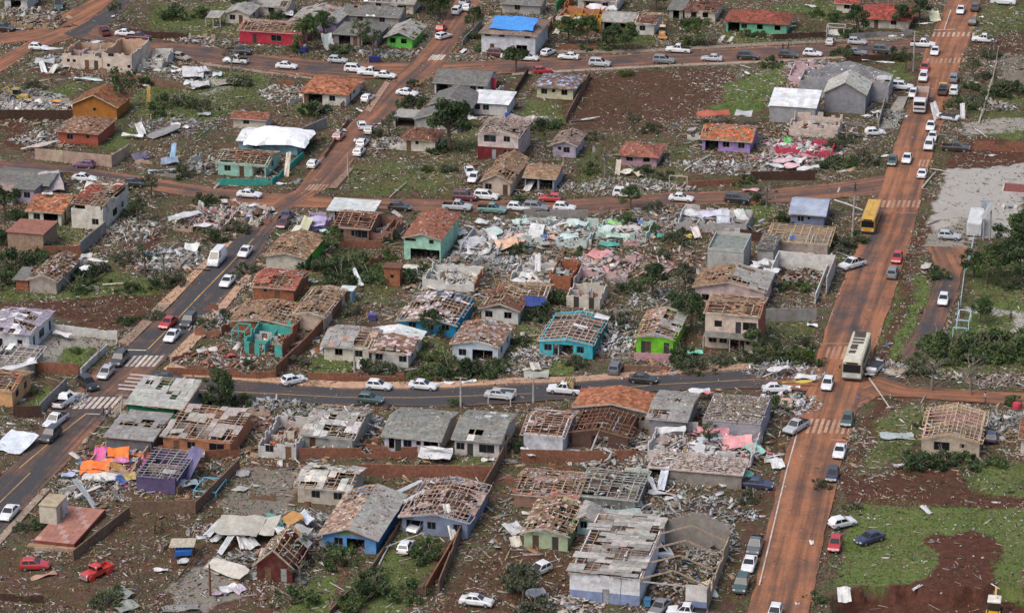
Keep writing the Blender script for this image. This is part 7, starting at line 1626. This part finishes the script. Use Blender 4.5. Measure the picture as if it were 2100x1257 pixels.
def billboard():
    a, b = T(7, 1765, 720), T(7, 1818, 720)
    root = tag(empty('totem_sign', a), 'tall white sign panel between two grey posts above the gravel lot', 'sign')
    h = 7.4; d = b - a
    for q in (Vector(), d):
        m = MB(); m.tube([tuple(q + Vector((0, 0, -.2))), tuple(q + Vector((0, 0, h)))], [.16, .14], (.3, .3, .31), 8); m.build('post', M['trim'], root)
    m = MB(); m.beam(Vector((-.4, -.25, h - 3.0)), d + Vector((.3, -.25, h - .2)), .2, .9, (.6, .61, .63)); m.build('sign_panel', M['sheet'], root)
    m = MB(); m.obox(Vector((.2, 0, h - .4)), (.8, 0, 0), (0, .1, 0), (0, 0, .8), (.4, .45, .5)); m.build('frame_panel', M['sheet'], root)
    p = T(7, 1625, 690)
    r2 = tag(empty('white_container', p, -AZ), 'long white container with ribbed roof parked beside the gravel lot', 'container')
    L = 9; W = 2.6
    m = MB(); m.box(0, W, 0, L, .4, 2.7, (.56, .57, .57)); m.build('body', M['sheet'], r2)
    m = MB()
    for i in range(12): m.box(.02, W - .02, .1 + i * L / 12, .1 + (i + .8) * L / 12, 2.7, 2.76, (.6, .61, .61))
    m.build('roof_cladding', M['sheet'], r2)
    for x_ in (.3, W - .5):
        m = MB(); m.box(x_, x_ + .2, .3, .5, 0, .4, (.1, .1, .1)); m.build('leg', M['trim'], r2)
        m = MB(); m.box(x_, x_ + .2, L - .5, L - .3, 0, .4, (.1, .1, .1)); m.build('leg', M['trim'], r2)
    m = MB(); m.box(.3, W - .3, -.03, 0, .6, 2.5, (.48, .49, .5)); m.build('door', M['sheet'], r2)
billboard()
def planter(t, x, y, w_, d_, label, col, soil):
    p = T(t, x, y); root = tag(empty('raised_planter', p, -AZ), label, 'planter')
    b = MB()
    b.box(0, w_, 0, .25, 0, .7, col); b.box(0, w_, d_ - .25, d_, 0, .7, col); b.box(0, .25, .25, d_ - .25, 0, .7, col); b.box(w_ - .25, w_, .25, d_ - .25, 0, .7, col); b.build('rim', M['plaster'], root)
    b = MB(); b.box(.25, w_ - .25, .25, d_ - .25, 0, .5, soil); b.build('soil_bed', M['scrap'], root)
planter(7, 1915, 345, 7, 6, 'white rimmed planter with dark red soil on the gravel lot', (.5, .45, .45), (.2, .07, .06))
def bench(t, x, y, label):
    p = T(t, x, y); root = tag(empty('concrete_bench_table', p, -AZ), label, 'table')
    for x_ in (0, 2.3):
        b = MB(); b.box(x_, x_ + .6, -1.0, 1.0, 0, .5, (.56, .54, .5)); b.build('bench', M['plaster'], root)
    b = MB(); b.box(.95, 1.9, -.7, .7, .65, .75, (.3, .34, .32)); b.box(1.3, 1.5, -.1, .1, 0, .65, (.3, .3, .3)); b.build('table_top', M['plaster'], root)
bench(7, 1915, 450, 'two white benches round a small green table on the gravel lot')
def frame_gate(t, x, y, w_, h, d_, col, label, name='playground_frame', cat='frame'):
    p = T(t, x, y); root = tag(empty(name, p, -AZ), label, cat)
    for yy in ((0, d_) if d_ else (0,)):
        for xx in (0, w_):
            b = MB(); b.tube([(xx, yy, -.1), (xx, yy, h)], [.09, .09], col, 7); b.build('post', M['trim'], root)
        b = MB(); b.beam((0, yy, h), (w_, yy, h), .14, .14, col); b.build('top_rail', M['trim'], root)
    if d_:
        for xx in (0, w_):
            b = MB(); b.beam((xx, 0, h), (xx, d_, h), .12, .12, col); b.build('side_rail', M['trim'], root)
frame_gate(11, 1515, 265, 2.2, 2.0, 0, (.3, .58, .62), 'pale turquoise goal frame at the hedge by the park lawn')
frame_gate(11, 1545, 185, 2.0, 1.6, 5, (.45, .6, .66), 'pale blue ladder frame on the park lawn')
frame_gate(3, 480, 310, 3.8, 2.4, 3, (.45, .45, .42), 'white carport frame beside the upper street', 'carport_frame')
frame_gate(6, 1290, 300, 3.4, 2.8, 0, (.5, .4, .32), 'bare timber gateway above the muddy street', 'gateway')
frame_gate(6, 1675, 640, 3, 3.0, 0, (.42, .4, .4), 'grey door frame standing in the grey walled ruin', 'door_frame')
frame_gate(9, 1905, 800, 3.6, 1.2, 4, (.5, .47, .44), 'white roof frame over a red bay at the kerb by the silver wreck', 'bay_frame')
frame_gate(9, 1860, 1200, 3.6, 2.0, 3, (.4, .26, .16), 'unfinished timber pergola before the grey roofed white house', 'pergola')
frame_gate(12, 1590, 300, 3.4, .9, 5, (.12, .42, .6), 'sky blue metal bed frame lying beside the purple ruin', 'bed_frame', 'bed')
frame_gate(8, 1905, 320, 2.2, 2.6, 3.5, (.06, .4, .36), 'teal timber porch frame before the brick and teal house', 'porch_frame')
def fence(pts, h, col, label):
    P = [T(*q) for q in pts]; root = tag(empty('wire_fence', P[0]), label, 'fence')
    o = P[0]
    for a, b in zip(P, P[1:]):
        n = max(2, int((b - a).length / 2.6))
        for i in range(n):
            q = a.lerp(b, i / n) - o
            m = MB(); m.tube([tuple(q), tuple(q + Vector((0, 0, h)))], [.06, .05], col, 6); m.build('post', M['trim'], root)
        for z in (.3 * h, .62 * h, .95 * h):
            m = MB(); m.beam(a - o + Vector((0, 0, z)), b - o + Vector((0, 0, z)), .045, .045, col); m.build('rail', M['trim'], root)
fence([(7, 1580, 1250), (7, 1610, 1010), (7, 1650, 900), (7, 1690, 720)], 1.7, (.4, .55, .6), 'pale blue rail fence along the park beside the side lane')
fence([(11, 1560, 30), (11, 1550, 180)], 1.5, (.45, .55, .58), 'short pale blue fence continuing to the goal frame')
fence([(3, 1760, 960), (3, 1840, 700), (3, 1890, 430)], 1.6, (.35, .31, .26), 'weathered post fence climbing beside the upper avenue')
fence([(8, 700, 540), (8, 770, 470), (8, 850, 380)], 1.5, (.55, .54, .5), 'white picket rails above the low white wall')
def dumpster(t, x, y, col, label, w_=2.2):
    p = T(t, x, y); root = tag(empty('dumpster', p, -AZ + .1), label, 'bin')
    b = MB(); b.prism([(0, 0), (w_, 0), (w_, 1.1), (0, 1.1)], .15, 1.1, col); b.build('body', M['trim'], root)
    b = MB(); b.box(-.05, w_ + .05, -.05, 1.15, 1.1, 1.2, jit(col, .3)); b.build('lid', M['trim'], root)
    for x_ in (.1, w_ - .25):
        b = MB(); b.box(x_, x_ + .15, .1, .95, 0, .15, (.03, .03, .03)); b.build('wheel', M['tyre'], root)
dumpster(1, 925, 515, (.02, .025, .12), 'dark blue dumpster at the kerb before the lime green gabled house', 2.4)
dumpster(1, 360, 440, (.02, .03, .16), 'blue bin in the bushes below the lilac gabled house', 1.3)
dumpster(14, 1085, 1215, (.06, .2, .34), 'blue drum shaped bin before the warehouse opening', .8)
dumpster(9, 920, 125, (.08, .07, .2), 'purple bin in the yard above the cream house', 1.3)
def shelter():
    p = T(12, 1400, 800); root = tag(empty('market_stall', p, -AZ + .15), 'small collapsed stall under a crumpled blue plastic cover', 'stall')
    for x_, y_ in ((0, 0), (3, 0), (0, 2), (3, 2)):
        b = MB(); b.box(x_, x_ + .1, y_, y_ + .1, 0, 1.7, (.2, .1, .07)); b.build('post', M['wood'], root)
    b = MB(); b.obox((1.6, 1, 1.8), (1.8, 0, .1), (0, 1.2, .15), (0, 0, .03), (.4, .36, .28)); b.build('roof_panel', M['wood'], root)
    b = MB(); b.obox((1.8, .6, .9), (1.2, .1, .1), (0, .8, .2), (.1, 0, .35), (.03, .12, .4)); b.build('blue_cover', M['cloth'], root)
shelter()
def barrel(t, x, y, z, col, label, r=.55, h=1.1):
    p = T(t, x, y, z); b = MB(); b.tube([(0, 0, 0), (0, 0, h * .1), (0, 0, h * .5), (0, 0, h)], [r * .85, r * .95, r, r * .9], col, 14)
    root = tag(empty('water_tank', p), label, 'tank'); b.build('tank_body', M['trim'], root)
    b = MB(); b.tube([(0, 0, h), (0, 0, h + .12)], [r * .92, r * .3], jit(col, .2), 14); b.build('lid', M['trim'], root)
barrel(1, 2060, 960, 5.6, (.05, .09, .3), 'blue water tank on the roof of the pink and maroon house', .5, .8)
barrel(11, 2040, 840, 0, (.5, .05, .08), 'red water tank in the rubble yard beside the rafter topped house', .7, 1.0)
barrel(14, 185, 1110, 0, (.55, .54, .48), 'pale round tank lid in the shrubs near the frame bottom', 1.3, .5)
barrel(12, 1190, 420, 0, (.36, .3, .55), 'pale violet tub on the bare yard below the purple ruin', .6, .7)
barrel(14, 425, 365, 2.4, (.4, .28, .16), 'tan round tank on the wrecked pink roof house', .6, .8)
# ---- people
def person_mesh(pose, shirt, trousers, hair):
    J = dict(pel=(0, 0, .95), ch=(0, .02, 1.3), nk=(0, .02, 1.48), hd=(0, .03, 1.62), ht=(0, .01, 1.76))
    sw = {'stand': .04, 'walk': .22}[pose]
    for s, k in ((-1, 'l'), (1, 'r')):
        J['hip' + k] = (s * .1, 0, .9); J['kn' + k] = (s * .11, s * sw * .7 + .04, .48); J['an' + k] = (s * .11, s * sw, .08); J['to' + k] = (s * .12, s * sw + .18, .04)
        J['sh' + k] = (s * .2, .02, 1.42); J['el' + k] = (s * .27, -s * sw * .5, 1.14); J['wr' + k] = (s * .26, -s * sw * .8 + .1, .92); J['ha' + k] = (s * .25, -s * sw * .8 + .15, .82)
    names = list(J); ix = {n: i for i, n in enumerate(names)}
    E = [('pel', 'ch'), ('ch', 'nk'), ('nk', 'hd'), ('hd', 'ht')]
    for k in 'lr': E += [('pel', 'hip' + k), ('hip' + k, 'kn' + k), ('kn' + k, 'an' + k), ('an' + k, 'to' + k), ('ch', 'sh' + k), ('sh' + k, 'el' + k), ('el' + k, 'wr' + k), ('wr' + k, 'ha' + k)]
    RAD = dict(pel=.14, ch=.155, nk=.06, hd=.1, ht=.07, hip=.1, kn=.065, an=.045, to=.035, sh=.07, el=.045, wr=.032, ha=.04)
    me = bpy.data.meshes.new('person'); me.from_pydata([J[n] for n in names], [(ix[a], ix[b]) for a, b in E], [])
    o = bpy.data.objects.new('person', me); C.objects.link(o)
    o.modifiers.new('s', 'SKIN'); sk = me.skin_vertices[0].data
    for n, v in zip(names, sk):
        r = RAD[n if n in RAD else n[:-1]]; v.radius = (r, r * (.75 if n in ('pel', 'ch') else 1)); v.use_root = n == 'pel'
    sb = o.modifiers.new('u', 'SUBSURF'); sb.levels = 2
    dg = bpy.context.evaluated_depsgraph_get()
    m2 = bpy.data.meshes.new_from_object(o.evaluated_get(dg))
    bpy.data.objects.remove(o)
    m2.materials.clear(); m2.materials.append(M['skin'])
    cs = []
    for f in m2.polygons:
        c = f.center; skin = (.36, .2, .13)
        if c.z > 1.5: col = skin
        elif c.z < .12: col = (.03, .025, .02)
        elif abs(c.x) > .19 and c.z < 1.2 and c.z > .7: col = skin
        elif c.z > .93: col = shirt
        else: col = trousers
        cs.append((*col, 1))
    a = m2.attributes.new('Col', 'FLOAT_COLOR', 'FACE'); a.data.foreach_set('color', np.array(cs).ravel())
    h = MB(); h.tube([(0, 0, 1.6), (0, -.005, 1.7), (0, 0, 1.79), (0, 0, 1.815)], [.115, .125, .1, .03], hair, 10)
    return m2, h.mesh('hair', [M['cloth']], True)
for t, x, y, pose, sh, tr_, ang, lab in ((0, 478, 185, 'walk', (.05, .04, .05), (.03, .03, .04), 200, 'person in black walking on the far dirt crossing'), (0, 500, 190, 'stand', (.12, .05, .05), (.04, .04, .06), 20, 'person in a dark red shirt on the far dirt crossing'),
  (12, 1275, 610, 'stand', (.04, .05, .045), (.03, .035, .03), 160, 'person in dark green standing in the muddy yard by the red pickup'), (12, 1330, 605, 'walk', (.03, .03, .035), (.035, .03, .03), 300, 'person in black stepping through the muddy yard'),
  (8, 850, 905, 'stand', (.05, .06, .09), (.04, .04, .05), 90, 'person in navy waiting at the corner by the green fronted shop'), (8, 905, 900, 'walk', (.35, .3, .4), (.06, .05, .07), 240, 'person in a lilac shirt beside the green fronted shop'), (8, 880, 925, 'stand', (.5, .5, .52), (.05, .05, .06), 10, 'person in a white shirt crouched low at the corner kerb'),
  (3, 120, 425, 'stand', (.05, .05, .06), (.04, .04, .05), 0, 'person in black standing by the black hatchback on the upper street'), (3, 165, 420, 'walk', (.08, .05, .06), (.03, .03, .04), 90, 'person in brown walking behind the black hatchback'),
  (7, 715, 320, 'stand', (.06, .05, .05), (.03, .03, .03), 180, 'person in dark clothes at the corner above the yellow school bus'), (1, 935, 885, 'walk', (.1, .05, .05), (.04, .04, .06), 30, 'person walking alone down the steep road by the tiled villa'), (5, 632, 440, 'walk', (.05, .04, .04), (.04, .03, .03), 100, 'person crossing the muddy middle street'),
  (11, 1780, 790, 'stand', (.5, .4, .36), (.2, .1, .1), 200, 'person in a pale top behind the rafter topped house'), (11, 1990, 125, 'stand', (.05, .05, .06), (.03, .03, .04), 0, 'person in black on the white park path'), (10, 585, 400, 'stand', (.6, .6, .62), (.3, .3, .35), 180, 'person in white before the turquoise house'), (9, 850, 65, 'stand', (.04, .05, .05), (.03, .03, .03), 40, 'person in dark clothes in the weeds above the cream house'), (14, 1100, 1060, 'walk', (.12, .09, .16), (.05, .05, .07), 60, 'person in purple inside the warehouse opening'), (9, 1060, 1150, 'stand', (.04, .05, .1), (.03, .03, .06), 180, 'person in dark blue by the door of the white row house')):
    p = T(t, x, y)
    root = tag(empty('person', (p.x, p.y, max(.02, ground_z(p))), math.radians(ang)), lab, 'person', 'people on foot')
    m2, hm = person_mesh(pose, sh, tr_, R.choice([(.02, .015, .012), (.05, .03, .02)]))
    link('body', m2, root); link('hair', hm, root)

# ================================================================ LITTER AND GRASS, more than anyone could count
def inside_house(x, y, grow=0):
    k = np.zeros(x.shape, bool)
    for A, u, v, L, d, *_ in HOUSES:
        a = (x - A.x) * u.x + (y - A.y) * u.y; b = (x - A.x) * v.x + (y - A.y) * v.y
        k |= (a > -grow) & (a < L + grow) & (b > -grow) & (b < d + grow)
    return k
def field(n):
    x, y = NR.uniform(-125, 125, n), NR.uniform(372, 735, n)
    a, b = proj(x, y)
    k = (a > -40) & (a < 2140) & (b > -30) & (b < 1300)
    return x[k], y[k]
x, y = field(560000)
zn, rd, gz = zone_at(x, y)
dens = np.clip(.52 + 1.5 * (vnoise(x, y, 9) - .5) + 1.1 * (vnoise(x, y, 2.5) - .5), .05, 1)
dens *= np.clip(1 - .82 * zn[:, 0] - .62 * zn[:, 1] - .97 * zn[:, 2], .02, 1)
px_, py_ = proj(x, y)
dens = np.where(rd, .03, dens)
k = (NR.random(len(x)) < dens) & ~inside_house(x, y)
x, y, gz, rd = x[k], y[k], gz[k], rd[k]
ex, ey, pc = [], [], []
for A, u, v, L, d, mess, pl_ in HOUSES:                      # thicker skirts of wreckage round every broken house
    n = int((L + d) * 14 * mess)
    a, b = NR.normal(L / 2, L * .5, n), NR.normal(d / 2, d * .5, n)
    ex.append(A.x + u.x * a + v.x * b); ey.append(A.y + u.y * a + v.y * b); pc.append(pal(n, pl_))
ex, ey, pc = np.concatenate(ex), np.concatenate(ey), np.concatenate(pc)
zn2, rd2, gz2 = zone_at(ex, ey)
k2 = ~inside_house(ex, ey) & (~rd2 | (NR.random(len(ex)) < .12))
X_, Y_, Z_ = np.r_[x, ex[k2]], np.r_[y, ey[k2]], np.r_[np.where(rd, .08, gz), np.where(rd2[k2], .08, gz2[k2])]
COLS = np.r_[pal(len(x), P_MIX), pc[k2]]
onr = np.r_[rd, rd2[k2]]
n = len(X_); q = NR.random(n); plank = NR.random(n) < .16
sx = np.where(plank, .4 + 1.7 * q ** 3, .08 + 1.3 * q ** 9 + .2 * q)
sy = np.where(plank, .05 + .08 * q, .07 + .3 * NR.random(n) ** 3)
sz = .03 + .16 * NR.random(n) ** 3
sm = np.where(onr, .55, 1.0)
P = np.c_[X_, Y_, np.maximum(Z_, -2.6) + sz * .4 * sm + .02]
tag(chips('debris', P, np.c_[sx * sm, sy * sm, sz * sm], COLS, .22, M['scrap']), 'splintered wood, tile and plaster litter strewn over the ground', 'debris', kind='stuff')
# longer boards, battens and sheet strips, thick near the houses
bx, by = [], []
for A, u, v, L, d, mess, pl_ in HOUSES:
    n = int((L + d) * 3.2 * min(mess, 1.8))
    a, b = NR.normal(L / 2, L * .62, n), NR.normal(d / 2, d * .62, n)
    bx.append(A.x + u.x * a + v.x * b); by.append(A.y + u.y * a + v.y * b)
bx, by = np.concatenate(bx), np.concatenate(by)
zn, rd, gz = zone_at(bx, by)
k = ~rd & ~inside_house(bx, by, .1) & (zn[:, 2] < .5) & (NR.random(len(bx)) > zn[:, 0] * .6)
bx, by, gz = bx[k], by[k], gz[k]; n = len(bx); wide = NR.random(n) < .3
tag(chips('board_litter', np.c_[bx, by, gz + .15], np.c_[NR.uniform(.8, 3.2, n), np.where(wide, NR.uniform(.4, 1.0, n), NR.uniform(.09, .2, n)), NR.uniform(.04, .1, n)], pal(n, ((TAN, 4), (BRN, 3), (LGY, 3), ((.5, .49, .47), 2), ((.27, .17, .1), 3), (GRY, 2), (BRK, .6))), .2, M['wood']), 'loose boards and sheet strips thrown round the houses', 'boards', kind='stuff')
# torn twigs and branches lying about
x, y = field(9000); zn, rd, gz = zone_at(x, y)
k = ~rd & (NR.random(len(x)) < .5) & ~inside_house(x, y)
x, y, gz = x[k], y[k], gz[k]; n = len(x)
tag(chips('twig_litter', np.c_[x, y, gz + .12], np.c_[NR.uniform(.5, 2.2, n), NR.uniform(.04, .08, n), NR.uniform(.04, .08, n)], pal(n, (((.26, .22, .18), 3), ((.14, .11, .085), 3), ((.4, .37, .32), 1))), .12, M['wood']), 'broken twigs scattered over yards and verges', 'twigs', kind='stuff')
# grass and weeds: small upright leaf faces
x, y = field(700000); zn, rd, gz = zone_at(x, y)
want = np.clip(zn[:, 0] * .95 + .5 * np.clip((vnoise(x, y, 6) - .42) * 5, 0, 1) * (1 - zn[:, 1]) * (1 - zn[:, 2]), 0, 1) * np.clip(.3 + 1.4 * vnoise(x, y, 2.4), 0, 1)
k = (NR.random(len(x)) < want) & ~rd & ~inside_house(x, y, .1)
x, y, gz, g_ = x[k], y[k], gz[k], zn[k, 0]; n = len(x)
an = NR.uniform(0, 6.28, n); s = NR.uniform(.08, .2, n); h = NR.uniform(.05, .16, n) * (1 + .6 * vnoise(x, y, 3))
dx, dy = np.cos(an) * s, np.sin(an) * s
lx, ly = np.cos(an + 1.57) * NR.uniform(.1, .4, n), np.sin(an + 1.57) * NR.uniform(.1, .4, n)
v = np.stack([np.c_[x - dx, y - dy, gz + .02], np.c_[x + dx, y + dy, gz + .02], np.c_[x + lx, y + ly, gz + h]], 1).reshape(-1, 3)
mixc = np.clip((.5 * vnoise(x, y * 1.6, 6) + .5 * vnoise(x * .7 + 30, y * 1.8, 1.6) - .4) * 6 + NR.normal(0, .25, n), 0, 1)[:, None]
gcol = (np.array((.085, .14, .034)) * (1 - mixc) + np.array((.16, .16, .075)) * mixc) * NR.uniform(.7, 1.3, (n, 1))
gcol = gcol * (1 - .2 * (1 - g_))[:, None]
tag(rawmesh('grass', v, np.arange(3 * n).reshape(n, 3), gcol, M['leaf']), 'short grass and weeds in yards and on verges', 'grass', kind='stuff')

# knee-high undergrowth and flattened scrub in ragged patches
x, y = field(620000); zn, rd, gz = zone_at(x, y)
u_ = .55 * vnoise(x + 11, y + 5, 7) + .45 * vnoise(x, y + 40, 1.8)
SCRUB = [[(555, 480), (700, 478), (805, 600), (690, 645), (640, 610), (560, 600)], [(0, 490), (60, 500), (150, 545), (60, 610), (0, 612)], [(870, 690), (1045, 735), (1050, 775), (850, 770)], [(300, 175), (520, 165), (545, 230), (330, 262)], [(1060, 235), (1190, 262), (1150, 335), (1080, 320)], [(1385, 640), (1440, 640), (1445, 760), (1380, 760)], [(1480, 718), (1680, 685), (1665, 760), (1480, 760)], [(590, 60), (690, 60), (745, 125), (600, 122)], [(740, 70), (870, 95), (830, 122), (740, 118)], [(1640, 285), (1820, 278), (1825, 352), (1650, 335)],
 [(1900, 700), (2110, 690), (2110, 765), (1890, 755)], [(1230, 535), (1420, 560), (1400, 645), (1245, 625)], [(1180, 310), (1310, 330), (1350, 395), (1170, 400)], [(1870, 900), (2025, 898), (2010, 952), (1880, 952)], [(1985, 480), (2110, 490), (2110, 605), (1985, 605)], [(1210, 60), (1340, 70), (1310, 108), (1220, 105)], [(1380, 40), (1480, 60), (1470, 98), (1370, 98)], [(1740, 30), (1880, 40), (1870, 80), (1730, 78)], [(30, 560), (330, 555), (320, 600), (20, 605)], [(250, 390), (330, 390), (340, 470), (260, 460)], [(1930, 190), (2080, 180), (2060, 210), (1930, 220)], [(1190, 460), (1330, 430), (1380, 500), (1290, 520)], [(620, 225), (690, 215), (690, 250), (640, 250)], [(1660, 500), (1740, 490), (1760, 540), (1690, 545)], [(1500, 390), (1600, 395), (1570, 440), (1500, 430)]]
a_, b_ = proj(x, y); sc = np.zeros(len(x), bool)
for p_ in SCRUB: sc |= inpoly(a_ + 18 * (vnoise(x, y, 2) - .5), b_ + 10 * (vnoise(x + 9, y, 2) - .5), p_)
u_ = np.where(sc, np.maximum(u_, .5 + .28 * vnoise(x, y, 1.5)), u_)
want = np.clip((u_ - .47) * 4.5, 0, 1) * (1 - .75 * zn[:, 1]) * (1 - zn[:, 2]) * (1 - .5 * zn[:, 0])
k = (NR.random(len(x)) < want) & ~rd & ~inside_house(x, y, .2)
x, y, gz, u_ = x[k], y[k], gz[k], u_[k]; n = len(x)
z = gz + .05 + NR.random(n) ** 1.5 * 1.1 * np.clip((u_ - .48) * 4, .15, 1)
a = NR.normal(size=(n, 3)); a[:, 2] *= .6; a /= np.linalg.norm(a, axis=1)[:, None]
b = np.cross(a, NR.normal(size=(n, 3))); b /= np.linalg.norm(b, axis=1)[:, None]
s = NR.uniform(.09, .22, (n, 1)); P = np.c_[x, y, z]
v = np.stack([P - a * s, P + b * s * .5, P + a * s, P - b * s * .5], 1).reshape(-1, 3)
tone = np.clip((vnoise(x, y, 6) - .4) * 4 + NR.normal(0, .3, n), 0, 1)[:, None]
cu = (np.array((.055, .092, .03)) * (1 - tone) + np.array((.105, .115, .06)) * tone) * NR.uniform(.65, 1.35, (n, 1))
tag(rawmesh('undergrowth', v, np.arange(4 * n).reshape(n, 4), cu, M['leaf']), 'ragged green scrub and torn leaves in the yards', 'undergrowth', kind='stuff')
